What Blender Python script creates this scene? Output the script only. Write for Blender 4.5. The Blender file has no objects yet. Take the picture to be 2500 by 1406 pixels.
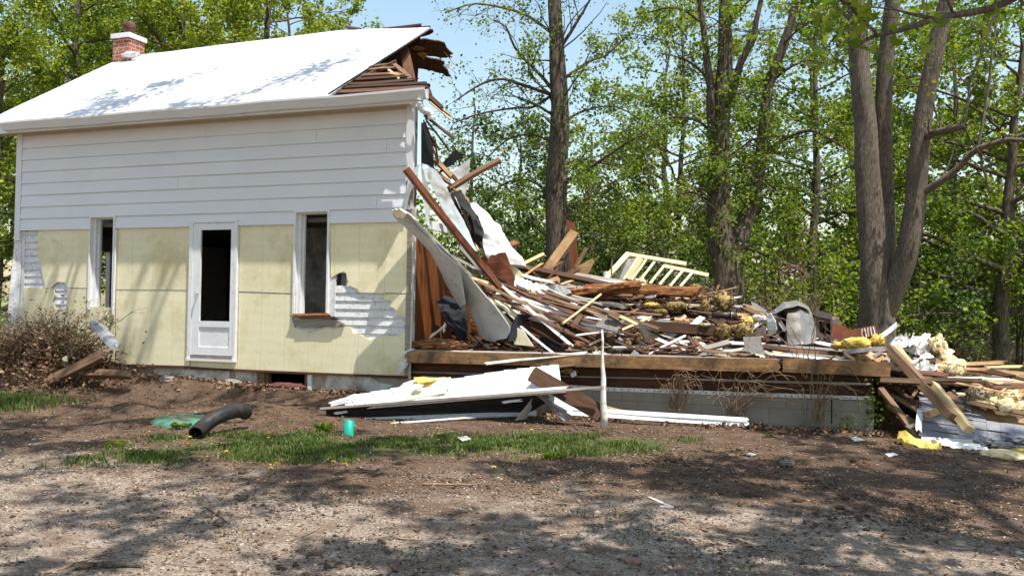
import bpy, bmesh, math, random
import numpy as np
from mathutils import Vector, Matrix, noise
from mathutils.geometry import tessellate_polygon

# ------------------------------------------------------------------ camera, sky, sun, exposure
scene = bpy.context.scene
PW, PH, FPX = 2500.0, 1406.0, 2160.0
CAM = np.array([5.5792, -11.0909, 1.6085])
YAW, PIT, ROL = -0.3540, 0.0224, 0.0141
_d = np.array([math.sin(YAW)*math.cos(PIT), math.cos(YAW)*math.cos(PIT), math.sin(PIT)])
_r0 = np.array([math.cos(YAW), -math.sin(YAW), 0.0])
_u0 = np.cross(_r0, _d)
_r = math.cos(ROL)*_r0 + math.sin(ROL)*_u0
_u = -math.sin(ROL)*_r0 + math.cos(ROL)*_u0
cam_data = bpy.data.cameras.new('camera')
cam = bpy.data.objects.new('camera', cam_data)
scene.collection.objects.link(cam)
cam.matrix_world = Matrix(((_r[0], _u[0], -_d[0], CAM[0]), (_r[1], _u[1], -_d[1], CAM[1]), (_r[2], _u[2], -_d[2], CAM[2]), (0, 0, 0, 1)))
cam_data.sensor_width = 36.0
cam_data.lens = FPX/PW*36.0
cam_data.clip_start = 0.1
cam_data.clip_end = 2000.0
scene.camera = cam

SUN = Vector((0.37, -0.205, 1.0)).normalized()
SUN_STRENGTH, SKY_STRENGTH, EXPOSURE = 4.9, 0.14, 0.56
world = bpy.data.worlds.new('World')
scene.world = world
world.use_nodes = True
wn = world.node_tree.nodes
sky = wn.new('ShaderNodeTexSky')
sky.sky_type = 'NISHITA'
sky.sun_disc = False
sky.sun_elevation = math.asin(SUN.z)
sky.sun_rotation = math.atan2(SUN.x, SUN.y)
sky.air_density = 1.7
sky.dust_density = 1.2
sky.ozone_density = 1.7
wn['Background'].inputs['Strength'].default_value = SKY_STRENGTH
world.node_tree.links.new(sky.outputs[0], wn['Background'].inputs['Color'])
sun_data = bpy.data.lights.new('sun', 'SUN')
sun_data.energy = SUN_STRENGTH
sun_data.angle = math.radians(0.53)
sun_data.color = (1.0, 0.955, 0.88)
sun = bpy.data.objects.new('sun', sun_data)
scene.collection.objects.link(sun)
sun.rotation_euler = SUN.to_track_quat('Z', 'Y').to_euler()
sun.location = (0, 0, 40)
vs = scene.view_settings
vs.view_transform = 'Standard'
vs.look = 'None'
vs.exposure = EXPOSURE
vs.gamma = 1.0
vs.use_curve_mapping = False
scene.cycles.max_bounces = 7
scene.cycles.transparent_max_bounces = 8
scene.cycles.caustics_reflective = False
scene.cycles.caustics_refractive = False

# ------------------------------------------------------------------ pixel -> point of the place
def ray(px, py):
    return _d + _r*(px-PW/2)/FPX + _u*(PH/2-py)/FPX
def at(px, py, y):
    v = ray(px, py); p = CAM + v*((y-CAM[1])/v[1]); return Vector(p)
def atx(px, py, x):
    v = ray(px, py); p = CAM + v*((x-CAM[0])/v[0]); return Vector(p)
def atz(px, py, z):
    v = ray(px, py); p = CAM + v*((z-CAM[2])/v[2]); return Vector(p)
def atd(px, py, dist):
    v = ray(px, py); return Vector(CAM + v*dist)
def atplane(px, py, p0, n):
    v = ray(px, py); n = np.array(n); return Vector(CAM + v*(np.dot(np.array(p0)-CAM, n)/np.dot(v, n)))
def depth(p):
    return float(np.dot(np.array(p)-CAM, _d))
def pxm(p):                                # metres of one photograph pixel at a point
    return depth(p)/FPX
def smooth(t):
    t = min(1.0, max(0.0, t)); return t*t*(3-2*t)

# ------------------------------------------------------------------ ground height
def _n(x, y, s, k=0.0):
    return noise.noise(Vector((x*s+k, y*s-k, k*1.7)))
def gz_base(x, y):
    t = smooth((y+7.5)/7.3)
    left = 1-smooth((x+0.8)/3.0)
    z = t*(0.215-0.045*left)+left*0.19*smooth((y+1.15)/0.95)
    if y > 6: z *= 1-smooth((y-6)/8)
    d2 = ((x+6.3)/1.3)**2 + ((y+0.55)/0.75)**2
    z += 0.42*math.exp(-d2)
    z += 0.07*math.exp(-(((x+3.9)/0.9)**2+((y+0.35)/0.4)**2))
    z += 0.03*math.exp(-(((x+2.1)/1.1)**2+((y+0.3)/0.35)**2))
    z += 0.17*math.exp(-(((x+1.75)/0.55)**2+((y+1.25)/0.40)**2))
    z += 0.14*math.exp(-(((x+3.1)/0.35)**2+((y+1.9)/0.30)**2))+0.07*math.exp(-(((x+4.3)/0.8)**2+((y+1.9)/0.35)**2))
    return z
def gz(x, y, fine=True):
    z = gz_base(x, y)
    if fine and -12 < x < 16 and -11 < y < 3:
        a = 0.5+0.5*_n(x, y, 0.45, 3.1)
        z += 0.035*_n(x, y, 0.9, 1.3) + 0.020*_n(x, y*1.6, 2.3, 5.7)
        r = _n(x, y, 6.0, 2.2); z += 0.016*a*r
        z += 0.012*a*abs(_n(x, y, 13.0, 9.1))
    return z
def ground_at(px, py, fine=False):
    v = ray(px, py); p = CAM.copy()
    t = 2.0
    for _ in range(4000):
        p = CAM+v*t
        if p[2] <= gz(p[0], p[1], fine): break
        t += 0.02
    return Vector(p)

# ------------------------------------------------------------------ materials
def _ramp(nt, fac, stops):
    r = nt.nodes.new('ShaderNodeValToRGB')
    els = r.color_ramp.elements
    while len(els) < len(stops): els.new(0.5)
    for e, (p, c) in zip(els, stops):
        e.position = p; e.color = (*c, 1)
    nt.links.new(fac, r.inputs[0]); return r.outputs[0]
def _mix(nt, fac, a, b, mode='MIX'):
    m = nt.nodes.new('ShaderNodeMix'); m.data_type = 'RGBA'; m.blend_type = mode
    for i, s in ((0, fac), (6, a), (7, b)):
        if isinstance(s, (int, float)): m.inputs[i].default_value = s
        elif isinstance(s, tuple): m.inputs[i].default_value = (*s, 1)
        else: nt.links.new(s, m.inputs[i])
    return m.outputs[2]
def _noise(nt, vec, scale, detail=5, rough=0.6, stretch=None, dist=0.0):
    if stretch:
        mp = nt.nodes.new('ShaderNodeMapping'); mp.inputs['Scale'].default_value = stretch
        nt.links.new(vec, mp.inputs[0]); vec = mp.outputs[0]
    n = nt.nodes.new('ShaderNodeTexNoise')
    n.inputs['Scale'].default_value = scale; n.inputs['Detail'].default_value = detail
    n.inputs['Roughness'].default_value = rough; n.inputs['Distortion'].default_value = dist
    nt.links.new(vec, n.inputs['Vector']); return n.outputs[0]
def _bump(nt, h, strength, dist, prev=None):
    b = nt.nodes.new('ShaderNodeBump'); b.inputs['Strength'].default_value = strength
    b.inputs['Distance'].default_value = dist; nt.links.new(h, b.inputs['Height'])
    if prev is not None: nt.links.new(prev, b.inputs['Normal'])
    return b.outputs[0]
M = {}
def mat(name, c1, c2, rough=0.8, scale=6, stretch=None, bump=0.3, bscale=None, bdist=0.004, spec=0.3, metal=0.0,
        rnd=0.0, dirt=None, dirt_scale=3, dirt_amt=0.5, dist=0.4, lo=0.3, hi=0.7, coord='Object'):
    m = bpy.data.materials.new(name); m.use_nodes = True; nt = m.node_tree
    bs = nt.nodes['Principled BSDF']
    tc = nt.nodes.new('ShaderNodeTexCoord'); vec = tc.outputs[coord]
    oi = None
    if rnd:
        oi = nt.nodes.new('ShaderNodeObjectInfo')
        add = nt.nodes.new('ShaderNodeVectorMath'); add.operation = 'MULTIPLY_ADD'
        nt.links.new(oi.outputs['Random'], add.inputs[0]); add.inputs[1].default_value = (37, 91, 53)
        nt.links.new(vec, add.inputs[2]); vec = add.outputs[0]
    n = _noise(nt, vec, scale, 6, 0.65, stretch, dist)
    col = _ramp(nt, n, [(lo, c1), (hi, c2)])
    if dirt:
        dn = _noise(nt, vec, dirt_scale, 8, 0.72, None, 0.1)
        f = _ramp(nt, dn, [(0.5-0.12+0.25*(0.5-dirt_amt), (0, 0, 0)), (0.5+0.12+0.25*(0.5-dirt_amt), (1, 1, 1))])
        col = _mix(nt, f, col, dirt)
    if rnd:
        hsv = nt.nodes.new('ShaderNodeHueSaturation')
        mr = nt.nodes.new('ShaderNodeMapRange'); nt.links.new(oi.outputs['Random'], mr.inputs[0])
        mr.inputs[3].default_value = 1-rnd; mr.inputs[4].default_value = 1+rnd
        nt.links.new(mr.outputs[0], hsv.inputs['Value']); nt.links.new(col, hsv.inputs['Color']); col = hsv.outputs[0]
    nt.links.new(col, bs.inputs['Base Color'])
    bs.inputs['Roughness'].default_value = rough; bs.inputs['Metallic'].default_value = metal
    bs.inputs['Specular IOR Level'].default_value = spec
    if bump:
        bn = n if bscale is None else _noise(nt, vec, bscale, 5, 0.7, stretch)
        nt.links.new(_bump(nt, bn, bump, bdist), bs.inputs['Normal'])
    M[name] = m; return m
W_ = (1.2, 22, 22)
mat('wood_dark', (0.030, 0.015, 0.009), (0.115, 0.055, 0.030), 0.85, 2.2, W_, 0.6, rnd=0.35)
mat('wood_red', (0.045, 0.020, 0.013), (0.19, 0.088, 0.052), 0.75, 2.2, W_, 0.5, rnd=0.3)
mat('wood_russet', (0.085, 0.028, 0.014), (0.30, 0.105, 0.050), 0.75, 2.2, W_, 0.5, rnd=0.1)
mat('wood_brown', (0.085, 0.045, 0.025), (0.27, 0.165, 0.095), 0.8, 2.2, W_, 0.5, rnd=0.3)
mat('wood_tan', (0.34, 0.19, 0.085), (0.58, 0.37, 0.19), 0.75, 1.8, W_, 0.4, rnd=0.2, dirt=(0.16, 0.08, 0.04), dirt_scale=2.0, dirt_amt=0.25)
mat('wood_pine', (0.50, 0.34, 0.16), (0.72, 0.55, 0.31), 0.7, 1.6, W_, 0.3, rnd=0.15)
mat('wood_grey', (0.16, 0.135, 0.115), (0.40, 0.35, 0.30), 0.9, 2.4, W_, 0.7, rnd=0.25)
mat('wood_rotten', (0.13, 0.045, 0.018), (0.42, 0.19, 0.075), 0.95, 3.0, (2.5, 16, 16), 1.0, bdist=0.02, rnd=0.15)
mat('wood_orange', (0.095, 0.030, 0.009), (0.22, 0.075, 0.020), 0.5, 1.5, (16, 16, 0.9), 0.15)
mat('wood_white', (0.55, 0.53, 0.50), (0.82, 0.81, 0.79), 0.6, 3.0, W_, 0.3, rnd=0.1, dirt=(0.33, 0.27, 0.21), dirt_scale=4, dirt_amt=0.2)
mat('beam_tan', (0.24, 0.120, 0.048), (0.48, 0.275, 0.120), 0.8, 1.8, (1.0, 18, 18), 0.4, dirt=(0.11, 0.065, 0.038), dirt_scale=4.5, dirt_amt=0.5)
mat('rim_brown', (0.060, 0.022, 0.012), (0.125, 0.050, 0.026), 0.8, 2.0, (1.0, 10, 10), 0.3, dirt=(0.04, 0.02, 0.012), dirt_amt=0.3)
mat('siding_white', (0.69, 0.71, 0.755), (0.74, 0.76, 0.80), 0.45, 2.0, None, 0.05, bscale=120, bdist=0.001)
mat('frieze', (0.47, 0.41, 0.30), (0.53, 0.47, 0.36), 0.6, 2.0, None, 0.05)
mat('paint_white', (0.70, 0.71, 0.73), (0.80, 0.80, 0.81), 0.5, 5.0, None, 0.1, dirt=(0.42, 0.38, 0.33), dirt_scale=16, dirt_amt=-0.22)
mat('paint_old', (0.62, 0.62, 0.64), (0.78, 0.78, 0.80), 0.7, 8.0, (1, 1, 6), 0.3, dirt=(0.30, 0.25, 0.21), dirt_scale=22, dirt_amt=0.0)
mat('metal_white', (0.66, 0.67, 0.68), (0.80, 0.81, 0.82), 0.32, 3.0, None, 0.08, dirt=(0.42, 0.39, 0.36), dirt_scale=14, dirt_amt=-0.08, spec=0.5)
mat('metal_bare', (0.62, 0.64, 0.67), (0.80, 0.82, 0.85), 0.30, 4.0, None, 0.08, metal=0.55, spec=0.5)
mat('metal_grey', (0.42, 0.42, 0.42), (0.58, 0.58, 0.57), 0.5, 2.5, None, 0.1, spec=0.4, dirt=(0.28, 0.25, 0.22), dirt_scale=7, dirt_amt=-0.05)
mat('metal_zinc', (0.17, 0.175, 0.185), (0.40, 0.40, 0.40), 0.45, 3.5, None, 0.12, metal=0.35, dirt=(0.22, 0.15, 0.09), dirt_scale=3.5, dirt_amt=0.32)
mat('gutter_grey', (0.60, 0.62, 0.64), (0.70, 0.71, 0.72), 0.45, 3.0, (1, 6, 6), 0.05)
mat('tar_paper', (0.010, 0.010, 0.011), (0.032, 0.031, 0.031), 0.75, 6.0, None, 0.3)
mat('navy_sheet', (0.006, 0.007, 0.011), (0.015, 0.017, 0.024), 0.75, 4.0, None, 0.1)
mat('plaster', (0.56, 0.54, 0.50), (0.72, 0.71, 0.68), 0.9, 5.0, None, 0.5, bscale=30, bdist=0.01, dirt=(0.20, 0.16, 0.13), dirt_scale=2.2, dirt_amt=0.35)
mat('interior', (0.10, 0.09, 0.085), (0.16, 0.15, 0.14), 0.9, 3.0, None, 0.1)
mat('yellow_foam', (0.79, 0.705, 0.465), (0.85, 0.785, 0.56), 0.8, 1.2, None, 0.06, rnd=0.04, dirt=(0.58, 0.49, 0.25), dirt_scale=1.6, dirt_amt=0.0)
def _foam_marks():
    nt = M['yellow_foam'].node_tree; bs = nt.nodes['Principled BSDF']; src = bs.inputs['Base Color'].links[0].from_socket
    tc = nt.nodes.new('ShaderNodeTexCoord'); sep = nt.nodes.new('ShaderNodeSeparateXYZ'); nt.links.new(tc.outputs['Object'], sep.inputs[0])
    cb = nt.nodes.new('ShaderNodeCombineXYZ'); nt.links.new(sep.outputs[0], cb.inputs[0]); nt.links.new(sep.outputs[2], cb.inputs[1])
    vo = nt.nodes.new('ShaderNodeTexVoronoi'); vo.voronoi_dimensions = '2D'; vo.inputs['Scale'].default_value = 4.6; vo.inputs['Randomness'].default_value = 0.75
    nt.links.new(cb.outputs[0], vo.inputs['Vector'])
    col = _mix(nt, _ramp(nt, vo.outputs['Distance'], [(0.018, (0.8, 0.8, 0.8)), (0.032, (0, 0, 0))]), src, (0.16, 0.11, 0.05))
    f = nt.nodes.new('ShaderNodeMath'); f.operation = 'PINGPONG'; nt.links.new(sep.outputs[0], f.inputs[0]); f.inputs[1].default_value = 0.205
    col = _mix(nt, _ramp(nt, f.outputs[0], [(0.003, (0.55, 0.55, 0.55)), (0.006, (0, 0, 0))]), col, (0.60, 0.52, 0.27))
    f2 = nt.nodes.new('ShaderNodeTexWave'); f2.bands_direction = 'Y'; f2.inputs['Scale'].default_value = 2.2; f2.inputs['Distortion'].default_value = 2.0; f2.inputs['Detail'].default_value = 2
    nt.links.new(cb.outputs[0], f2.inputs['Vector']); mr = nt.nodes.new('ShaderNodeMath'); mr.operation = 'MULTIPLY'; nt.links.new(f2.outputs['Fac'], mr.inputs[0]); mr.inputs[1].default_value = 0.22
    col = _mix(nt, mr.outputs[0], col, (0.66, 0.63, 0.42))
    nt.links.new(col, bs.inputs['Base Color'])
_foam_marks()
mat('insul_yellow', (0.64, 0.42, 0.07), (0.93, 0.70, 0.22), 0.95, 5.0, None, 0.9, bscale=45, bdist=0.02, rnd=0.12)
mat('insul_cream', (0.70, 0.50, 0.23), (0.93, 0.79, 0.52), 0.95, 5.0, None, 0.9, bscale=40, bdist=0.02, rnd=0.12)
mat('insul_pale', (0.32, 0.25, 0.155), (0.62, 0.52, 0.37), 0.95, 5.0, None, 0.9, bscale=40, bdist=0.02, rnd=0.12)
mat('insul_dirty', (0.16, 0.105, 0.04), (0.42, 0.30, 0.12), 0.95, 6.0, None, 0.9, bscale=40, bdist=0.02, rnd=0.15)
mat('foil', (0.55, 0.54, 0.53), (0.80, 0.79, 0.77), 0.32, 8.0, None, 0.6, bscale=22, bdist=0.02, metal=0.35, dirt=(0.55, 0.44, 0.28), dirt_scale=7, dirt_amt=0.1)
mat('paper_white', (0.62, 0.60, 0.56), (0.82, 0.81, 0.78), 0.9, 10.0, None, 0.4)
mat('asphalt_scrap', (0.10, 0.09, 0.085), (0.24, 0.215, 0.20), 0.95, 30.0, None, 0.6, rnd=0.2, bscale=150)
mat('clay_dark', (0.12, 0.05, 0.035), (0.24, 0.10, 0.07), 0.85, 9.0, None, 0.3, dirt=(0.03, 0.022, 0.02), dirt_scale=7, dirt_amt=0.4)
mat('clay_tile', (0.24, 0.075, 0.045), (0.38, 0.13, 0.08), 0.8, 6.0, None, 0.3)
mat('block_dark', (0.09, 0.06, 0.05), (0.20, 0.15, 0.13), 0.95, 8.0, None, 0.6)
mat('black_plastic', (0.012, 0.012, 0.013), (0.035, 0.034, 0.033), 0.38, 8.0, None, 0.1, dirt=(0.09, 0.07, 0.05), dirt_scale=3.5, dirt_amt=0.25)
mat('teal_plastic', (0.0, 0.30, 0.24), (0.01, 0.38, 0.30), 0.45, 4.0, None, 0.05)
mat('lid_green', (0.04, 0.17, 0.11), (0.08, 0.26, 0.17), 0.6, 5.0, None, 0.1, dirt=(0.24, 0.16, 0.10), dirt_scale=6, dirt_amt=0.25)
mat('pole_white', (0.72, 0.71, 0.69), (0.84, 0.83, 0.81), 0.5, 6.0, (6, 6, 1), 0.1, dirt=(0.35, 0.22, 0.14), dirt_scale=7, dirt_amt=0.1)
mat('bark_brown', (0.030, 0.022, 0.015), (0.19, 0.148, 0.105), 0.95, 3.0, lo=0.36, hi=0.64, stretch=(11, 11, 1.6), bump=1.0, bdist=0.03)
mat('bark_grey', (0.055, 0.042, 0.031), (0.25, 0.20, 0.153), 0.95, 3.0, (17, 17, 3.2), 1.0, lo=0.36, hi=0.66, bdist=0.02, dirt=(0.10, 0.085, 0.06), dirt_scale=1.6, dirt_amt=0.2)
mat('twig_dry', (0.16, 0.10, 0.06), (0.34, 0.24, 0.15), 0.9, 10.0, None, 0.3)
mat('stone', (0.20, 0.165, 0.13), (0.36, 0.31, 0.26), 0.9, 7.0, None, 0.5, bscale=30, rnd=0.3)
mat('stone_red', (0.18, 0.10, 0.085), (0.28, 0.17, 0.14), 0.9, 7.0, None, 0.4)
mat('carpet_red', (0.10, 0.035, 0.03), (0.17, 0.06, 0.05), 0.95, 20.0, None, 0.4)
mat('clear_plastic', (0.16, 0.17, 0.18), (0.34, 0.36, 0.38), 0.15, 3.0, None, 0.1, spec=0.7)
mat('dandelion', (0.80, 0.52, 0.01), (0.90, 0.66, 0.03), 0.8, 20.0, None, 0.2)
mat('violet', (0.20, 0.08, 0.42), (0.30, 0.14, 0.55), 0.8, 20.0, None, 0.2)
mat('gap_shade_mass', (0.018, 0.012, 0.009), (0.075, 0.045, 0.030), 0.95, 7.0, None, 0.8, bdist=0.02)  # rubble core; near black so gaps between the boards read as shade
mat('wood_deck', (0.10, 0.080, 0.066), (0.28, 0.235, 0.20), 0.9, 2.4, (1.0, 14, 14), 0.7, dirt=(0.06, 0.04, 0.03), dirt_scale=3, dirt_amt=0.4)

def leaf_mat(name, cols, transl=0.35, rough=0.55):
    m = bpy.data.materials.new(name); m.use_nodes = True; nt = m.node_tree
    bs = nt.nodes['Principled BSDF']; out = nt.nodes['Material Output']
    g = nt.nodes.new('ShaderNodeNewGeometry')
    col = _ramp(nt, g.outputs['Random Per Island'], [(i/(max(1, len(cols)-1)), c) for i, c in enumerate(cols)])
    nt.links.new(col, bs.inputs['Base Color']); bs.inputs['Roughness'].default_value = rough
    bs.inputs['Specular IOR Level'].default_value = 0.3
    if transl:
        tr = nt.nodes.new('ShaderNodeBsdfTranslucent')
        tcol = _mix(nt, 1.0, col, (1.35, 1.30, 0.55), 'MULTIPLY')
        nt.links.new(tcol, tr.inputs['Color'])
        mx = nt.nodes.new('ShaderNodeMixShader'); mx.inputs[0].default_value = transl
        nt.links.new(bs.outputs[0], mx.inputs[1]); nt.links.new(tr.outputs[0], mx.inputs[2])
        nt.links.new(mx.outputs[0], out.inputs['Surface'])
    M[name] = m
leaf_mat('leaf_bright', [(0.12, 0.18, 0.022), (0.22, 0.28, 0.034), (0.34, 0.38, 0.055)], 0.45)
leaf_mat('leaf_green', [(0.050, 0.100, 0.016), (0.130, 0.200, 0.026), (0.28, 0.34, 0.045)], 0.5)
leaf_mat('leaf_dark', [(0.028, 0.060, 0.015), (0.060, 0.115, 0.022), (0.13, 0.19, 0.034)], 0.35)
leaf_mat('leaf_maple', [(0.09, 0.14, 0.018), (0.20, 0.25, 0.028), (0.32, 0.30, 0.040)], 0.5)
leaf_mat('leaf_spray', [(0.10, 0.17, 0.02), (0.17, 0.24, 0.03), (0.27, 0.30, 0.04)], 0.5)
leaf_mat('leaf_grey', [(0.10, 0.12, 0.06), (0.20, 0.22, 0.12), (0.30, 0.31, 0.20)], 0.3)
leaf_mat('leaf_spruce', [(0.030, 0.050, 0.025), (0.06, 0.085, 0.035), (0.10, 0.10, 0.05)], 0.1)
leaf_mat('leaf_pink', [(0.34, 0.15, 0.25), (0.48, 0.25, 0.36), (0.30, 0.14, 0.22)], 0.3)
leaf_mat('leaf_cedar', [(0.030, 0.042, 0.010), (0.070, 0.080, 0.020), (0.15, 0.11, 0.04)], 0.1)
leaf_mat('leaf_dry', [(0.07, 0.038, 0.022), (0.16, 0.09, 0.05), (0.30, 0.20, 0.12)], 0.0, 0.9)
leaf_mat('grass_blade', [(0.045, 0.095, 0.014), (0.085, 0.15, 0.022), (0.21, 0.20, 0.075)], 0.3)
leaf_mat('grass_far', [(0.12, 0.19, 0.03), (0.20, 0.26, 0.05), (0.30, 0.30, 0.10)], 0.3)
leaf_mat('chips', [(0.06, 0.035, 0.022), (0.17, 0.105, 0.064), (0.27, 0.19, 0.125), (0.40, 0.32, 0.235)], 0.0, 0.95)
leaf_mat('pebbles', [(0.14, 0.105, 0.082), (0.27, 0.215, 0.17), (0.47, 0.40, 0.33)], 0.0, 0.95)
leaf_mat('clods', [(0.055, 0.033, 0.021), (0.10, 0.062, 0.040), (0.17, 0.11, 0.072)], 0.0, 0.95)
leaf_mat('splinters', [(0.03, 0.015, 0.009), (0.10, 0.045, 0.024), (0.07, 0.03, 0.016), (0.26, 0.14, 0.07), (0.09, 0.04, 0.02), (0.13, 0.10, 0.08), (0.48, 0.38, 0.26)], 0.0, 0.9)

# ------------------------------------------------------------------ objects
def tag(o, label=None, cat=None, group=None, kind=None):
    if label: o['label'] = label
    if cat: o['category'] = cat
    if group: o['group'] = group
    if kind: o['kind'] = kind
    return o
def link(o, parent=None):
    scene.collection.objects.link(o)
    if parent is not None: o.parent = parent
    return o
def empty(name, loc, label, cat, group=None):
    o = bpy.data.objects.new(name, None); o.location = loc; o.empty_display_size = 0.2
    link(o); return tag(o, label, cat, group)
def mesh_obj(name, verts, faces, m, parent=None, smooth_=False, mats=None, fm=None, world=True):
    me = bpy.data.meshes.new(name)
    if parent is not None and world:
        pl = Vector(parent.location); pp = parent.parent
        while pp is not None: pl = pl + Vector(pp.location); pp = pp.parent
        verts = [Vector(v)-pl for v in verts]
    me.from_pydata([tuple(v) for v in verts], [], faces)
    for mm in (mats or [m]): me.materials.append(M[mm] if isinstance(mm, str) else mm)
    if fm: me.polygons.foreach_set('material_index', fm)
    if smooth_: me.polygons.foreach_set('use_smooth', [True]*len(me.polygons))
    me.update()
    o = bpy.data.objects.new(name, me)
    return link(o, parent)
def np_obj(name, V, F, m, parent=None, smooth_=False):
    """V (n,3) array, F (k,3|4) int array"""
    me = bpy.data.meshes.new(name)
    V = np.asarray(V, dtype=np.float32)
    if parent is not None: V = V-np.array(parent.location, dtype=np.float32)
    k, s = F.shape
    me.vertices.add(len(V)); me.vertices.foreach_set('co', V.ravel())
    me.loops.add(k*s); me.loops.foreach_set('vertex_index', F.astype(np.int32).ravel())
    me.polygons.add(k); me.polygons.foreach_set('loop_start', np.arange(0, k*s, s, dtype=np.int32))
    me.polygons.foreach_set('loop_total', np.full(k, s, dtype=np.int32))
    if smooth_: me.polygons.foreach_set('use_smooth', np.ones(k, dtype=bool))
    me.materials.append(M[m]); me.update(calc_edges=True); me.validate()
    return link(bpy.data.objects.new(name, me), parent)
class MB:
    def __init__(s): s.v = []; s.f = []
    def add(s, vs, fs):
        b = len(s.v); s.v += [Vector(v) for v in vs]; s.f += [tuple(b+i for i in f) for f in fs]; return s
    def box(s, x0, x1, y0, y1, z0, z1):
        return s.add([(x0, y0, z0), (x1, y0, z0), (x1, y1, z0), (x0, y1, z0), (x0, y0, z1), (x1, y0, z1), (x1, y1, z1), (x0, y1, z1)],
                     [(3, 2, 1, 0), (4, 5, 6, 7), (0, 1, 5, 4), (1, 2, 6, 5), (2, 3, 7, 6), (3, 0, 4, 7)])
    def bar(s, a, b, w, t, n=None):
        a, b = Vector(a), Vector(b); x = (b-a).normalized()
        n = Vector(n or (0.1, -0.8, 0.5)); n = (n-x*n.dot(x)).normalized(); y = n.cross(x)
        vs = []
        for p in (a, b):
            for sy, sz in ((-1, -1), (1, -1), (1, 1), (-1, 1)): vs.append(p+y*(sy*w/2)+n*(sz*t/2))
        return s.add(vs, [(3, 2, 1, 0), (4, 5, 6, 7), (0, 1, 5, 4), (1, 2, 6, 5), (2, 3, 7, 6), (3, 0, 4, 7)])
    def prism(s, pts, off):
        """polygon pts extruded by off"""
        n = len(pts); off = Vector(off)
        a = [Vector(p) for p in pts]; b = [p+off for p in a]
        return s.add(a+b, [tuple(range(n-1, -1, -1)), tuple(range(n, 2*n))]+[(i, (i+1) % n, n+(i+1) % n, n+i) for i in range(n)])
    def tube(s, pts, rad, sides=8, cap=True):
        pts = [Vector(p) for p in pts]; n = len(pts)
        rad = rad if isinstance(rad, (list, tuple)) else [rad]*n
        vs = []; up = Vector((0.13, 0.31, 0.94))
        for i, p in enumerate(pts):
            t = (pts[min(i+1, n-1)]-pts[max(i-1, 0)]).normalized()
            a = t.cross(up if abs(t.dot(up)) < 0.95 else Vector((1, 0, 0))).normalized(); b = t.cross(a)
            for k in range(sides):
                an = 2*math.pi*k/sides; vs.append(p+(a*math.cos(an)+b*math.sin(an))*rad[i])
        fs = [(i*sides+k, i*sides+(k+1) % sides, (i+1)*sides+(k+1) % sides, (i+1)*sides+k) for i in range(n-1) for k in range(sides)]
        if cap: fs += [tuple(range(sides-1, -1, -1)), tuple((n-1)*sides+k for k in range(sides))]
        return s.add(vs, fs)
    def build(s, name, m, parent=None, smooth_=False):
        return mesh_obj(name, s.v, s.f, m, parent, smooth_)

RND = random.Random(11)
def plank(name, a, b, w, t, m, label=None, cat='board', group=None, n=None, jag=(0.04, 0.04), warp=0.01, parent=None, taper=1.0):
    """one board from a to b, wide face towards n, splintered ends; its grain runs along it"""
    a, b = Vector(a), Vector(b); L = (b-a).length; x = (b-a)/L
    n = Vector(n or (0.15, -0.75, 0.65)); n = (n-x*n.dot(x))
    n = n.normalized() if n.length > 1e-4 else x.orthogonal().normalized()
    y = n.cross(x)
    k = 5 if w > 0.05 else 3
    N = max(2, min(8, int(L/0.2)))
    r = RND
    e0 = [r.uniform(-1, 1)*jag[0] for _ in range(k+1)]; e1 = [r.uniform(-1, 1)*jag[1] for _ in range(k+1)]
    ph = r.uniform(0, 6); wy = r.uniform(-1, 1)*warp; wz = r.uniform(-1, 1)*warp
    vs = []
    for side in (-1, 1):
        for i in range(N+1):
            f = i/N
            for j in range(k+1):
                g = j/k-0.5
                px = f*L
                if i == 0: px -= e0[j]
                if i == N: px += e1[j]
                tw = 1-(1-taper)*f
                vs.append((px, g*w*tw+wy*math.sin(f*3.14)*1.0, side*t/2+wz*math.sin(f*3.14+0.3*ph)+wz*0.5*math.sin(f*6+ph)*g))
    S = (N+1)*(k+1); fs = []
    for i in range(N):
        for j in range(k):
            q = i*(k+1)+j
            fs.append((q, q+k+1, q+k+2, q+1)); fs.append((S+q, S+q+1, S+q+k+2, S+q+k+1))
    for i in range(N):
        q = i*(k+1); fs.append((q, S+q, S+q+k+1, q+k+1))
        q += k; fs.append((q, q+k+1, S+q+k+1, S+q))
    for j in range(k):
        fs.append((j, j+1, S+j+1, S+j)); q = N*(k+1)+j; fs.append((q, S+q, S+q+1, q+1))
    o = mesh_obj(name, vs, fs, m, None)
    mw = Matrix(((x.x, y.x, n.x, a.x), (x.y, y.y, n.y, a.y), (x.z, y.z, n.z, a.z), (0, 0, 0, 1)))
    if parent is not None:
        o.parent = parent; o.matrix_local = Matrix.Translation(-Vector(parent.location)) @ mw
    else: o.matrix_world = mw
    if label: tag(o, label, cat, group)
    return o
def B(label, p, q, w, m, name='board', cat='board', t=None, **kw):
    """a board by its two ends (photo x, photo y, depth y), width in photo pixels"""
    a, b = at(*p), at(*q); wm = w*pxm((a+b)/2)
    return plank(name, a, b, wm, t or max(0.012, min(0.04, wm*0.45)), m, label, cat, **kw)
def Q(pts, y=None):
    return [at(p[0], p[1], p[2] if len(p) > 2 else y) for p in pts]
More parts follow.
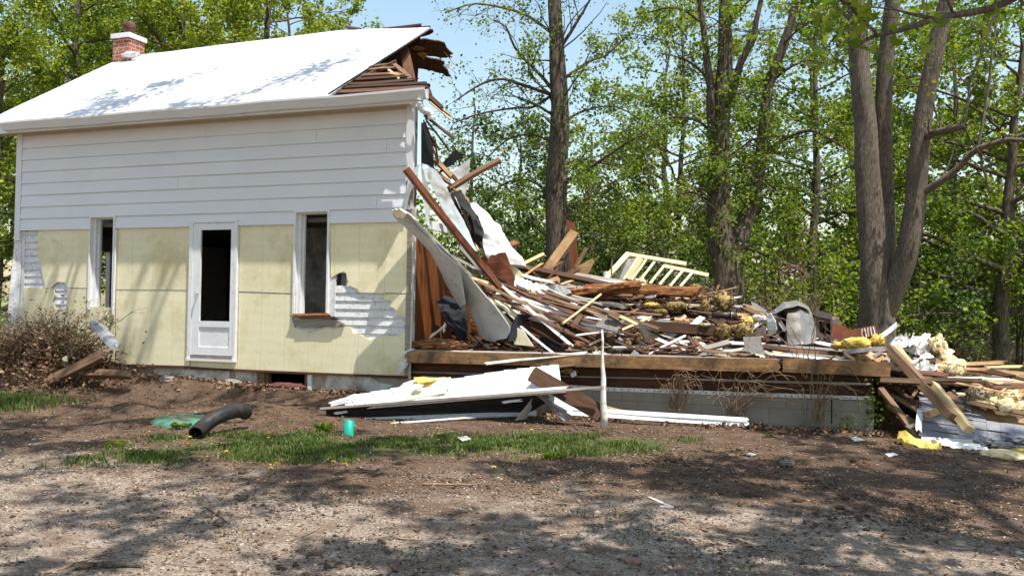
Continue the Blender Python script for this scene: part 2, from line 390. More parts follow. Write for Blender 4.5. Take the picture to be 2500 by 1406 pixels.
def piece(name, pts, th, m, label=None, cat='sheet', group=None, parent=None, bow=0.0, jagged=0.0):
    """a torn flat piece: outline in the place, with thickness"""
    pts = [Vector(p) for p in pts]
    if jagged:
        out = []
        for i, p in enumerate(pts):
            q = pts[(i+1) % len(pts)]; out.append(p); n = max(1, int((q-p).length/(jagged*5)))
            for j in range(1, n):
                out.append(p.lerp(q, (j+RND.uniform(-0.25, 0.25))/n)+Vector((RND.uniform(-1, 1), RND.uniform(-1, 1)*0.3, RND.uniform(-1, 1)))*jagged)
        pts = out
    c = sum(pts, Vector())/len(pts)
    nrm = Vector()
    for i in range(len(pts)): nrm += (pts[i]-c).cross(pts[(i+1) % len(pts)]-c)
    nrm.normalize()
    if nrm.dot(Vector(CAM)-c) < 0: nrm = -nrm; pts.reverse()
    u = (pts[1]-pts[0]).normalized(); w = nrm.cross(u); n = len(pts)
    flat2 = [Vector(((p-c).dot(u), (p-c).dot(w), 0)) for p in pts]
    tris = [tuple(t) for t in tessellate_polygon([flat2])]
    fs = []
    for t in tris:
        e1 = flat2[t[1]]-flat2[t[0]]; e2 = flat2[t[2]]-flat2[t[0]]
        if e1.x*e2.y-e1.y*e2.x < 0: t = (t[0], t[2], t[1])
        fs.append(t); fs.append((n+t[2], n+t[1], n+t[0]))
    fs += [(i, n+i, n+(i+1) % n, (i+1) % n) for i in range(n)]
    o = mesh_obj(name, pts+[p-nrm*th for p in pts], fs, m, parent)
    if label: tag(o, label, cat, group)
    return o
def _cr(p0, p1, p2, p3, t):
    return 0.5*((2*p1)+(p2-p0)*t+(2*p0-5*p1+4*p2-p3)*t*t+(3*p1-p0-3*p2+p3)*t**3)
def _resample(pts, n, curve=True):
    out = []; m = len(pts)-1
    for i in range(n+1):
        f = i/n*m; k = min(int(f), m-1); t = f-k
        if curve and m > 1: out.append(_cr(pts[max(k-1, 0)], pts[k], pts[k+1], pts[min(k+2, m)], t))
        else: out.append(pts[k].lerp(pts[k+1], t))
    return out
def ribbon(name, left, right, th, m, label=None, cat='sheet', group=None, nu=30, nv=9, crumple=0.01, cs=6.0, bow=0.0, parent=None, mid=None, curve=True, smooth_=True, edge=0.0):
    """a bent sheet between two edge lines given in the place, crumpled, with thickness"""
    Ls, Rs = _resample(left, nu, curve), _resample(right, nu, curve)
    k = RND.uniform(0, 50); vs = []
    for i in range(nu+1):
        for j in range(nv+1):
            t = j/nv; p = Ls[i].lerp(Rs[i], t)
            vs.append(p)
    g = lambda i, j: vs[i*(nv+1)+j]
    nr = []
    for i in range(nu+1):
        for j in range(nv+1):
            a = g(min(i+1, nu), j)-g(max(i-1, 0), j); b = g(i, min(j+1, nv))-g(i, max(j-1, 0))
            c = a.cross(b); nr.append(c.normalized() if c.length > 1e-9 else Vector((0, -1, 0)))
    top = []
    for i in range(nu+1):
        for j in range(nv+1):
            q = i*(nv+1)+j; p = vs[q]; t = j/nv
            d = crumple*(0.7*noise.noise(p*cs+Vector((k, 0, 0)))+1.3*abs(noise.noise(p*cs*1.4+Vector((0, k, 0))))+0.5*abs(noise.noise(p*cs*3.3+Vector((0, k, k)))))+bow*math.sin(t*math.pi)
            top.append(p+nr[q]*d+(Vector((noise.noise(p*19+Vector((k, 3, 1))), 0, noise.noise(p*17+Vector((1, k, 1)))))*edge if j in (0, nv) or i in (0, nu) else Vector()))
    S = len(top); allv = top+[top[q]-nr[q]*th for q in range(S)]; fs = []
    for i in range(nu):
        for j in range(nv):
            q = i*(nv+1)+j
            fs.append((q, q+1, q+nv+2, q+nv+1)); fs.append((S+q, S+q+nv+1, S+q+nv+2, S+q+1))
    for i in range(nu):
        q = i*(nv+1); fs.append((q, q+nv+1, S+q+nv+1, S+q)); q += nv; fs.append((q, S+q, S+q+nv+1, q+nv+1))
    for j in range(nv):
        fs.append((j, S+j, S+j+1, j+1)); q = nu*(nv+1)+j; fs.append((q, q+1, S+q+1, S+q))
    o = mesh_obj(name, allv, fs, m, parent, smooth_)
    if smooth_:
        md = o.modifiers.new('edges', 'EDGE_SPLIT'); md.split_angle = math.radians(40)
    if label: tag(o, label, cat, group)
    return o
def R(label, left, right, m, name='metal_sheet', cat='sheet', th=0.004, **kw):
    return ribbon(name, Q(left), Q(right), th, m, label, cat, **kw)
_ICO = {}
def ico(sub):
    if sub not in _ICO:
        bm = bmesh.new(); bmesh.ops.create_icosphere(bm, subdivisions=sub, radius=1.0); bm.verts.index_update()
        _ICO[sub] = ([v.co.copy() for v in bm.verts], [tuple(v.index for v in f.verts) for f in bm.faces]); bm.free()
    return _ICO[sub]
def lump(name, c, rx, ry, rz, m, label=None, cat='lump', group=None, amp=0.35, freq=2.0, sub=4, seed=None, rot=0.0, tilt=0.0, flat=False, parent=None):
    vs, fs = ico(sub); k = seed if seed is not None else RND.uniform(0, 99); out = []
    c = Vector(c); mr = Matrix.Rotation(rot, 3, 'Z') @ Matrix.Rotation(tilt, 3, 'Y')
    for v in vs:
        o = Vector((k, k*0.7, -k))
        d = 1+amp*noise.noise(v*freq+o)+amp*0.6*noise.noise(v*freq*2.7+o)+amp*0.42*noise.noise(v*freq*6+o)+amp*0.25*noise.noise(v*freq*13+o)
        p = Vector((v.x*rx, v.y*ry, v.z*rz))*d
        out.append(c+mr @ p)
    o = mesh_obj(name, out, fs, m, parent, not flat)
    if label: tag(o, label, cat, group)
    return o
def tuft(name, c, rx, ry, rz, m, label=None, cat='insulation', group=None, amp=0.3, rot=0.0, tilt=0.0, n=60, seed=None, flat=False, freq=2.0, sub=3, parent=None):
    """torn wool: a rough core with ragged layers peeling off it"""
    r = random.Random(seed if seed is not None else RND.randint(0, 9999)); vs, fs = ico(3); k = r.uniform(0, 99); V = []; F = []
    c = Vector(c); mr = Matrix.Rotation(rot, 3, 'Z') @ Matrix.Rotation(tilt, 3, 'Y'); o = Vector((k, k*0.7, -k))
    for v in vs:
        d = 0.86+amp*noise.noise(v*1.7+o)+amp*0.9*noise.noise(v*4.5+o)+amp*0.7*noise.noise(v*11+o)
        V.append(c+mr @ (Vector((v.x*rx, v.y*ry, v.z*rz))*d))
    F += fs
    for q in range(n):
        d = Vector((r.gauss(0, 1), r.gauss(0, 1), r.gauss(0, 0.8))).normalized(); p = Vector((d.x*rx, d.y*ry, d.z*rz))*r.uniform(0.8, 1.12)
        t = Vector((r.gauss(0, 1), r.gauss(0, 1), r.gauss(0, 0.5))); t = (t-d*t.dot(d)*0.7).normalized(); b = d.cross(t).normalized()
        la, lb = rx*r.uniform(0.2, 0.5), (ry+rz)*0.5*r.uniform(0.12, 0.35); g = []
        for i in range(5):
            for j in range(4):
                u, w = i/4-0.5, j/3-0.5; e = (i in (0, 4) or j in (0, 3))
                s = p+t*la*u*(1+0.5*r.uniform(-1, 1)*e)+b*lb*w*(1+0.5*r.uniform(-1, 1)*e)+d*(rz*0.30*noise.noise(Vector((u*4+q, w*4, k)))+0.12*rz*r.uniform(-1, 1)*e)
                g.append(len(V)); V.append(c+mr @ s)
        for i in range(4):
            for j in range(3): F.append((g[i*4+j], g[i*4+j+1], g[i*4+j+5], g[i*4+j+4]))
    ob = mesh_obj(name, V, F, m, parent, True)
    if label: tag(ob, label, cat, group)
    return ob
def foil_wad(name, c, rx, ry, rz, m, label=None, cat='foil', amp=0.5, seed=None, **kw):
    vs, fs = ico(3); k = RND.uniform(0, 99); V = []; o = Vector((k, -k, k*0.3)); c = Vector(c)
    for v in vs:
        d = 0.8+amp*0.5*noise.noise(v*1.6+o)+amp*0.8*abs(noise.noise(v*3.7+o))+amp*0.5*abs(noise.noise(v*9+o))
        V.append(c+Vector((v.x*rx, v.y*ry, v.z*rz))*d)
    ob = mesh_obj(name, V, fs, m, None, False)
    return tag(ob, label, cat) if label else ob
def L_(label, px, py, y, w, h, m, name='insulation_tuft', cat='insulation', **kw):
    c = at(px, py, y); s = pxm(c)
    fn = lump if kw.pop('smooth', False) or m in ('shingles', 'wood_rotten') else (foil_wad if m == 'foil' else tuft)
    return fn(name, c, w*s/2, max(w, h)*s/2*0.8, h*s/2, m, label, cat, **kw)

def gridsheet(name, rows, th, m, label=None, cat='sheet', up=5, crumple=0.02, cs=6.0, flat=True, parent=None):
    """a bent sheet through a grid of points of the place"""
    nr, nc = len(rows), len(rows[0]); k = RND.uniform(0, 50)
    P = [_resample(Q(r), (nc-1)*up, False) for r in rows]
    P = list(zip(*[_resample([P[i][j] for i in range(nr)], (nr-1)*up, False) for j in range(len(P[0]))]))
    a, b = len(P), len(P[0]); V = []
    for i in range(a):
        for j in range(b):
            p = P[i][j]; V.append(p+Vector((noise.noise(p*cs+Vector((k, 0, 0))), 1.6*noise.noise(p*cs+Vector((0, k, 0))), noise.noise(p*cs+Vector((0, 0, k)))))*crumple)
    S = len(V); V += [v+Vector((0.002, th, -0.002)) for v in V]; F = []
    for i in range(a-1):
        for j in range(b-1):
            q = i*b+j; F.append((q, q+1, q+b+1, q+b)); F.append((S+q, S+q+b, S+q+b+1, S+q+1))
    for i in range(a-1):
        q = i*b; F.append((q, q+b, S+q+b, S+q)); q += b-1; F.append((q, S+q, S+q+b, q+b))
    for j in range(b-1):
        F.append((j, S+j, S+j+1, j+1)); q = (a-1)*b+j; F.append((q, q+1, S+q+1, S+q))
    o = mesh_obj(name, V, F, m, parent, not flat)
    if label: tag(o, label, cat)
    return o
def log_(label, p, q, w, m, name='timber', cat='timber', rough=0.28, taper=0.9):
    """a rotten timber: ragged all along, broken at both ends"""
    a, b = at(*p), at(*q); r0 = w*pxm((a+b)/2)/2; n = 40; S = 12; V = []; F = []; k = RND.uniform(0, 99)
    x = (b-a).normalized(); y = x.cross(Vector((0, 0, 1))).normalized(); z = y.cross(x)
    for i in range(n+1):
        f = i/n; c = a.lerp(b, f)
        for j in range(S):
            an = 6.2832*j/S; sq = 1/max(abs(math.cos(an)), abs(math.sin(an)))**0.6
            rr = r0*sq*(1+rough*noise.noise(Vector((f*14+k, math.cos(an)*3, math.sin(an)*3)))+rough*noise.noise(Vector((f*5, math.cos(an)*5+k, math.sin(an)*5))))*(1-(1-taper)*f)
            e = 0.0
            if i in (0, n): e = (1 if i else -1)*r0*RND.uniform(-0.2, 1.6)
            V.append(c+x*e+(y*math.cos(an)+z*math.sin(an))*rr)
    for i in range(n):
        for j in range(S): F.append((i*S+j, i*S+(j+1) % S, (i+1)*S+(j+1) % S, (i+1)*S+j))
    F += [tuple(range(S-1, -1, -1)), tuple(n*S+j for j in range(S))]
    inv = Matrix(((x.x, y.x, z.x, a.x), (x.y, y.y, z.y, a.y), (x.z, y.z, z.z, a.z), (0, 0, 0, 1)))
    ii = inv.inverted(); o = mesh_obj(name, [ii @ v for v in V], F, m); o.matrix_world = inv
    return tag(o, label, cat)
# ------------------------------------------------------------------ ground: one sheet to the horizon
def _axis(lo, hi, step, far, grow=1.22):
    c = list(np.arange(lo, hi+1e-6, step)); s = step; p = hi
    while p < far: s *= grow; p += s; c.append(p)
    s = step; p = lo
    while p > -far: s *= grow; p -= s; c.insert(0, p)
    return np.array(c)
GX = _axis(-10.0, 13.0, 0.055, 600); GY = _axis(-9.5, 2.2, 0.05, 600)
GZ = np.array([[gz(x, y) for x in GX] for y in GY])
def gzi(x, y):
    i = np.clip(np.searchsorted(GX, x)-1, 0, len(GX)-2); j = np.clip(np.searchsorted(GY, y)-1, 0, len(GY)-2)
    tx = (x-GX[i])/(GX[i+1]-GX[i]); ty = (y-GY[j])/(GY[j+1]-GY[j])
    return (GZ[j, i]*(1-tx)+GZ[j, i+1]*tx)*(1-ty)+(GZ[j+1, i]*(1-tx)+GZ[j+1, i+1]*tx)*ty
def make_ground():
    nx, ny = len(GX), len(GY)
    X, Y = np.meshgrid(GX, GY)
    V = np.stack([X.ravel(), Y.ravel(), GZ.ravel()], 1)
    I = np.arange(nx*ny).reshape(ny, nx)
    F = np.stack([I[:-1, :-1].ravel(), I[:-1, 1:].ravel(), I[1:, 1:].ravel(), I[1:, :-1].ravel()], 1)
    m = bpy.data.materials.new('earth'); m.use_nodes = True; nt = m.node_tree; M['earth'] = m
    bs = nt.nodes['Principled BSDF']; bs.inputs['Roughness'].default_value = 0.95; bs.inputs['Specular IOR Level'].default_value = 0.15
    tc = nt.nodes.new('ShaderNodeTexCoord'); v = tc.outputs['Object']
    sep = nt.nodes.new('ShaderNodeSeparateXYZ'); nt.links.new(v, sep.inputs[0])
    big = _noise(nt, v, 0.55, 4, 0.6, (0.5, 1.6, 1)); mid = _noise(nt, v, 3.0, 6, 0.7, (0.8, 1.5, 1)); fin = _noise(nt, v, 38, 5, 0.75); vf = _noise(nt, v, 150, 3, 0.7)
    def math_(op, a, b=None, c=None):
        n = nt.nodes.new('ShaderNodeMath'); n.operation = op
        for i, s in enumerate((a, b, c)):
            if s is None: continue
            if isinstance(s, (int, float)): n.inputs[i].default_value = s
            else: nt.links.new(s, n.inputs[i])
        return n.outputs[0]
    dirt = _ramp(nt, mid, [(0.30, (0.070, 0.043, 0.028)), (0.5, (0.140, 0.090, 0.060)), (0.72, (0.25, 0.170, 0.115))])
    dirt = _mix(nt, _ramp(nt, fin, [(0.36, (0.8, 0.8, 0.8)), (0.66, (0, 0, 0))]), dirt, (0.085, 0.052, 0.034))
    dirt = _mix(nt, _ramp(nt, vf, [(0.62, (0, 0, 0)), (0.70, (0.55, 0.55, 0.55))]), dirt, (0.36, 0.27, 0.19))
    grav = _ramp(nt, fin, [(0.30, (0.13, 0.085, 0.060)), (0.46, (0.38, 0.295, 0.225)), (0.64, (0.66, 0.57, 0.475))])
    grav = _mix(nt, _ramp(nt, vf, [(0.42, (0.75, 0.75, 0.75)), (0.60, (0, 0, 0))]), grav, (0.155, 0.115, 0.088))
    grav = _mix(nt, _ramp(nt, mid, [(0.44, (0, 0, 0)), (0.62, (0.85, 0.85, 0.85))]), grav, (0.165, 0.108, 0.074))
    # gravel drive: towards the camera, with a ragged edge
    e = math_('ADD', sep.outputs[1], math_('MULTIPLY', math_('SUBTRACT', big, 0.5), 5.0))
    e = math_('ADD', e, math_('MULTIPLY', math_('SUBTRACT', mid, 0.5), 2.4))
    g = _ramp(nt, math_('MULTIPLY_ADD', e, 0.22, 1.50), [(0.40, (1, 1, 1)), (0.64, (0, 0, 0))])
    col = _mix(nt, g, dirt, grav)
    # turf soil in a strip and far behind
    gx = math_('ABSOLUTE', math_('SUBTRACT', sep.outputs[0], 1.4)); gy = math_('ABSOLUTE', math_('ADD', math_('MULTIPLY_ADD', sep.outputs[0], -0.36, 3.23), sep.outputs[1]))
    s = math_('MAXIMUM', math_('SUBTRACT', gx, 2.6), math_('MULTIPLY', math_('SUBTRACT', gy, 0.55), 2.5))
    s = math_('ADD', s, math_('MULTIPLY', math_('SUBTRACT', mid, 0.5), 2.4))
    gm = _ramp(nt, math_('MULTIPLY_ADD', s, 0.4, 0.5), [(0.30, (0.85, 0.85, 0.85)), (0.55, (0, 0, 0))])
    tur = _ramp(nt, mid, [(0.35, (0.055, 0.085, 0.020)), (0.6, (0.12, 0.115, 0.05))])
    col = _mix(nt, gm, col, tur)
    far = _ramp(nt, math_('MULTIPLY_ADD', sep.outputs[1], 0.1, 0), [(0.62, (0, 0, 0)), (0.82, (1, 1, 1))])
    fcol = _ramp(nt, big, [(0.35, (0.10, 0.16, 0.035)), (0.65, (0.26, 0.26, 0.10))])
    col = _mix(nt, far, col, fcol)
    nt.links.new(col, bs.inputs['Base Color'])
    b1 = _bump(nt, mid, 0.5, 0.05); b2 = _bump(nt, fin, 0.9, 0.022, b1); b3 = _bump(nt, vf, 0.6, 0.006, b2)
    nt.links.new(b3, bs.inputs['Normal'])
    o = np_obj('ground', V, F, 'earth', None, True); tag(o, kind='structure')
make_ground()

rng = np.random.default_rng(5)
def scatter_quads(P, size, asp, m, name, label, cat, up=0.8, lift=0.0, curl=0.3, kind='stuff', seed=0):
    """many small flat flakes, each a bent quad lying near the ground"""
    n = len(P); r = np.random.default_rng(seed)
    a = r.uniform(0, 2*np.pi, n); nrm = r.normal(0, 1, (n, 3))*(1-up)+np.array([0, 0, up]); nrm /= np.linalg.norm(nrm, axis=1)[:, None]
    t = np.stack([np.cos(a), np.sin(a), np.zeros(n)], 1); t -= nrm*np.sum(t*nrm, 1)[:, None]; t /= np.linalg.norm(t, axis=1)[:, None]
    b = np.cross(nrm, t); s = size*r.uniform(0.5, 1.5, n)[:, None]; w = s*asp*r.uniform(0.6, 1.4, n)[:, None]
    P = P+np.array([0, 0, lift])
    c = curl*s*r.uniform(-0.2, 1, n)[:, None]
    V = np.stack([P-t*s*0.5+nrm*c, P-b*w*0.5, P+t*s*0.5+nrm*c, P+b*w*0.5], 1).reshape(-1, 3)
    I = np.arange(n)[:, None]*4
    F = np.concatenate([I+np.array([0, 1, 3]), I+np.array([1, 2, 3])], 0)
    o = np_obj(name, V, F, m); tag(o, label, cat, None, kind); return o
def scatter_stones(P, size, m, name, label, cat, flat=0.6, seed=0, kind='stuff'):
    n = len(P); r = np.random.default_rng(seed)
    O = np.array([[1, 0, 0], [0, 1, 0], [-1, 0, 0], [0, -1, 0], [0, 0, 1], [0, 0, -1], [.65, .65, .3], [-.6, .7, .25], [-.7, -.6, .3], [.6, -.7, .2]])
    fO = np.array([[0, 6, 4], [6, 1, 4], [1, 7, 4], [7, 2, 4], [2, 8, 4], [8, 3, 4], [3, 9, 4], [9, 0, 4], [6, 0, 5], [1, 6, 5], [7, 1, 5], [2, 7, 5], [8, 2, 5], [3, 8, 5], [9, 3, 5], [0, 9, 5]])
    s = size[:, None] if hasattr(size, '__len__') else size*np.exp(r.normal(0, 0.45, n))[:, None]
    J = O[None]*r.uniform(0.65, 1.3, (n, 10, 1)); a = r.uniform(0, 2*np.pi, n); ca, sa = np.cos(a), np.sin(a)
    ex = r.uniform(0.7, 1.3, n)[:, None]
    x = J[:, :, 0]*s*ex; y = J[:, :, 1]*s/ex; z = J[:, :, 2]*s*flat*r.uniform(0.7, 1.4, n)[:, None]
    V = np.stack([x*ca[:, None]-y*sa[:, None], x*sa[:, None]+y*ca[:, None], z], 2)+P[:, None, :]+np.array([0, 0, 1])*s[:, :, None]*0.15
    F = (np.arange(n)[:, None, None]*10+fO[None]).reshape(-1, 3)
    o = np_obj(name, V.reshape(-1, 3), F, m); tag(o, label, cat, None, kind); return o
def rand_ground(n, x0, x1, y0, y1, dens=None, seed=0):
    r = np.random.default_rng(seed); out = []
    got = 0
    while got < n:
        x = r.uniform(x0, x1, 20000); y = r.uniform(y0, y1, 20000)
        # only where the camera looks, a little wider
        dx, dy = x-CAM[0], y-CAM[1]
        fz = dx*math.sin(YAW)+dy*math.cos(YAW); sx = dx*math.cos(YAW)-dy*math.sin(YAW)
        k = (fz > 4.0) & (np.abs(sx) < 0.66*fz+0.6)
        # fewer far away
        k &= r.uniform(0, 1, len(x)) < np.clip(8/fz, 0, 1)**1.5
        if dens is not None: k &= r.uniform(0, 1, len(x)) < dens(x, y)
        x, y = x[k], y[k]; out.append(np.stack([x, y, gzi(x, y)], 1)); got += len(x)
    return np.concatenate(out)[:n]
def vnoise(x, y, s, k):                     # cheap smooth noise on arrays
    a = np.sin(x*s*1.7+k)*np.cos(y*s*2.1-k*1.3)+np.sin((x+y)*s*1.13+k*2.1)*0.7+np.sin(x*s*3.7-y*s*2.9+k)*0.5+np.cos(y*s*5.1+x*s*1.9+2*k)*0.35
    return np.clip(0.5+a/4.2, 0, 1)
def d_grav(x, y): return np.clip((-3.4-y+2.8*(vnoise(x, y, 0.9, 1.0)-0.5))/1.5, 0.03, 1)*(0.15+0.85*vnoise(x, y, 1.6, 4.0)**1.5)
def d_chip(x, y): return np.where(y < -2.0, 0.55, 0.28)*(0.2+1.1*vnoise(x, y, 1.3, 7.0)**1.6)
def d_clod(x, y): return np.clip(0.15+1.5*(vnoise(x, y, 1.1, 2.7)-0.42), 0.02, 1)*np.where(y > -4.2, 1, 0.45)
scatter_stones(rand_ground(22000, -9, 12, -8.2, -0.2, d_grav, 1), 0.0056, 'pebbles', 'gravel', 'pale crushed gravel spread over the drive in the foreground', 'gravel', 0.6, 1)
P = rand_ground(260, -9, 12, -8.2, -0.8, d_grav, 2)
scatter_stones(P, 0.014, 'pebbles', 'gravel', 'larger grey stones scattered through the gravel of the drive', 'gravel', 0.65, 2)
scatter_stones(rand_ground(14000, -9, 12, -7.5, 0.0, d_clod, 3), 0.009, 'clods', 'soil_clods', 'dark crumbs of churned soil across the bare yard', 'soil', 0.75, 3)
scatter_stones(rand_ground(520, -9, 12, -7.0, 0.0, d_clod, 33), 0.019, 'clods', 'soil_clods', 'fist sized dark lumps of turned earth in the yard', 'soil', 0.7, 33)
scatter_quads(rand_ground(30000, -9, 12, -8.2, -0.1, d_chip, 4), 0.027, 0.42, 'chips', 'leaf_litter', 'old brown leaf and bark litter strewn over the bare ground', 'litter', 0.75, 0.006, 0.25, seed=4)
# thin twigs lying about
def twig_litter():
    P = rand_ground(420, -9, 12, -8.0, -0.2, None, 6); mb = MB(); r = random.Random(3)
    for p in P:
        a = r.uniform(0, 6.28); L = r.uniform(0.06, 0.35); rr = r.uniform(0.0015, 0.0045)
        pts = []
        for i in range(4):
            f = i/3-0.5; b = a+0.25*r.uniform(-1, 1)
            x = p[0]+math.cos(b)*L*f; y = p[1]+math.sin(b)*L*f
            pts.append((x, y, float(gzi(np.array([x]), np.array([y]))[0])+rr+0.008))
        mb.tube(pts, [rr, rr*0.9, rr*0.8, rr*0.5], 4, False)
    o = mb.build('twig_litter', 'twig_dry'); tag(o, 'thin dry twigs lying loose all over the yard', 'twigs', None, 'stuff')
twig_litter()
# dead leaves piled along the foundations
def d_found(x, y): return np.exp(-((y+0.22)/0.22)**2)*np.clip(vnoise(x, y, 2.2, 1.4)*2.2-0.6, 0.05, 1)*np.where(x > 0.3, 0.5, 1)
P = rand_ground(4200, -6.0, 6.3, -0.9, -0.02, d_found, 8); P[:, 2] += np.random.default_rng(1).uniform(0, 0.035, len(P))
scatter_quads(P, 0.055, 0.5, 'leaf_dry', 'dead_leaves', 'brown dead leaves banked along the foot of the house and foundation', 'leaves', 0.55, 0.01, 0.35, seed=8)

# ---- grass
def blades(P, h, m, name, label, w=0.006, seed=0, lean=0.5):
    n = len(P); r = np.random.default_rng(seed); a = r.uniform(0, 2*np.pi, n); hh = h*r.uniform(0.45, 1.4, n)[:, None]
    d = np.stack([np.cos(a), np.sin(a), np.zeros(n)], 1); s = np.stack([-np.sin(a), np.cos(a), np.zeros(n)], 1)
    ln = lean*r.uniform(0.1, 1.3, n)[:, None]; ww = w*r.uniform(0.7, 1.5, n)[:, None]
    z = np.array([0, 0, 1.0])
    m1 = P+z*hh*0.55+d*hh*ln*0.35; tip = P+z*hh*(1-0.25*ln)+d*hh*ln
    V = np.stack([P-s*ww, P+s*ww, m1+s*ww*0.8, m1-s*ww*0.8, tip], 1).reshape(-1, 3)
    I = np.arange(n)[:, None]*5
    F = np.concatenate([I+np.array(q) for q in ([0, 1, 2], [0, 2, 3], [3, 2, 4])], 0)
    o = np_obj(name, V, F, m); tag(o, label, 'grass', None, 'stuff'); return o
def d_strip(x, y):
    c = -3.30+0.36*(x+0.2); t = np.clip((x+1.7)/0.8, 0, 1)*np.clip((4.3-x)/1.0, 0, 1)*np.exp(-((y-c)/(0.72-0.06*x))**4)
    return np.clip(t*(vnoise(x, y, 1.7, 0.4)*2.6-0.75)*np.clip(vnoise(x, y, 5.3, 2.0)*3-0.8, 0.05, 1), 0, 1)
blades(rand_ground(24000, -2.6, 4.6, -5.0, -0.6, d_strip, 10), 0.045, 'grass_blade', 'grass', 'short green grass growing in a strip across the yard', 0.005, 10)
def d_patch(x, y):
    return np.clip(np.exp(-(((x+5.4)/0.75)**2+((y+1.95)/0.35)**2))*2*vnoise(x, y, 2.0, 3.0), 0, 1)
blades(rand_ground(3600, -8.5, -4.0, -2.9, -0.8, d_patch, 11), 0.09, 'grass_blade', 'grass', 'sunlit tuft of grass at the left edge below the brush heap', 0.006, 11)
def d_odd(x, y): return np.clip(vnoise(x, y, 2.9, 8.0)*3.2-2.25, 0, 1)
blades(rand_ground(900, -6, 8, -6.5, -0.5, d_odd, 12), 0.032, 'grass_blade', 'grass', 'stray tufts of weedy grass in the bare soil', 0.005, 12)
def far_grass():
    r = np.random.default_rng(14); x = r.uniform(4, 26, 30000); y = r.uniform(8, 30, 30000)
    P = np.stack([x, y, np.array([gz_base(a, b) for a, b in zip(x, y)])], 1)
    blades(P, 0.35, 'grass_far', 'grass', 'long pale field grass behind the trees', 0.018, 14, 0.4)
far_grass()

# weeds and flowers one can count
def dandelion(px, py, label):
    p = ground_at(px, py); h = 0.10
    e = empty('dandelion', p, label, 'flower', 'dandelions in the grass')
    mb = MB(); mb.tube([p, p+Vector((0.005, 0, h*0.5)), p+Vector((0.0, 0.003, h))], 0.003, 5); mb.build('stem', 'grass_blade', e)
    mb = MB(); c = p+Vector((0, 0, h)); n = 11
    for k in range(n):
        for (rr, zz) in ((0.024, 0.004), (0.015, 0.012)):
            a = 6.283*(k+0.5*(rr < 0.02))/n; q = Vector((math.cos(a), math.sin(a), 0)); s = Vector((-q.y, q.x, 0))
            mb.add([c, c+q*rr*0.7+s*0.006+Vector((0, 0, zz*0.6)), c+q*rr+Vector((0, 0, zz)), c+q*rr*0.7-s*0.006+Vector((0, 0, zz*0.6))], [(0, 1, 2, 3)])
    mb.build('flower_head', 'dandelion', e)
for px, py, lb in ((816, 1058, 'yellow dandelion just left of the teal pipe stub'), (822, 1052, 'second dandelion close beside the teal pipe stub'),
                   (868, 1062, 'yellow dandelion just right of the teal pipe stub'), (961, 1056, 'lone dandelion in the grass below the black panel'),
                   (1068, 1068, 'dandelion highest of three in a column by the scrap of foam'), (1070, 1082, 'dandelion in the middle of three in a column by the scrap of foam'),
                   (1070, 1098, 'dandelion lowest of three in a column by the scrap of foam'), (1297, 1072, 'dandelion at the right in the grass, left of the white post'),
                   (463, 1090, 'dandelion in the dirt below the black pipe mouth'), (456, 1108, 'lower dandelion in the grass below the black pipe mouth'),
                   (655, 1092, 'dandelion right of the black pipe, beside a stick'), (552, 1127, 'dandelion in the shaded grass below the soil heap'),
                   (674, 1157, 'dandelion near the lower edge of the grass strip'), (660, 1170, 'dandelion at the lowest edge of the grass strip'),
                   (813, 1154, 'dandelion in the shade below the teal pipe stub'), (1206, 1168, 'dandelion at the bare edge beneath the foam scrap'), (842, 1160, 'dandelion right of another one in the shaded grass')):
    dandelion(px, py, lb)
def weed(name, px, py, n, r_, h, label, m='grass_blade', seed=0, cat='weed'):
    p = ground_at(px, py); r = random.Random(seed); mb = MB()
    for i in range(n):
        a = r.uniform(0, 6.28); l = r_*r.uniform(0.5, 1); d = Vector((math.cos(a), math.sin(a), 0)); s = Vector((-d.y, d.x, 0)); q = p+d*r.uniform(0, r_*0.6); z = Vector((0, 0, h*r.uniform(0.4, 1)))
        mb.add([q, q+d*l*0.5+s*l*0.28+z, q+d*l+z*0.8, q+d*l*0.5-s*l*0.28+z], [(0, 1, 2), (0, 2, 3)])
    tag(mb.build(name, m), label, cat)
weed('violet_plant', 440, 1042, 40, 0.11, 0.07, 'leafy violet plant in front of the green lid', 'leaf_green', 1, 'plant')
weed('violet_flower', 410, 1036, 7, 0.02, 0.10, 'small violet flower beside the green lid', 'violet', 2, 'flower')
weed('violet_flower', 207, 921, 8, 0.025, 0.09, 'small purple flower beside the timber in the brush heap', 'violet', 3, 'flower')
weed('weed', 243, 927, 24, 0.09, 0.06, 'bright green weed at the foot of the brush heap', 'leaf_bright', 4)
weed('weed', 790, 1052, 45, 0.10, 0.10, 'broad leafed weed left of the teal pipe stub', 'leaf_green', 5)
weed('weed', 1350, 1118, 40, 0.10, 0.06, 'broad leafed weed in the grass left of the white post', 'leaf_green', 6)
weed('weed', 285, 1088, 30, 0.09, 0.07, 'weed at the left end of the grass strip', 'leaf_bright', 7)
weed('weed', 1875, 1068, 14, 0.05, 0.05, 'small weed in the soil at the foot of the block wall', 'leaf_green', 8)
# ------------------------------------------------------------------ the house
HL = 7.41
house = empty('house', (-3.7, 2.7, 0.4), 'half demolished white clapboard farmhouse with yellow foam sheathing and torn right end', 'house')
def wx(px, py): return at(px, py, 0.0).x
def wz(px, py): return at(px, py, 0.0).z
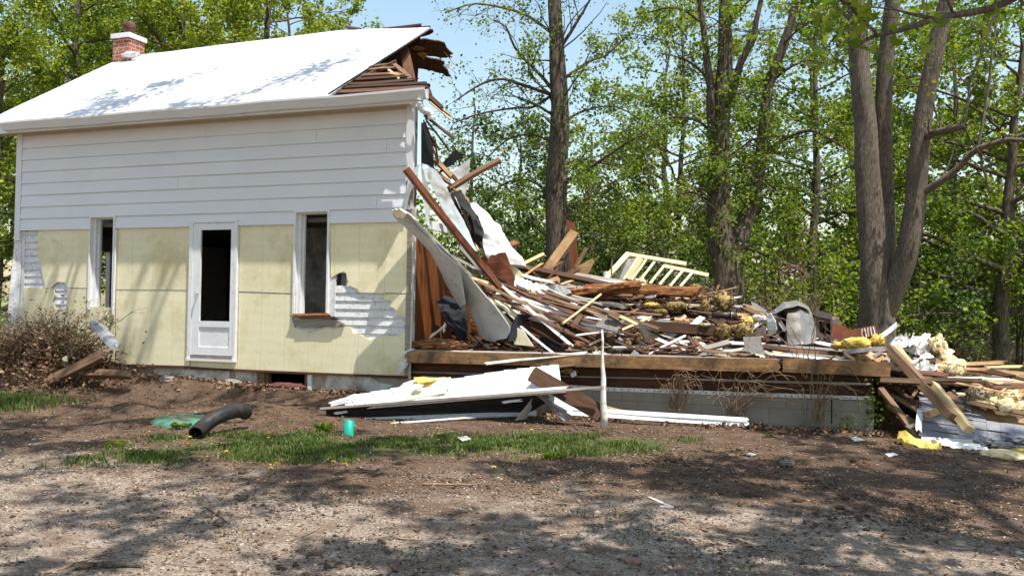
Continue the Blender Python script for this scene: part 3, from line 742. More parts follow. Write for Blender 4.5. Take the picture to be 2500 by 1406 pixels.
# openings in the front wall (x0, x1, z0, z1)
W1 = (wx(227, 620), wx(283, 620), wz(225, 752), wz(255, 532))
DR = (wx(476, 700), wx(581, 700), 0.79, wz(530, 545))
W3 = (wx(726, 640), wx(804, 640), wz(765, 768), wz(765, 519))
HO = (wx(822, 682), wx(846, 682), wz(830, 697), wz(830, 667))
OPEN = [W1, DR, W3, HO]
def strips(mb, x0, x1, z0, z1, ya, yb, thick, opens):
    """one lapped course, bottom edge proud (ya at the top, yb at the bottom), cut by openings"""
    cuts = sorted([(max(o[0], x0), min(o[1], x1)) for o in opens if o[2] < z1-0.004 and o[3] > z0+0.004 and o[0] < x1 and o[1] > x0])
    segs = []; c = x0
    for a, b in cuts:
        if a > c+1e-3: segs.append((c, a))
        c = max(c, b)
    if c < x1-1e-3: segs.append((c, x1))
    spans = [(a, b, z0, z1) for a, b in segs]
    for o in opens:                          # the part of a course over an opening that ends below its top
        if o[2] < z1-0.004 and z0+0.004 < o[3] < z1-0.012 and o[0] < x1 and o[1] > x0: spans.append((max(o[0], x0), min(o[1], x1), o[3], z1))
        if z0+0.012 < o[2] < z1-0.004 and o[3] > z0 and o[0] < x1 and o[1] > x0: spans.append((max(o[0], x0), min(o[1], x1), z0, o[2]))
    yb0, zz0, zz1 = yb, z0, z1
    for a, b, z0, z1 in spans:
        yb = yb0+(ya-yb0)*(z0-zz0)/(zz1-zz0)
        mb.add([(a, yb, z0), (b, yb, z0), (b, ya, z1), (a, ya, z1), (a, yb+thick, z0), (b, yb+thick, z0), (b, ya+thick, z1), (a, ya+thick, z1)],
               [(0, 1, 2, 3), (5, 4, 7, 6), (4, 5, 1, 0), (3, 2, 6, 7), (4, 0, 3, 7), (1, 5, 6, 2)])
# old clapboards under everything, whole storey
mb = MB(); z = 0.64
while z < 2.9:
    strips(mb, -HL+0.06, -0.10, z, z+0.120, 0.003, -0.015, 0.009, OPEN); z += 0.115
mb.build('clapboard', 'paint_old', house)
mb = MB()                                   # the boarding behind it
z = 0.62
cells_x = sorted(set([-HL+0.05, -0.02]+[o[i] for o in OPEN for i in (0, 1)])); cells_z = sorted(set([0.62, 4.42]+[o[i] for o in OPEN for i in (2, 3)]))
for a, b in zip(cells_x, cells_x[1:]):
    for c, d in zip(cells_z, cells_z[1:]):
        if not any(o[0]-1e-4 <= a and b <= o[1]+1e-4 and o[2]-1e-4 <= c and d <= o[3]+1e-4 for o in OPEN):
            mb.box(a, b, 0.012, 0.12, c, d)
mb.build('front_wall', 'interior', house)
# upper siding, eight lapped courses with butt joints
ZS, CO = 2.7853, 0.1967
JN = {0: [505, 455], 1: [455], 2: [310, 925], 3: [510, 925], 4: [440], 5: [268, 722], 6: [510], 7: [95]}
jrows = [[95, 505], [455, 775], [310, 947], [510], [95, 440], [722], [266, 925], [508]]
mb = MB()
for k in range(8):
    z0 = ZS+CO*k; z1 = z0+CO+0.012
    x0, x1 = -HL+0.10, -0.095
    ops = [o for o in OPEN if o is not HO]
    xs = [x0]+sorted(wx(p, 450) for p in jrows[7-k])+[x1]
    for i, (a, b) in enumerate(zip(xs, xs[1:])):
        pr = 0.003*(i % 2)
        strips(mb, a+(0.0 if i == 0 else 0.0012), b-0.0012, z0, z1, -0.043-pr, -0.062-pr, 0.004, ops)
# last course hangs below, bent lip
o = mb.build('siding', 'siding_white', house)
mb = MB(); strips(mb, -HL+0.10, wx(505, 310), ZS+8*CO+0.006, 4.50, -0.050, -0.056, 0.012, []); strips(mb, wx(505, 310)+0.003, wx(763, 270), ZS+8*CO+0.006, 4.50, -0.050, -0.056, 0.012, []); strips(mb, wx(763, 270)+0.003, -0.095, ZS+8*CO+0.006, 4.50, -0.050, -0.056, 0.012, [])
mb.build('frieze_board', 'frieze', house)
# corner boards
mb = MB(); mb.prism([(-HL-0.02, -0.066, 2.62), (-HL+0.10, -0.066, 2.62), (-HL+0.10, -0.066, 4.52), (-HL-0.02, -0.066, 4.52)], (0, 0.05, 0))
mb.build('corner_board', 'siding_white', house)
mb = MB(); a = at(45, 562, -0.02); b = at(20, 835, -0.16)
mb.prism([at(38, 562, -0.02), at(54, 562, -0.02), at(42, 760, -0.08), at(34, 845, -0.14), at(12, 838, -0.16), at(24, 700, -0.08)], (0, 0.022, 0))
o = mb.build('corner_board', 'paint_old', house); tag(o, 'weathered lower corner board splayed outwards')
mb = MB(); mb.prism(Q([(50, 563), (61, 563), (57, 820), (40, 820)], -0.018), (0, 0.012, 0)); mb.build('trim_board', 'paint_old', house)
mb = MB(); mb.prism([(-0.10, -0.070, ZS+0.55), (0.012, -0.070, ZS+0.70), (0.012, -0.070, 4.48), (-0.10, -0.070, 4.48)], (0, 0.045, 0))
mb.build('corner_board', 'siding_white', house)
mb = MB(); mb.prism([(-0.085, -0.040, 0.64), (-0.005, -0.040, 0.64), (0.0, -0.040, 3.35), (-0.07, -0.040, 3.35)], (0, 0.04, 0))
o = mb.build('corner_post', 'wood_grey', house); tag(o, 'bare weathered corner post with flaking paint')
mb = MB(); mb.bar(at(1012, 590, -0.08), at(1000, 925, -0.08), 0.028, 0.016); mb.build('corner_strip', 'metal_grey', house)
# torn shreds of siding at the corner
piece('torn_siding', Q([(1000, 420, -0.085), (1024, 400, -0.08), (1018, 440, -0.085), (1002, 470, -0.09), (992, 508, -0.10), (984, 518, -0.10), (990, 470, -0.09)]), 0.003, 'metal_white', parent=house)
piece('torn_siding', Q([(982, 512, -0.075), (993, 488, -0.085), (1002, 512, -0.075)]), 0.003, 'metal_white', parent=house)
piece('torn_siding', Q([(998, 510, -0.075), (1004, 487, -0.085), (1011, 510, -0.075)]), 0.003, 'metal_white', parent=house)
piece('torn_siding', Q([(1028, 405, -0.06), (1036, 420, -0.03), (1050, 470, 0.05), (1048, 540, 0.1), (1040, 545, 0.08), (1032, 470, 0.0)]), 0.004, 'metal_white', parent=house)
# yellow foam sheathing, one panel per sheet, edges torn as they are
SH = -0.036
def panel(pts, **kw): return piece('sheathing_panel', Q([(p[0], p[1], SH-(p[2] if len(p) > 2 else 0)) for p in pts]), 0.020, 'yellow_foam', parent=house, **kw)
panel([(93, 560), (222, 557), (219, 640), (217, 703), (166, 702), (158, 690), (140, 688), (124, 702), (111, 706), (108, 690), (103, 668), (98, 640), (92, 622)])
panel([(57, 702), (130, 704), (134, 720), (128, 736), (138, 760), (163, 752), (166, 728), (165, 705), (217, 706), (214, 748), (280, 752), (278, 884), (60, 872)])
panel([(287, 556), (475, 551), (470, 708), (283, 706)])
panel([(283, 710), (470, 712), (463, 872), (463, 893), (311, 889), (282, 886)])
panel([(585, 551), (721, 546), (718, 716), (583, 711)])
panel([(583, 715), (718, 720), (716, 770), (712, 776), (720, 800), (738, 806), (760, 812), (778, 806), (800, 797), (812, 803), (826, 799), (845, 797), (858, 800), (862, 813), (880, 817), (905, 830), (922, 822), (940, 818), (960, 822), (985, 812), (1000, 806), (1000, 840), (996, 917), (820, 911), (590, 904), (580, 903), (580, 878)], jagged=0.004)
panel([(806, 545), (975, 542), (1002, 556), (1006, 600), (1004, 716), (940, 715), (935, 716), (878, 714), (870, 704), (856, 699), (846, 698), (850, 688), (846, 668), (838, 663), (825, 668), (808, 678)], jagged=0.004)
panel([(938, 718), (1004, 719), (1003, 790), (996, 782), (985, 772), (970, 770), (962, 752), (952, 748), (954, 733), (937, 731)], jagged=0.005)
panel([(466, 876), (579, 880), (579, 902), (466, 894)])
mb = MB(); mb.bar(at(311, 892, -0.05), at(998, 921, -0.05), 0.030, 0.03, (0, -1, 0.1)); mb.build('starter_strip', 'rim_brown', house)
# window frames
def window(o, label, sill_m, wid=0.045):
    x0, x1, z0, z1 = o
    mb = MB()
    mb.box(x0-wid*0.6, x0+0.004, -0.070, 0.0, z0-0.02, z1); mb.box(x1-0.004, x1+wid*0.6, -0.070, 0.0, z0-0.02, z1)
    mb.box(x0-wid*0.6, x1+wid*0.6, -0.071, 0.0, z1, z1+0.03)
    mb.box(x0, x0+0.055, 0.0, 0.13, z0, z1); mb.box(x1-0.012, x1, 0.0, 0.13, z0, z1); mb.box(x0, x1, 0.002, 0.13, z1-0.02, z1-0.001)
    mb.box(x0+0.055, x0+0.085, 0.05, 0.085, z0, z1-0.02)
    f = mb.build('window_frame', 'paint_white', house); tag(f, label)
    return f
f1 = window(W1, 'gutted narrow window with open frame', 'paint_white')
f3 = window(W3, 'gutted window with rotten sill', 'wood_rotten')
plank('sill', at(716, 770, -0.06), at(806, 768, -0.06), 0.035, 0.07, 'wood_rotten', parent=house, n=(0, -1, 0.2), jag=(0.05, 0.03)); plank('sill', at(735, 775, -0.075), at(818, 777, -0.075), 0.03, 0.06, 'wood_dark', parent=house, n=(0, -1, 0.2), jag=(0.06, 0.06))
piece('rotten_sill', Q([(712, 780), (735, 774), (790, 776), (822, 782), (840, 790), (820, 797), (800, 794), (770, 799), (738, 797), (718, 793)], -0.075), 0.05, 'wood_grey', parent=house, jagged=0.008)
mb = MB(); mb.box(W3[1]+0.028, W3[1]+0.125, -0.024, -0.010, W3[2]-0.02, wz(810, 679)); mb.build('trim_board', 'paint_old', house)
mb = MB(); mb.prism(Q([(723, 690), (716, 720), (713, 776), (722, 770)], -0.05), (0, 0.012, 0)); mb.build('trim_board', 'paint_old', house)
mb = MB(); mb.bar(at(284, 560, -0.07), at(276, 768, -0.08), 0.02, 0.03, (0, -1, 0)); mb.build('trim_board', 'paint_white', house)
# door: a glazed storm door whose pane is gone
x0, x1, z0, z1 = DR
mb = MB(); mb.box(x0-0.055, x0+0.012, -0.085, 0.0, z0-0.02, z1); mb.box(x1-0.012, x1+0.03, -0.085, 0.0, z0-0.02, z1); mb.box(x0-0.055, x1+0.03, -0.087, 0.0, z1, z1+0.03)
mb.box(x0-0.058, x1+0.032, -0.110, -0.02, z0-0.055, z0-0.02)
mb.build('door_frame', 'paint_white', house)
mb = MB(); mb.box(x0+0.02, x1-0.012, -0.10, -0.045, z0-0.018, z0+0.035); mb.build('door_sill', 'wood_grey', house)
gx0, gx1 = wx(497, 650), wx(571, 650); gz0, gz1 = wz(535, 784), wz(535, 562)
mb = MB(); a, b = x0+0.014, x1-0.014; yf, yb = -0.078, -0.045
mb.box(a, gx0, yf, yb, z0+0.04, z1-0.005); mb.box(gx1, b, yf, yb, z0+0.04, z1-0.005); mb.box(gx0, gx1, yf, yb, gz1, z1-0.005)
mb.box(gx0, gx1, yf, yb, z0+0.04, z0+0.14); mb.box(gx0, gx1, yf, yb, gz0-0.09, gz0); mb.box(gx0, gx1, yf+0.016, yb, z0+0.14, gz0-0.09)
for (u0, u1, v0, v1) in ((gx0, gx1, z0+0.145, z0+0.16), (gx0, gx1, gz0-0.11, gz0-0.095)): mb.box(u0+0.004, u1-0.004, yf+0.006, yf+0.018, v0, v1)
d = mb.build('storm_door', 'paint_white', house)
mb = MB(); h = at(481, 716, -0.10); mb.tube([h+Vector((0, 0.02, 0)), h+Vector((0, -0.03, 0))], 0.012, 8); mb.bar(h+Vector((-0.006, -0.03, 0.02)), h+Vector((-0.012, -0.035, -0.10)), 0.014, 0.012, (0, -1, 0))
hd = mb.build('door_handle', 'metal_grey', None); hd.parent = d
hd.matrix_parent_inverse = Matrix.Translation(-Vector(house.location))
# inside: a dark room
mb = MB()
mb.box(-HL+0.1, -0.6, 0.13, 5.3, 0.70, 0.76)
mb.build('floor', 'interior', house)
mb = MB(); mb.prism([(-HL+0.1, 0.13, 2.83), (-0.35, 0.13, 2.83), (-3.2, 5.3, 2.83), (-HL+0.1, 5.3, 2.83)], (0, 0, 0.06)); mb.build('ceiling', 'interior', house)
mb = MB(); mb.prism([(-0.42, 0.13, 0.76), (-0.42, 0.13, 2.83), (-3.2, 5.3, 2.83), (-3.2, 5.3, 0.76)], (-0.06, 0, 0)); mb.build('light_block_wall', 'interior', house)  # unseen slanted wall, added to keep daylight from the torn end out
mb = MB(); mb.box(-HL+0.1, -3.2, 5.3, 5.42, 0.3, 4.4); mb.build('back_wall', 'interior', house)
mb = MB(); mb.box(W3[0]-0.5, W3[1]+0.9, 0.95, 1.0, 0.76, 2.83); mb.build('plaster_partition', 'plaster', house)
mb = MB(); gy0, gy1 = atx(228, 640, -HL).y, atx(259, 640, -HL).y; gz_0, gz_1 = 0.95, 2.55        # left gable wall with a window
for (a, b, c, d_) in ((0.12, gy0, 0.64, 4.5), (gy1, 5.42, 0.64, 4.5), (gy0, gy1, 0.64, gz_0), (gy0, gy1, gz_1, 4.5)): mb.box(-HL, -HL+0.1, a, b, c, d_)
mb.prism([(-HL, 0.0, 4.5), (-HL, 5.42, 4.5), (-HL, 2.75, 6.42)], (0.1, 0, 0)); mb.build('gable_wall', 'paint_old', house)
# foundation
mb = MB(); cx0, cx1 = wx(628, 925), wx(752, 925)
mb.box(-HL, cx0, 0.01, 0.3, -0.2, 0.635); mb.box(cx1, 0.0, 0.01, 0.3, -0.2, 0.635); mb.box(cx0, cx1, 0.01, 0.3, -0.2, 0.40); mb.box(-HL, -HL+0.3, 0.3, 5.4, -0.2, 0.635); mb.box(-HL+0.3, -3.0, 5.1, 5.4, -0.2, 0.635)
mb.build('foundation_wall', 'stone', house)
for pts in ([(375, 893), (470, 897), (560, 899), (560, 930), (560, 960), (375, 960)], [(575, 900), (626, 902), (628, 960), (575, 960)], [(800, 916), (905, 920), (925, 934), (960, 940), (925, 960), (790, 960)]):
    piece('plaster_patch', Q(pts, -0.006), 0.014, 'plaster', parent=house)
mb = MB(); mb.box(cx0, cx0+0.13, -0.005, 0.12, 0.40, 0.62); mb.box(cx1-0.05, cx1, -0.005, 0.12, 0.40, 0.62); mb.box(cx0+0.13, cx0+0.17, 0.03, 0.12, 0.40, 0.62); mb.box(cx0+0.13, cx1-0.05, -0.004, 0.11, 0.595, 0.619); mb.build('basement_window_frame', 'wood_brown', house)
mb = MB(); mb.box(cx1+0.01, cx1+0.075, -0.03, 0.02, 0.35, 0.60); mb.build('trim_board', 'paint_white', house)

# ---- roof
RY, RZ = 2.75, None
EY, EZ = -0.42, 4.535
def ridge_z(px, py): return at(px, py, RY).z
ZL = ridge_z(356, 132); ZM = ridge_z(850, 73); ZR = ridge_z(1048, 67)
SL = (ZL-EZ)/(RY-EY)
def roof_front():
    XR0 = -HL-0.46
    xe = at(802, 224, EY).x; xr = at(1048, 68, RY).x
    xm = at(850, 73, RY).x
    nu, nv = 60, 16; top = []
    for j in range(nv+1):
        v = j/nv
        for i in range(nu+1):
            u = i/nu
            x1 = xe+(xr-xe)*v+0.02*noise.noise(Vector((v*9, 3, 1)))*(1 if 0 < v < 1 else 0)
            x = XR0+(x1-XR0)*u
            zr = ZL if x < -7 else (ZL+(ZM-ZL)*min(1, (x+7)/(xm+7)) if x < xm else ZM+(ZR-ZM)*min(1, (x-xm)/(xr-xm)))
            y = EY+(RY-EY)*v; z = EZ+(zr-EZ)*v
            z += 0.012*noise.noise(Vector((x*1.1, y*1.3, 2)))+0.004*noise.noise(Vector((x*5, y*5, 7)))
            top.append(Vector((x, y, z)))
    S = len(top); vs = top+[p+Vector((0, 0.014, -0.026)) for p in top]; fs = []
    for j in range(nv):
        for i in range(nu):
            q = j*(nu+1)+i; fs.append((q, q+1, q+nu+2, q+nu+1)); fs.append((S+q, S+q+nu+1, S+q+nu+2, S+q+1))
    for i in range(nu):
        fs.append((i, S+i, S+i+1, i+1)); q = nv*(nu+1)+i; fs.append((q, q+1, S+q+1, S+q))
    for j in range(nv):
        q = j*(nu+1); fs.append((q, q+nu+1, S+q+nu+1, S+q)); q += nu; fs.append((q, S+q, S+q+nu+1, q+nu+1))
    return mesh_obj('roof', vs, fs, 'roof_white', house)
m = bpy.data.materials.new('roof_white'); m.use_nodes = True; nt = m.node_tree; M['roof_white'] = m
bs = nt.nodes['Principled BSDF']; tc = nt.nodes.new('ShaderNodeTexCoord')
br = nt.nodes.new('ShaderNodeTexBrick'); mp = nt.nodes.new('ShaderNodeMapping'); mp.inputs['Scale'].default_value = (1, 1, 1)
nt.links.new(tc.outputs['Object'], mp.inputs[0]); nt.links.new(mp.outputs[0], br.inputs[0])
br.inputs['Scale'].default_value = 1.0; br.inputs['Brick Width'].default_value = 0.31; br.inputs['Row Height'].default_value = 0.125; br.inputs['Mortar Size'].default_value = 0.008; br.inputs['Mortar Smooth'].default_value = 0.3
nz = _noise(nt, tc.outputs['Object'], 2.5, 6, 0.7)
col = _ramp(nt, nz, [(0.3, (0.56, 0.56, 0.58)), (0.6, (0.70, 0.70, 0.70))])
st = _noise(nt, tc.outputs['Object'], 14, 6, 0.75, (0.35, 1.6, 1.6)); col = _mix(nt, _ramp(nt, st, [(0.60, (0, 0, 0)), (0.70, (0.7, 0.7, 0.7))]), col, (0.40, 0.40, 0.42))
col = _mix(nt, br.outputs['Fac'], col, (0.40, 0.39, 0.39))
nt.links.new(col, bs.inputs['Base Color']); bs.inputs['Roughness'].default_value = 0.6; bs.inputs['Specular IOR Level'].default_value = 0.3
inv = nt.nodes.new('ShaderNodeInvert'); nt.links.new(br.outputs['Fac'], inv.inputs['Color'])
b1 = _bump(nt, inv.outputs[0], 0.5, 0.006); b2 = _bump(nt, _noise(nt, tc.outputs['Object'], 60, 4, 0.7), 0.25, 0.003, b1)
nt.links.new(b2, bs.inputs['Normal'])
roof = roof_front()
# underside boarding and the back slope
def back_z(y): return ZL-SL*(y-RY)
mb = MB(); xr_ = at(1048, 68, RY).x
mb.prism([(-HL-0.46, RY+0.003, ZL-0.03), (xr_-0.15, RY+0.003, ZM-0.03), (-3.1, 6.0, back_z(6.0)-0.03), (-HL-0.46, 6.0, back_z(6.0)-0.03)], (0, -0.01, -0.03)); mb.build('back_roof', 'wood_dark', house)
mb = MB(); mb.prism([(-HL-0.40, EY+0.06, EZ-0.03), (at(802, 224, EY).x-0.05, EY+0.06, EZ-0.03), (xr_-0.15, RY-0.02, ZR-0.05), (-HL-0.40, RY-0.02, ZL-0.05)], (0, 0.01, -0.022)); mb.build('roof_boarding', 'wood_dark', house)
nb = (0, SL, 1.0)
def bp(px, py, drop=0.0): return atplane(px, py, (0, RY, ZL-0.05-drop), nb)
for pts in ([(1000, 94), (1070, 101), (1085, 106), (1090, 118), (1106, 133), (1096, 136), (1104, 142), (1085, 142), (1040, 137), (1000, 122)],
            [(1000, 128), (1030, 138), (1075, 148), (1086, 153), (1080, 160), (1092, 172), (1100, 189), (1088, 187), (1080, 180), (1040, 171), (1000, 162)],
            [(1015, 84), (1038, 76), (1056, 74), (1058, 80), (1048, 86), (1034, 90), (1010, 96)]):
    piece('roof_board', [bp(*p) for p in pts], 0.024, 'wood_dark', parent=house, jagged=0.012)
piece('roof_board', [bp(p[0], p[1], 0.05) for p in ((1004, 118), (1015, 113), (1030, 116), (1036, 121), (1024, 125), (1010, 122))], 0.02, 'wood_tan', parent=house)
piece('roof_board', [bp(p[0], p[1], 0.05) for p in ((1018, 132), (1030, 128), (1043, 133), (1040, 140), (1034, 146), (1028, 140))], 0.02, 'wood_tan', parent=house)
plank('splinter', bp(1085, 128), bp(1108, 155), 0.02, 0.012, 'wood_pine', parent=house); plank('splinter', bp(1090, 160), bp(1112, 178), 0.018, 0.012, 'wood_pine', parent=house)
# ridge cap sliver
plank('ridge_board', at(846, 68, RY), at(880, 71, RY), 0.05, 0.03, 'wood_dark', parent=house); plank('ridge_board', at(650, 99, RY+0.04), at(1046, 67, RY+0.04), 0.03, 0.03, 'wood_dark', parent=house, n=(0, 0, 1))
# exposed roof boards in the torn corner, running along the eave
fs_n = (0, -(ZL-EZ), RY-EY)
def fp(px, py, drop=0.035): return atplane(px, py, (0, EY, EZ-drop), fs_n)
nrm = Vector(fs_n).normalized()
for (a, b, c, d_, mm) in (((812, 224), (1040, 214), 12, 0, 'wood_red'), ((826, 215), (1030, 204), 10, 0, 'wood_dark'), ((842, 206), (1006, 196), 10, 0, 'wood_dark'),
                      ((858, 196), (985, 187), 9, 0, 'wood_dark'), ((880, 186), (975, 179), 9, 0, 'wood_red'), ((896, 172), (962, 165), 8, 0, 'wood_brown'), ((905, 164), (940, 158), 7, 0, 'wood_brown'), ((955, 180), (982, 184), 7, 0, 'wood_tan')):
    p, q = fp(*a), fp(*b); plank('roof_board', p, q, c*pxm(p)*1.75, 0.022, mm, parent=house, n=nrm, jag=(0.05, 0.12))
for (a, b, mm, w) in (((822, 220), (968, 150), 'wood_dark', 0.05), ((962, 160), (1002, 194), 'wood_brown', 0.06), ((948, 172), (975, 196), 'wood_pine', 0.03), ((1000, 207), (1046, 208), 'tar_paper', 0.06)):
    p, q = fp(*a, 0.06), fp(*b, 0.06); plank('rafter', p, q, w, 0.05, mm, parent=house, n=nrm)
# dark void lining under the missing roof: attic floor
mb = MB(); mb.prism([(-4.5, 0.0, 4.40), (0.0, 0.0, 4.40), (-1.0, 1.8, 4.40), (-4.5, 5.0, 4.40)], (0, 0, 0.03)); mb.build('attic_floor', 'wood_dark', house)
plank('attic_post', at(986, 120, 2.2), at(1004, 205, 1.7), 0.16, 0.06, 'wood_red', parent=house, n=(0.3, -1, 0), jag=(0.01, 0.01))
# tear edge of the roofing, curling metal/felt
a, b = at(802, 226, EY), at(1048, 69, RY); plank('roofing_edge', a+Vector((0.02, 0, -0.02)), b+Vector((0.02, 0, -0.02)), 0.02, 0.02, 'tar_paper', parent=house, n=nrm)
# gutter
GXL, GXR = at(2, 310, EY-0.06).x, at(1038, 225, EY-0.06).x
prof = [(0.0, 0.0), (0.0, -0.135), (-0.075, -0.135), (-0.105, -0.075), (-0.13, -0.03), (-0.13, 0.0), (-0.122, 0.0), (-0.122, -0.03), (-0.097, -0.075), (-0.07, -0.127), (-0.008, -0.127), (-0.008, 0.0)]
mb = MB(); n = len(prof); y0, zt = EY+0.045, EZ-0.012
for i in range(13):
    x = GXL+(GXR-GXL)*i/12; dz = 0.008*math.sin(i*1.7)
    mb.v += [Vector((x, y0+p[0], zt+p[1]+dz)) for p in prof]
for i in range(12):
    for k in range(n): mb.f.append((i*n+k, (i+1)*n+k, (i+1)*n+(k+1) % n, i*n+(k+1) % n))
mb.f += [tuple(range(n)), tuple(range(13*n-1, 12*n-1, -1))]
g = mb.build('gutter', 'gutter_grey', house)
mb = MB(); mb.box(-HL-0.44, at(1020, 240, EY+0.05).x, y0+0.003, y0+0.03, zt-0.16, zt-0.01); mb.build('fascia', 'paint_white', house)
mb = MB(); mb.box(-HL-0.40, 0.0, y0+0.03, -0.03, zt-0.12, zt-0.105); mb.build('soffit', 'frieze', house)
mb = MB(); mb.prism([(-HL-0.46, EY+0.06, EZ-0.03), (-HL-0.46, RY, ZL-0.03), (-HL-0.46, RY, ZL-0.20), (-HL-0.46, EY+0.06, EZ-0.18)], (0.03, 0, 0)); mb.build('rake_board', 'paint_white', house)
# corrugated elbow of the downspout
pts = [at(1027, 236, EY-0.02), at(1025, 254, EY-0.02), at(1030, 267, EY+0.02), at(1040, 272, EY+0.07), at(1050, 276, EY+0.12), at(1053, 292, EY+0.14)]
pp = _resample([Vector(p) for p in pts], 40); mb = MB(); mb.tube(pp, [0.046+0.004*math.sin(i*1.9) for i in range(41)], 10)
o = mb.build('downspout_elbow', 'gutter_grey', house, True)
# torn right end above the ceiling: tar paper, broken lath and studs
piece('tar_paper', [atx(p[0], p[1], 0.01) for p in ((1030, 300), (1040, 300), (1052, 330), (1058, 345), (1060, 415), (1052, 422), (1030, 405))], 0.012, 'tar_paper', parent=house)
for (p, q, w, mm) in (((1034, 295, 0.1), (1062, 360, 0.5), 7, 'wood_red'), ((1050, 330, 0.3), (1072, 365, 0.6), 6, 'wood_rotten'), ((1062, 340, 0.4), (1070, 400, 0.6), 5, 'wood_rotten'),
                      ((1046, 312, 0.2), (1062, 322, 0.4), 6, 'wood_brown'), ((1034, 232, 0.0), (1100, 283, 0.4), 8, 'wood_grey'), ((1042, 230, 0.0), (1080, 265, 0.2), 14, 'wood_dark'), ((1042, 215, -0.2), (1050, 236, -0.2), 12, 'wood_red'),
                      ((1036, 280, 0.1), (1106, 338, 0.5), 8, 'wood_dark'), ((1040, 292, 0.2), (1096, 368, 0.6), 5, 'tar_paper'), ((1050, 250, 0.0), (1098, 290, 0.3), 5, 'wood_pine'), ((1056, 358, 0.5), (1068, 398, 0.6), 4, 'wood_tan')):
    B(None, p, q, w, mm, 'broken_lath', parent=house, jag=(0.03, 0.05))
# orange wood panelling on the exposed end of the ground floor
mb = MB(); yy = 0.06; k = 0
mb_p = [(0.10, 2.62), (0.5, 2.58), (0.9, 2.50), (1.3, 2.40), (1.9, 2.2), (2.6, 2.0)]
prev = 0.06
zt_ = lambda y: 2.62-0.24*(y)+0.03*math.sin(y*23)
while prev < 2.9:
    nx = prev+0.145; mb.prism([(0.012, prev+0.003, 1.0), (0.012, nx-0.003, 1.0), (0.012, nx-0.003, zt_(nx)), (0.012, prev+0.003, zt_(prev))], (-0.016, 0, 0)); prev = nx
mb.build('wood_panelling', 'wood_orange', house)
mb = MB(); mb.box(-0.06, -0.008, 0.05, 3.0, 0.9, 1.9); mb.build('end_wall', 'wood_dark', house)
mb = MB(); mb.box(-0.02, 0.02, 0.0, 0.05, 1.0, 3.0); mb.build('corner_stud', 'plaster', house)
plank('end_board', atx(1042, 548, 0.015), atx(1100, 560, 0.015), 0.12, 0.02, 'paint_old', parent=house, n=(1, 0, 0.1))
# chimney
ch_y0, ch_y1 = 2.38, 2.80; c0 = at(275, 120, ch_y0).x; c1 = at(314, 120, ch_y0).x
zb_, zt_c = 5.6, at(314, 91, ch_y0).z
m = bpy.data.materials.new('brick'); m.use_nodes = True; nt = m.node_tree; M['brick'] = m
bs = nt.nodes['Principled BSDF']; tc = nt.nodes.new('ShaderNodeTexCoord'); sep = nt.nodes.new('ShaderNodeSeparateXYZ'); nt.links.new(tc.outputs['Object'], sep.inputs[0])
ad = nt.nodes.new('ShaderNodeMath'); ad.operation = 'ADD'; nt.links.new(sep.outputs[0], ad.inputs[0]); nt.links.new(sep.outputs[1], ad.inputs[1])
cb = nt.nodes.new('ShaderNodeCombineXYZ'); nt.links.new(ad.outputs[0], cb.inputs[0]); nt.links.new(sep.outputs[2], cb.inputs[1])
br = nt.nodes.new('ShaderNodeTexBrick'); nt.links.new(cb.outputs[0], br.inputs[0]); br.inputs['Scale'].default_value = 1
br.inputs['Brick Width'].default_value = 0.21; br.inputs['Row Height'].default_value = 0.072; br.inputs['Mortar Size'].default_value = 0.007
br.inputs['Color1'].default_value = (0.24, 0.060, 0.035, 1); br.inputs['Color2'].default_value = (0.34, 0.105, 0.06, 1); br.inputs['Mortar'].default_value = (0.45, 0.38, 0.31, 1)
pn = _noise(nt, tc.outputs['Object'], 9, 6, 0.7); col = _mix(nt, _ramp(nt, pn, [(0.56, (0, 0, 0)), (0.62, (0.8, 0.8, 0.8))]), br.outputs[0], (0.52, 0.42, 0.33))
nt.links.new(col, bs.inputs['Base Color']); bs.inputs['Roughness'].default_value = 0.9
inv = nt.nodes.new('ShaderNodeInvert'); nt.links.new(br.outputs['Fac'], inv.inputs['Color']); nt.links.new(_bump(nt, inv.outputs[0], 0.7, 0.01), bs.inputs['Normal'])
mb = MB(); mb.box(c0, c1, ch_y0, ch_y1, zb_, zt_c)
ch = mb.build('chimney', 'brick', house)
def sub(o, par):                         # make o a sub-part of a part that sits in house coordinates
    o.parent = par; o.matrix_parent_inverse = Matrix.Translation(-Vector(house.location)); return o
mb = MB(); mb.box(c0-0.03, c1+0.03, ch_y0-0.03, ch_y1+0.03, zt_c, zt_c+0.09); sub(mb.build('chimney_cap', 'paint_white', None), ch)
cc = Vector(((c0+c1)/2, (ch_y0+ch_y1)/2, zt_c+0.09)); mb = MB(); mb.tube([cc, cc+Vector((0, 0, 0.10)), cc+Vector((0, 0, 0.13)), cc+Vector((0, 0, 0.24)), cc+Vector((0, 0, 0.27))], [0.09, 0.09, 0.125, 0.125, 0.10], 14)
sub(mb.build('flue_pot', 'clay_dark', None, True), ch)
mb = MB(); mb.box(-HL+0.1, -HL+0.30, gy1+0.02, gy1+0.9, 0.7, 5.6); mb.build('chimney_breast', 'brick', house)
lump('flashing', at(318, 134, ch_y0-0.02), 0.20, 0.06, 0.05, 'paint_white', amp=0.5, freq=3, sub=3, parent=house)
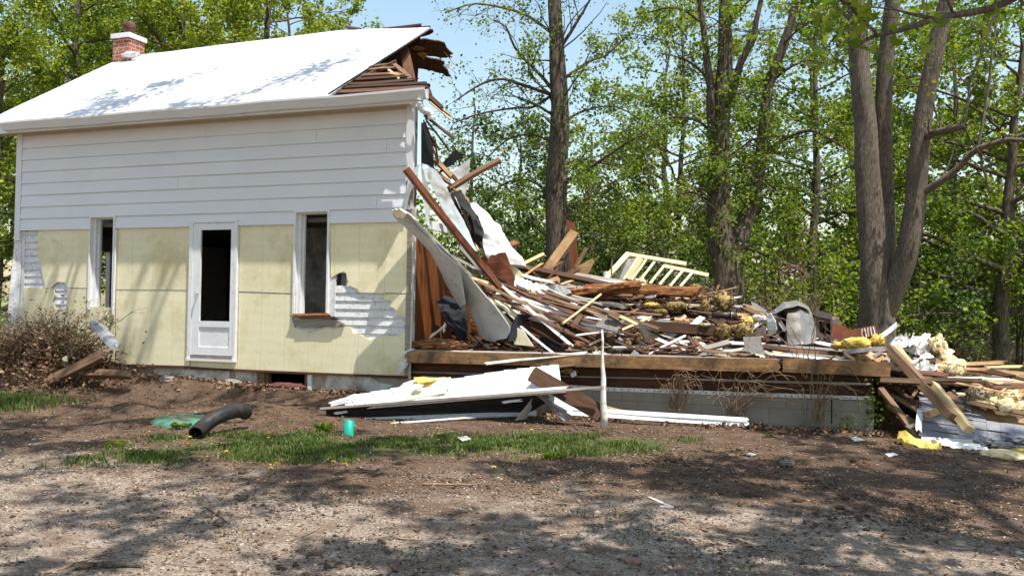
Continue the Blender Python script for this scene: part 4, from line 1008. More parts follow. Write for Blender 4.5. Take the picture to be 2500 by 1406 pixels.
# ------------------------------------------------------------------ the floor platform left of the demolished wing
XE = 5.97
plat = empty('floor_platform', (3.0, 1.5, 0.25), 'bare wooden floor of the torn down wing on its grey block foundation', 'floor platform')
m = bpy.data.materials.new('block_wall'); m.use_nodes = True; nt = m.node_tree; M['block_wall'] = m
bs = nt.nodes['Principled BSDF']; tc = nt.nodes.new('ShaderNodeTexCoord'); sep = nt.nodes.new('ShaderNodeSeparateXYZ'); nt.links.new(tc.outputs['Object'], sep.inputs[0])
cb = nt.nodes.new('ShaderNodeCombineXYZ'); nt.links.new(sep.outputs[0], cb.inputs[0]); nt.links.new(sep.outputs[2], cb.inputs[1])
br = nt.nodes.new('ShaderNodeTexBrick'); nt.links.new(cb.outputs[0], br.inputs[0]); br.inputs['Scale'].default_value = 1
br.inputs['Brick Width'].default_value = 0.40; br.inputs['Row Height'].default_value = 0.20; br.inputs['Mortar Size'].default_value = 0.006
br.inputs['Color1'].default_value = (0.27, 0.245, 0.21, 1); br.inputs['Color2'].default_value = (0.31, 0.285, 0.245, 1); br.inputs['Mortar'].default_value = (0.20, 0.18, 0.155, 1)
pn = _noise(nt, tc.outputs['Object'], 2.6, 6, 0.7); col = _mix(nt, _ramp(nt, pn, [(0.45, (0, 0, 0)), (0.75, (0.6, 0.6, 0.6))]), br.outputs[0], (0.18, 0.145, 0.115))
nt.links.new(col, bs.inputs['Base Color']); bs.inputs['Roughness'].default_value = 0.95
nt.links.new(_bump(nt, _noise(nt, tc.outputs['Object'], 60, 4, 0.7), 0.4, 0.004), bs.inputs['Normal'])
mb = MB(); mb.box(0.02, XE, 0.0, 0.2, -0.3, 0.585); mb.box(XE-0.2, XE, 0.2, 4.4, -0.3, 0.585); mb.build('block_wall', 'block_wall', plat)
mb = MB(); mb.box(5.50, 5.515, -0.004, 0.01, 0.30, 0.585); mb.build('wall_crack', 'tar_paper', plat)
mb = MB(); mb.prism([at(1030, 918, -0.012), at(1480, 945, -0.012), at(2128, 968, -0.012), at(2128, 977, -0.012), at(1480, 954, -0.012), at(1030, 930, -0.012)], (0, 0.02, 0)); mb.build('sill_strip', 'paint_old', plat)
mb = MB()
for i in range(40):
    a = at(1485+16*i, 949.5+0.58*i*1.0, -0.016); mb.box(a.x-0.006, a.x+0.006, -0.018, -0.010, a.z-0.010, a.z+0.004)
mb.build('nail_slots', 'tar_paper', plat)
mb = MB(); mb.box(0.02, XE-0.01, 0.03, 0.07, 0.60, 0.96); mb.box(0.02, XE-0.01, 0.07, 0.3, 0.6, 0.62); mb.build('rim_board', 'rim_brown', plat)
plank('rim_lip', at(1005, 908, 0.0), at(1905, 932, 0.0), 0.02, 0.03, 'wood_grey', parent=plat, n=(0, -1, 0.3)); plank('rim_lip', at(1700, 926, -0.03), at(2125, 938, -0.03), 0.025, 0.02, 'wood_grey', parent=plat, n=(0, -1, 0.3))
plank('front_beam', at(997, 871, -0.12), at(1906, 893, -0.12), 0.155, 0.09, 'beam_tan', parent=plat, n=(0, -1, 0.02), jag=(0.004, 0.03), warp=0.004)
plank('front_beam', at(1912, 891, -0.13), at(2174, 902, -0.13), 0.165, 0.06, 'beam_tan', parent=plat, n=(0, -1, 0.02), jag=(0.004, 0.008), warp=0.004)
mb = MB(); y = -0.11; i = 0
while y < 4.2:
    x0 = 0.02+0.04*math.sin(i*2.1); x1 = XE+0.05*math.sin(i*1.3)-0.02
    for (a, b) in ((x0, 2.1+math.sin(i*7)*0.9), (2.1+math.sin(i*7)*0.9+0.004, x1)):
        mb.box(a, b, y, y+0.115, 0.965, 1.005+0.004*math.sin(i*3+a*7))
    y += 0.119; i += 1
mb.build('floor_deck', 'wood_deck', plat)
plank('deck_edge', at(1002, 856, -0.1), at(1500, 868, -0.1), 0.05, 0.03, 'wood_grey', parent=plat, n=(0, -0.3, 1), jag=(0.02, 0.05)); plank('deck_edge', at(1480, 868, -0.1), at(1905, 880, -0.1), 0.05, 0.03, 'wood_grey', parent=plat, n=(0, -0.3, 1), jag=(0.02, 0.05))

# ------------------------------------------------------------------ the heap: height over the deck
_cr_px = [(1150, 790), (1180, 745), (1215, 705), (1260, 690), (1330, 692), (1400, 697), (1500, 700), (1600, 703), (1700, 712), (1760, 735), (1800, 775), (1850, 800), (1900, 806), (2000, 818), (2100, 838), (2165, 852)]
_cx = []; _cz = []
for q in _cr_px:
    p = at(q[0], q[1], 2.0); _cx.append(p.x); _cz.append(p.z)
def crest(x): return float(np.interp(x, _cx, _cz))
def heap_z(x, y):
    c = max(crest(x)-1.0, 0.03)
    hol = (1-smooth((x-1.6)/0.9))*0.85      # the hollow beside the house
    f = smooth((y-0.05-hol)/(1.9-hol)) if y < 2.0 else 1-0.5*smooth((y-2.0)/2.4)
    return 1.0+c*(0.12+0.88*f)
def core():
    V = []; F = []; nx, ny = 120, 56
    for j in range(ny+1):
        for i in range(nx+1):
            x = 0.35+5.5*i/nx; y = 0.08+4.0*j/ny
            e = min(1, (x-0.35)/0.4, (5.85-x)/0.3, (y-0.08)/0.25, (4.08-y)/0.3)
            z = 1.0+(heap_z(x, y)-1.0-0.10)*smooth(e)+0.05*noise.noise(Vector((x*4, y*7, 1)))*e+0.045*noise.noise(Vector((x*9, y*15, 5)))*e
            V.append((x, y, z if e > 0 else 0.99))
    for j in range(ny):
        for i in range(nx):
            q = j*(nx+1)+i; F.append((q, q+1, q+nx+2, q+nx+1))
    o = mesh_obj('rubble', V, F, 'gap_shade_mass', None); tag(o, 'packed rubble filling the inside of the heap, coloured dark as shade in its gaps', 'rubble', None, 'stuff')
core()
# splinters and scraps: too many to count
def scraps(n, seed, fz, box, size, label, name, m='splinters', flow=None, amp=0.04):
    r = np.random.default_rng(seed); V = []; 
    out = []
    for _ in range(n):
        x = r.uniform(box[0], box[1]); y = box[2]+(box[3]-box[2])*r.uniform(0, 1)**1.3
        z = fz(x, y)+r.uniform(-amp*0.5, amp)
        L = size*math.exp(r.normal(0, 0.5)); w = L*r.uniform(0.06, 0.35); t = r.uniform(0.003, 0.012)
        a = r.normal(0, 0.5) if r.uniform() < 0.75 else r.uniform(0, 3.14)
        tl = (flow(x) if flow else 0)+r.normal(0, 0.25)
        d = np.array([math.cos(a)*math.cos(tl), math.sin(a)*math.cos(tl), math.sin(tl)])
        k = r.normal(0, 1, 3); k[2] += 0.6; s = np.cross(k, d); s /= np.linalg.norm(s); u = np.cross(d, s)
        c = np.array([x, y, z])
        for sx, sy, sz in ((-1, -1, -1), (1, -.7, -1), (1, .7, -1), (-1, 1, -1), (-1, -1, 1), (1, -.7, 1), (1, .7, 1), (-1, 1, 1)):
            V.append(c+d*sx*L/2*(1+0.1*r.normal())+s*sy*w/2+u*sz*t/2)
    I = np.arange(n)[:, None]*8
    F = np.concatenate([I+np.array(q) for q in ([3, 2, 1, 0], [4, 5, 6, 7], [0, 1, 5, 4], [1, 2, 6, 5], [2, 3, 7, 6], [3, 0, 4, 7])], 0)
    o = np_obj(name, np.array(V), F, m); tag(o, label, 'splinters', None, 'stuff'); return o
def flow(x): return -0.38*(1-smooth((x-0.9)/1.4))
scraps(2600, 21, lambda x, y: heap_z(x, y)-0.03-(9 if x < 2.2 and y < 0.9 else 0), (0.15, 5.8, -0.02, 2.3), 0.10, 'splinters and broken lath covering the heap on the floor', 'splinters', flow=flow, amp=0.05)
scraps(320, 22, lambda x, y: 1.012, (0.15, 5.9, -0.08, 0.5), 0.07, 'small chips and crumbs along the front of the bare floor', 'splinters', amp=0.012)

GL = 'long laths across the heap'
def lath(p, q, w, m, label, **kw): return B(label, p, q, w, m, 'lath', 'lath', t=0.014, group=None, **kw)
# ---- big pieces at the torn corner
B('long reddish brown beam leaning steeply against the torn house corner', (992, 412, -0.42), (1245, 735, 0.55), 25, 'wood_russet', 'beam', 'beam', t=0.07, n=(-0.7, -0.6, 0.35), jag=(0.004, 0.05))
B('brown stud jutting up to the right from the torn corner', (1092, 466, 0.75), (1221, 390, 0.95), 13, 'wood_brown', 'stud', 'stud', t=0.06, jag=(0.03, 0.006))
B('bright orange brown stud sloping down from the tar paper', (1060, 388, 0.65), (1102, 432, 0.75), 11, 'wood_tan', 'stud', 'stud', t=0.05)
B('orange brown stud sloping behind the bare metal strip', (1060, 415, 0.6), (1098, 448, 0.7), 9, 'wood_tan', 'stud', 'stud', t=0.05)
B('lower orange brown stud ending at the top of the white sheet', (1110, 462, 0.7), (1144, 495, 0.8), 10, 'wood_tan', 'stud', 'stud', t=0.05)
piece('roofing_scrap', Q([(1076, 402), (1112, 366), (1134, 378), (1098, 406), (1086, 410)], 0.9), 0.015, 'tar_paper', 'dark square of roofing standing up beside the torn corner', 'roofing scrap')
B('dark splintered board hanging below the roofing square', (1070, 396, 0.8), (1112, 436, 0.9), 10, 'wood_dark', 'board', 'board')
R('white sheet with a curved top behind the crossed studs', [(1092, 424, 1.0), (1096, 460, 1.0), (1112, 500, 1.0)], [(1148, 386, 1.1), (1144, 440, 1.1), (1132, 490, 1.1)], 'metal_white', crumple=0.015, bow=-0.05)
R('shiny bare metal strip sweeping down over the torn corner', [(1028, 399, -0.02), (1036, 418, 0.0), (1053, 453, 0.08), (1069, 486, 0.16), (1082, 515, 0.22), (1103, 544, 0.3), (1122, 569, 0.38), (1152, 609, 0.48)],
  [(1038, 402, 0.04), (1062, 416, 0.12), (1083, 443, 0.2), (1096, 472, 0.28), (1111, 503, 0.34), (1127, 530, 0.42), (1144, 566, 0.5), (1163, 616, 0.56)], 'metal_bare', nu=34, nv=8, crumple=0.022, cs=7)
R('crumpled white sheet arching to the right of the bare metal strip', [(1144, 498, 0.75), (1157, 522, 0.72), (1169, 544, 0.7), (1180, 564, 0.7), (1178, 590, 0.72), (1182, 618, 0.75), (1195, 640, 0.8)],
  [(1159, 499, 0.95), (1193, 528, 1.0), (1219, 557, 1.02), (1236, 585, 1.04), (1258, 615, 1.05), (1276, 632, 1.08), (1284, 650, 1.1)], 'metal_white', nu=30, nv=8, crumple=0.05, cs=4)
R('black tar paper curling between the bare metal and white sheets', [(1104, 470, 0.55), (1125, 503, 0.6), (1150, 530, 0.62), (1158, 564, 0.64), (1170, 592, 0.66), (1181, 620, 0.68)],
  [(1124, 464, 0.7), (1144, 497, 0.74), (1171, 542, 0.7), (1179, 573, 0.68), (1178, 597, 0.69), (1183, 621, 0.70)], 'tar_paper', 'tar_paper_strip', 'tar paper', crumple=0.03, cs=9)
R('long grey siding panel leaning from the corner, yellow foam at its torn top', [(957, 513, -0.46), (965, 532, -0.42), (1006, 569, -0.28), (1053, 620, -0.05), (1085, 686, 0.2), (1124, 751, 0.38)],
  [(975, 510, -0.58), (1000, 522, -0.58), (1038, 560, -0.52), (1075, 610, -0.44), (1118, 655, -0.32), (1137, 742, 0.0)], 'metal_grey', 'leaning_siding', 'siding sheet', th=0.012, nu=26, crumple=0.012, cs=4, bow=0.02, edge=0.012)
R('broad grey siding panel bending down onto the bare floor', [(1092, 650, 0.22), (1112, 700, 0.34), (1135, 742, 0.42), (1162, 795, 0.46), (1180, 826, 0.42), (1200, 833, 0.34)],
  [(1128, 650, -0.16), (1150, 680, -0.12), (1178, 714, -0.06), (1212, 752, 0.0), (1244, 800, 0.06), (1236, 826, 0.12)], 'metal_grey', 'leaning_siding', 'siding sheet', th=0.012, nu=26, crumple=0.010, cs=4, bow=0.03)
piece('foam_scrap', Q([(957, 514, -0.50), (975, 510, -0.62), (992, 522, -0.61), (985, 534, -0.55), (966, 530, -0.47)]), 0.02, 'yellow_foam', 'torn yellow foam end at the top of the long grey panel', 'foam scrap', jagged=0.008)
B('dark edge strip along the top of the long grey panel', (975, 511, -0.60), (1140, 668, -0.26), 5, 'wood_grey', 'trim_strip', 'strip', t=0.02)
B('pale edge strip below the dark one on the grey panel', (1010, 534, -0.58), (1150, 672, -0.22), 4, 'wood_white', 'trim_strip', 'strip', t=0.02)
B('grey strip hanging under the foot of the leaning beam', (1122, 600, 0.30), (1182, 672, 0.45), 9, 'metal_zinc', 'metal_strip', 'strip', t=0.006)
B('yellowish board tucked under the broad grey panel', (1130, 668, 0.2), (1250, 800, 0.45), 16, 'yellow_foam', 'board', 'board')
piece('plywood_sheet', Q([(1169, 629), (1234, 616), (1241, 634), (1247, 655), (1257, 678), (1254, 702), (1236, 690), (1215, 674), (1196, 664)], 0.75), 0.014, 'wood_russet', 'torn reddish plywood sheet with a ragged right edge', 'plywood', jagged=0.010)
piece('foam_sheet', Q([(1236, 640), (1262, 655), (1276, 672), (1262, 686), (1250, 690), (1247, 660)], 1.05), 0.02, 'yellow_foam', 'pale torn board just right of the reddish plywood', 'foam sheet', jagged=0.012)
R('dark navy sheet drooping in the hollow under the grey panels', [(1064, 737, 0.55), (1080, 770, 0.5), (1100, 800, 0.45), (1118, 832, 0.4)], [(1092, 728, 0.8), (1130, 742, 0.8), (1140, 790, 0.7), (1135, 834, 0.6)], 'navy_sheet', 'plastic_sheet', 'sheet', crumple=0.05)
B('white stick lying on the floor at the house corner', (1052, 822, 0.15), (1086, 795, 0.2), 6, 'wood_white', 'stick', 'stick', t=0.02)
B('bent white end on the white stick at the corner', (1086, 793, 0.19), (1085, 806, 0.19), 5, 'wood_white', 'stick', 'stick', t=0.02)
lump('rotten_log', at(1070, 842, 0.0), 0.36, 0.12, 0.075, 'wood_rotten', 'splintered rotten timber end on the floor by the house corner', 'timber', amp=0.5, freq=3)
piece('paper_scrap', Q([(1055, 835), (1085, 836), (1112, 845), (1090, 848), (1066, 846)], -0.08), 0.006, 'paper_white', 'white scrap on the rotten timber end', 'scrap', jagged=0.004)
B('pale peeled board leaning on the corner of the floor beam', (990, 890, -0.14), (1006, 862, -0.14), 14, 'metal_grey', 'board', 'board', t=0.01)
piece('metal_scrap', Q([(972, 866), (1000, 852), (1014, 851), (998, 858), (975, 872)], -0.16), 0.008, 'metal_white', 'white metal scrap at the left end of the floor beam', 'metal scrap')
piece('siding_scrap', Q([(967, 914), (972, 890), (998, 868), (996, 892), (975, 912)], -0.15), 0.01, 'metal_grey', 'grey bent siding scrap hanging at the bottom house corner', 'siding scrap')

for lb, p, q, w, m in (('red board end showing between the bare metal strip and the tar paper', (1126, 527, 0.9), (1160, 521, 1.1), 8, 'wood_red'), ('second red board end below another behind the metal strip', (1130, 540, 0.9), (1162, 538, 1.1), 8, 'wood_red'),
                       ('tan splintered lath behind the foot of the metal strip', (1136, 556, 0.8), (1166, 552, 1.0), 5, 'wood_tan'), ('brown lath crossing behind the foot of the metal strip', (1140, 572, 0.8), (1172, 560, 1.0), 6, 'wood_brown'),
                       ('grey lath standing behind the bare metal strip', (1118, 486, 0.7), (1148, 560, 0.8), 7, 'wood_grey'), ('dark board steep behind the bare metal strip', (1098, 470, 0.65), (1150, 590, 0.8), 12, 'wood_dark'),
                       ('dark board steep under the tar paper strip', (1124, 480, 0.85), (1168, 600, 0.9), 14, 'wood_dark'), ('pale lath under the crumpled white sheet', (1160, 600, 0.75), (1200, 640, 0.8), 7, 'wood_pine'),
                       ('brown board end right above the crumpled white sheet', (1244, 600, 1.3), (1266, 590, 1.4), 16, 'wood_rotten'), ('short brown board leaning on the crumpled white sheet', (1262, 640, 1.1), (1310, 668, 1.3), 9, 'wood_brown'),
                       ('pale board running behind the reddish plywood', (1180, 655, 1.0), (1262, 700, 1.1), 10, 'wood_grey'), ('tan lath slanting up from the plywood edge', (1256, 690, 1.0), (1330, 640, 1.4), 6, 'wood_tan'),
                       ('brown lath slanting up beside the rafter', (1290, 690, 1.2), (1372, 640, 1.8), 6, 'wood_red'), ('white split board lying before the rafter', (1262, 668, 1.1), (1350, 690, 1.2), 8, 'wood_white')):
    B(lb, p, q, w, m, jag=(0.05, 0.06))
R('crumpled white sheet lying low between plywood and rafter', [(1250, 700, 0.8), (1290, 712, 0.8), (1330, 728, 0.8)], [(1258, 680, 1.1), (1296, 690, 1.1), (1338, 704, 1.1)], 'metal_white', crumple=0.05, cs=7, smooth_=False)
R('yellowed sheet bent under the brown laths', [(1195, 730, 0.35), (1225, 752, 0.35), (1255, 780, 0.3)], [(1215, 712, 0.6), (1245, 732, 0.6), (1275, 758, 0.55)], 'yellow_foam', 'foam_sheet', 'foam sheet', th=0.012, crumple=0.03)
# ---- boards of the upper heap
B('wide tan board sticking up highest in the middle of the heap', (1325, 672, 2.6), (1404, 566, 2.9), 27, 'wood_tan', t=0.03, n=(-0.3, -0.9, 0.1), jag=(0.02, 0.004))
B('red brown post standing upright behind the wide tan board', (1404, 672, 3.1), (1393, 540, 3.1), 20, 'wood_russet', 'post', 'post', t=0.07, n=(0.2, -1, 0))
B('short brown board slanting up right of the red post', (1405, 655, 2.8), (1433, 606, 2.9), 11, 'wood_brown', jag=(0.02, 0.02))
piece('board', Q([(1364, 674), (1444, 632), (1450, 640), (1437, 668), (1411, 668), (1418, 655), (1392, 672)], 2.7), 0.03, 'wood_tan', 'tan board with a notched end below the red post', 'board')
B('pale board end left of the wide tan board', (1278, 645, 2.2), (1328, 620, 2.4), 9, 'wood_pine', jag=(0.01, 0.01), t=0.03)
B('long grey brown rafter lying across the top of the heap', (1244, 648, 1.25), (1500, 700, 1.9), 21, 'wood_dark', 'rafter', 'rafter', t=0.05, n=(0.1, -0.5, 0.85), jag=(0.05, 0.02))
B('weathered tail of the grey brown rafter', (1400, 672, 2.1), (1610, 706, 2.2), 14, 'wood_grey', 'rafter', 'rafter', t=0.04)
lath((1400, 678, 1.95), (1535, 692, 2.0), 6, 'wood_white', 'white painted strip on top of the grey rafter')
B('brown block slanting up through the rafter', (1294, 698, 1.4), (1352, 664, 1.6), 15, 'wood_brown', t=0.05, jag=(0.005, 0.02))
lath((1324, 696, 1.3), (1363, 655, 1.4), 6, 'wood_red', 'thin red stick leaning over the brown block')
B('tan block with a bright sawn end under the rafter', (1318, 698, 1.35), (1364, 683, 1.3), 15, 'wood_tan', 'block', 'block', t=0.07, jag=(0.01, 0.003))
B('pale flat board right of the tan block', (1372, 694, 1.5), (1396, 686, 1.5), 6, 'wood_pine')
piece('sheet_scrap', Q([(1335, 697), (1362, 694), (1380, 701), (1396, 715), (1378, 722), (1360, 724), (1350, 712)], 1.2), 0.008, 'paper_white', 'bright white torn sheet in the middle of the heap', 'sheet', jagged=0.006)
log_('rotten squared timber on top of the heap, left half', (1392, 717, 1.35), (1552, 693, 1.4), 20, 'wood_rotten')
log_('long rotten timber crowning the heap below the yellow frame', (1440, 707, 1.5), (1698, 713, 1.5), 28, 'wood_rotten')
B('grey plank under the long rotten timber', (1430, 726, 1.8), (1692, 730, 1.75), 9, 'wood_grey', 'plank', 'plank', jag=(0.08, 0.1))
lath((1560, 730, 1.7), (1680, 729, 1.68), 5, 'wood_pine', 'fresh yellow split edge below the rotten timber')
R('black roofing felt curling out beneath the rotten timber', [(1400, 745, 1.3), (1440, 748, 1.2), (1490, 752, 1.15), (1530, 757, 1.15)], [(1450, 730, 1.5), (1500, 730, 1.5), (1540, 734, 1.5), (1556, 745, 1.4)], 'tar_paper', 'roofing_felt', 'roofing felt', crumple=0.05, th=0.008)
R('grey lip of torn felt below the rotten timber', [(1450, 742, 1.2), (1490, 744, 1.12), (1520, 756, 1.1)], [(1450, 738, 1.22), (1492, 737, 1.14), (1536, 747, 1.12)], 'asphalt_scrap', 'roofing_felt', 'roofing felt', crumple=0.02, th=0.008)
B('splintered stump at the right end of the rotten timber', (1700, 740, 1.7), (1720, 708, 1.8), 14, 'wood_dark', 'stump', 'board', jag=(0.06, 0.05))
B('thin dark stick pointing up right past the tree foot', (1700, 722, 1.9), (1800, 702, 2.1), 4, 'wood_brown', 'stick', 'stick')
B('splintered red brown board at the right top of the heap', (1730, 722, 1.7), (1772, 718, 1.7), 9, 'wood_red', jag=(0.08, 0.08))
B('upright splinter at the right top of the heap', (1750, 712, 1.7), (1754, 695, 1.7), 5, 'wood_tan', 'splinter', 'splinter')
B('dark box end behind the brown insulation', (1732, 726, 1.8), (1770, 722, 1.8), 20, 'rim_brown', 'board', 'board', t=0.06)
L_('bright yellow wool tuft under the rotten timber', 1590, 744, 1.15, 36, 12, 'insul_yellow')
L_('yellow wool tuft hanging left of the black pipe', 1612, 762, 1.05, 36, 18, 'insul_dirty')
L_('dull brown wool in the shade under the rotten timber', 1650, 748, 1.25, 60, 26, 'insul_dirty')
L_('upright mustard wool tuft left of the tall brown one', 1722, 750, 1.25, 24, 40, 'insul_dirty')
L_('tall mustard wool tuft above the black pipe', 1765, 738, 1.6, 52, 52, 'insul_dirty')
L_('pale wool scrap above the black pipe end', 1697, 704, 1.9, 30, 24, 'insul_dirty')
mb = MB(); a, b = at(1740, 768, 1.0), at(1785, 771, 0.95); c = at(1797, 771, 0.94); bp_ = empty('drain_pipe', a, 'black plastic drain pipe with a hub poking out of the heap', 'pipe')
mb.tube([a, b], 0.045, 12); mb.build('pipe', 'black_plastic', bp_, True)
mb = MB(); mb.tube([b, b.lerp(c, 0.4), b.lerp(c, 0.5), c], [0.058, 0.058, 0.052, 0.056], 12); mb.build('hub', 'black_plastic', bp_, True)
mb = MB(); mb.tube([b.lerp(c, 0.30), b.lerp(c, 0.36)], 0.060, 12); mb.build('band', 'metal_bare', bp_, True)
# ---- the yellow framed panel
yf = empty('yellow_frame', at(1560, 690, 2.8), 'pale yellow baluster frame tipped over on top of the heap', 'stair rail')
def yb(p, q, w, t=0.035, name='baluster', m='yellow_paint'): return plank(name, at(*p), at(*q), w*pxm(at(*p)), t, m, parent=yf, n=(0.1, -0.9, 0.4), jag=(0.002, 0.002), warp=0.003)
mat('yellow_paint', (0.66, 0.60, 0.33), (0.76, 0.71, 0.45), 0.6, 4, None, 0.1, dirt=(0.45, 0.38, 0.22), dirt_scale=9, dirt_amt=0.15)
yb((1480, 680, 2.6), (1534, 620, 2.95), 13, 0.06, 'side_post'); yb((1528, 620, 2.93), (1676, 645, 3.05), 9, 0.05, 'top_rail'); yb((1622, 650, 2.95), (1730, 672, 3.0), 9, 0.03, 'lower_rail')
piece('board_panel', Q([(1533, 632), (1552, 630), (1521, 684), (1497, 682)], 2.9), 0.02, 'wood_white', parent=yf)
yb((1533, 682, 2.72), (1566, 632, 2.92), 12, 0.03, 'orange_slat', 'wood_pine')
for p, q in (((1523, 683, 2.7), (1559, 627, 2.92)), ((1542, 684, 2.7), (1578, 634, 2.92)), ((1565, 682, 2.7), (1598, 640, 2.94)), ((1587, 693, 2.65), (1623, 648, 2.94)), ((1610, 696, 2.65), (1644, 656, 2.94)), ((1636, 699, 2.65), (1667, 662, 2.95)), ((1661, 700, 2.65), (1689, 668, 2.95))): yb(p, q, 6)
B('thin brown stake standing left of the yellow frame', (1493, 684, 2.3), (1494, 634, 2.35), 4, 'wood_brown', 'stake', 'stick')
L_('round pale wool mound at the foot of the yellow frame', 1562, 688, 2.4, 34, 18, 'insul_cream')
L_('pale wool scrap behind the yellow frame post', 1484, 670, 2.9, 24, 14, 'paper_white', cat='scrap')

# ---- laths and trims sweeping from the corner down over the front of the heap
lath((1215, 690, 0.45), (1440, 880, 0.02), 8, 'wood_white', 'longest white trim sweeping down to the floor front')
lath((1190, 716, 0.40), (1520, 875, 0.0), 7, 'wood_red', 'long red brown lath beneath the longest white trim')
lath((1262, 700, 0.75), (1560, 800, 0.5), 8, 'wood_red', 'red brown lath across the centre of the heap')
lath((1248, 692, 0.8), (1500, 790, 0.6), 7, 'wood_white', 'off white lath above the red one in the centre')
lath((1320, 745, 0.55), (1475, 800, 0.45), 7, 'wood_white', 'white trim ending under the roofing scrap')
lath((1130, 668, 0.25), (1330, 765, 0.35), 8, 'wood_brown', 'brown lath running out under the beam foot')
lath((1105, 625, 0.30), (1215, 690, 0.4), 8, 'wood_grey', 'upper grey lath of a pair behind the leaning beam')
lath((1110, 640, 0.25), (1205, 700, 0.35), 8, 'wood_tan', 'lower tan lath of a pair behind the leaning beam')
lath((1167, 670, 0.3), (1188, 722, 0.3), 7, 'wood_red', 'short red lath standing below the leaning beam')
lath((1107, 668, -0.05), (1190, 690, 0.1), 8, 'wood_pine', 'pale split lath lying over the grey panel')
lath((1400, 722, 1.0), (1450, 732, 1.05), 5, 'wood_grey', 'short grey lath beside the black felt')
lath((1352, 720, 0.9), (1470, 742, 1.0), 6, 'wood_grey', 'grey lath in front of the white torn sheet')
lath((1300, 726, 0.7), (1480, 765, 0.8), 7, 'wood_brown', 'brown lath under the wool at the centre')
lath((1376, 787, 0.1), (1464, 722, 0.6), 5, 'wood_pine', 'thin pale stick crossing the laths diagonally')
lath((1440, 756, 0.9), (1612, 769, 0.85), 5, 'wood_brown', 'long level brown lath over the roofing scrap')
lath((1405, 818, 0.0), (1500, 806, 0.05), 5, 'wood_white', 'thin white lath beside the white post top')
lath((1440, 842, 0.05), (1585, 775, 0.4), 6, 'wood_pine', 'pale lath rising to the right from the white post')
lath((1420, 800, 0.15), (1580, 862, -0.02), 5, 'wood_red', 'red iron coloured rod right of the white post')
lath((1400, 790, 0.2), (1540, 850, 0.0), 4, 'wood_red', 'thin red rod above another right of the white post')
lath((1505, 855, 0.02), (1700, 846, 0.02), 5, 'wood_red', 'level red brown lath along the floor front')
lath((1590, 862, 0.0), (1672, 820, 0.3), 6, 'wood_white', 'white lath slanting up under the dark beam')
lath((1600, 825, 0.3), (1670, 856, 0.1), 9, 'wood_white', 'white trim slanting down under the dark beam')
lath((1270, 795, 0.25), (1360, 870, 0.12), 6, 'metal_grey', 'upper grey strip in the dark hollow')
lath((1300, 800, 0.3), (1380, 848, 0.2), 4, 'wood_brown', 'lower brown strip in the dark hollow')
B('white painted trim leaning on the front beam', (1185, 888, -0.19), (1432, 862, -0.14), 8, 'wood_white', 'trim_board', 'trim', t=0.02, n=(0, -0.8, 0.6))
piece('black_sheet', Q([(1265, 766, 0.2), (1300, 770, 0.3), (1282, 782, 0.3), (1270, 800, 0.25), (1258, 832, 0.1), (1240, 834, 0.05), (1250, 790, 0.12)]), 0.006, 'navy_sheet', 'black plastic sheet bent over at the right of the grey panel', 'plastic sheet')
piece('foam_sheet', Q([(1262, 800), (1276, 806), (1302, 845), (1256, 841), (1250, 820)], 0.16), 0.02, 'yellow_foam', 'yellow foam corner standing in the hollow behind the black sheet', 'foam sheet')
piece('foam_sheet', Q([(1446, 858, 0.0), (1520, 846, 0.25), (1530, 860, 0.2), (1505, 873, -0.02), (1460, 873, -0.08)]), 0.015, 'yellow_foam', 'pale yellow foam sheet lying at the floor front by the white post', 'foam sheet', jagged=0.006)
piece('foam_scrap', Q([(1290, 738), (1306, 748), (1312, 760), (1330, 772), (1308, 776), (1292, 760)], 0.4), 0.015, 'yellow_foam', 'cream foam scrap hanging on the white trim', 'foam scrap')
piece('paper_scrap', Q([(1302, 762), (1322, 768), (1340, 778), (1362, 786), (1338, 786), (1315, 778)], 0.32), 0.006, 'paper_white', 'bright white scrap under the cream foam', 'scrap')
L_('cream wool roll strewn along the heap centre', 1360, 738, 0.7, 70, 15, 'insul_pale', tilt=0.25)
L_('pale yellow wool under the plywood edge', 1300, 715, 0.75, 46, 16, 'insul_pale', tilt=0.4)
L_('grey wool clump at the end of the cream roll', 1395, 745, 0.75, 34, 12, 'paper_white', cat='scrap')
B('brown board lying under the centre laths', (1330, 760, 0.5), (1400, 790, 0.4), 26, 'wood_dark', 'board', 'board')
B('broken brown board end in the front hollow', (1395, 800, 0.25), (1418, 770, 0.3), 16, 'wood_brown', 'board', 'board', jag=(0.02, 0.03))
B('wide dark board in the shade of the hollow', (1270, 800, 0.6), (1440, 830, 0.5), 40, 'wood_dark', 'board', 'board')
piece('wood_chip', Q([(1353, 800), (1360, 788), (1368, 798), (1376, 806), (1362, 812)], 0.2), 0.012, 'wood_tan', 'bright chip in the dark hollow', 'chip')
L_('yellow straw like wool at the floor front', 1455, 855, 0.1, 40, 14, 'insul_pale')
L_('brown crumbly block beside the yellow straw wool', 1412, 848, 0.12, 24, 24, 'wood_rotten', 'rotten_block', cat='block')
piece('roofing_scrap', Q([(1451, 796, 0.02), (1487, 763, 0.25), (1528, 780, 0.2), (1505, 811, -0.02)]), 0.012, 'asphalt_scrap', 'grey brown roofing square lying on the laths above the white post', 'roofing scrap', jagged=0.006)
B('tan block lying on the roofing square', (1488, 768, 0.1), (1512, 778, 0.08), 16, 'wood_brown', 'block', 'block', t=0.05)
B('pine stick running down from the tan block', (1512, 772, 0.1), (1555, 792, 0.0), 8, 'wood_pine', 'stick', 'stick')
B('dark heavy beam across the right of the heap', (1572, 796, 0.55), (1768, 810, 0.6), 24, 'wood_dark', 'beam', 'beam', t=0.07, n=(0, -1, 0.2), jag=(0.04, 0.05))
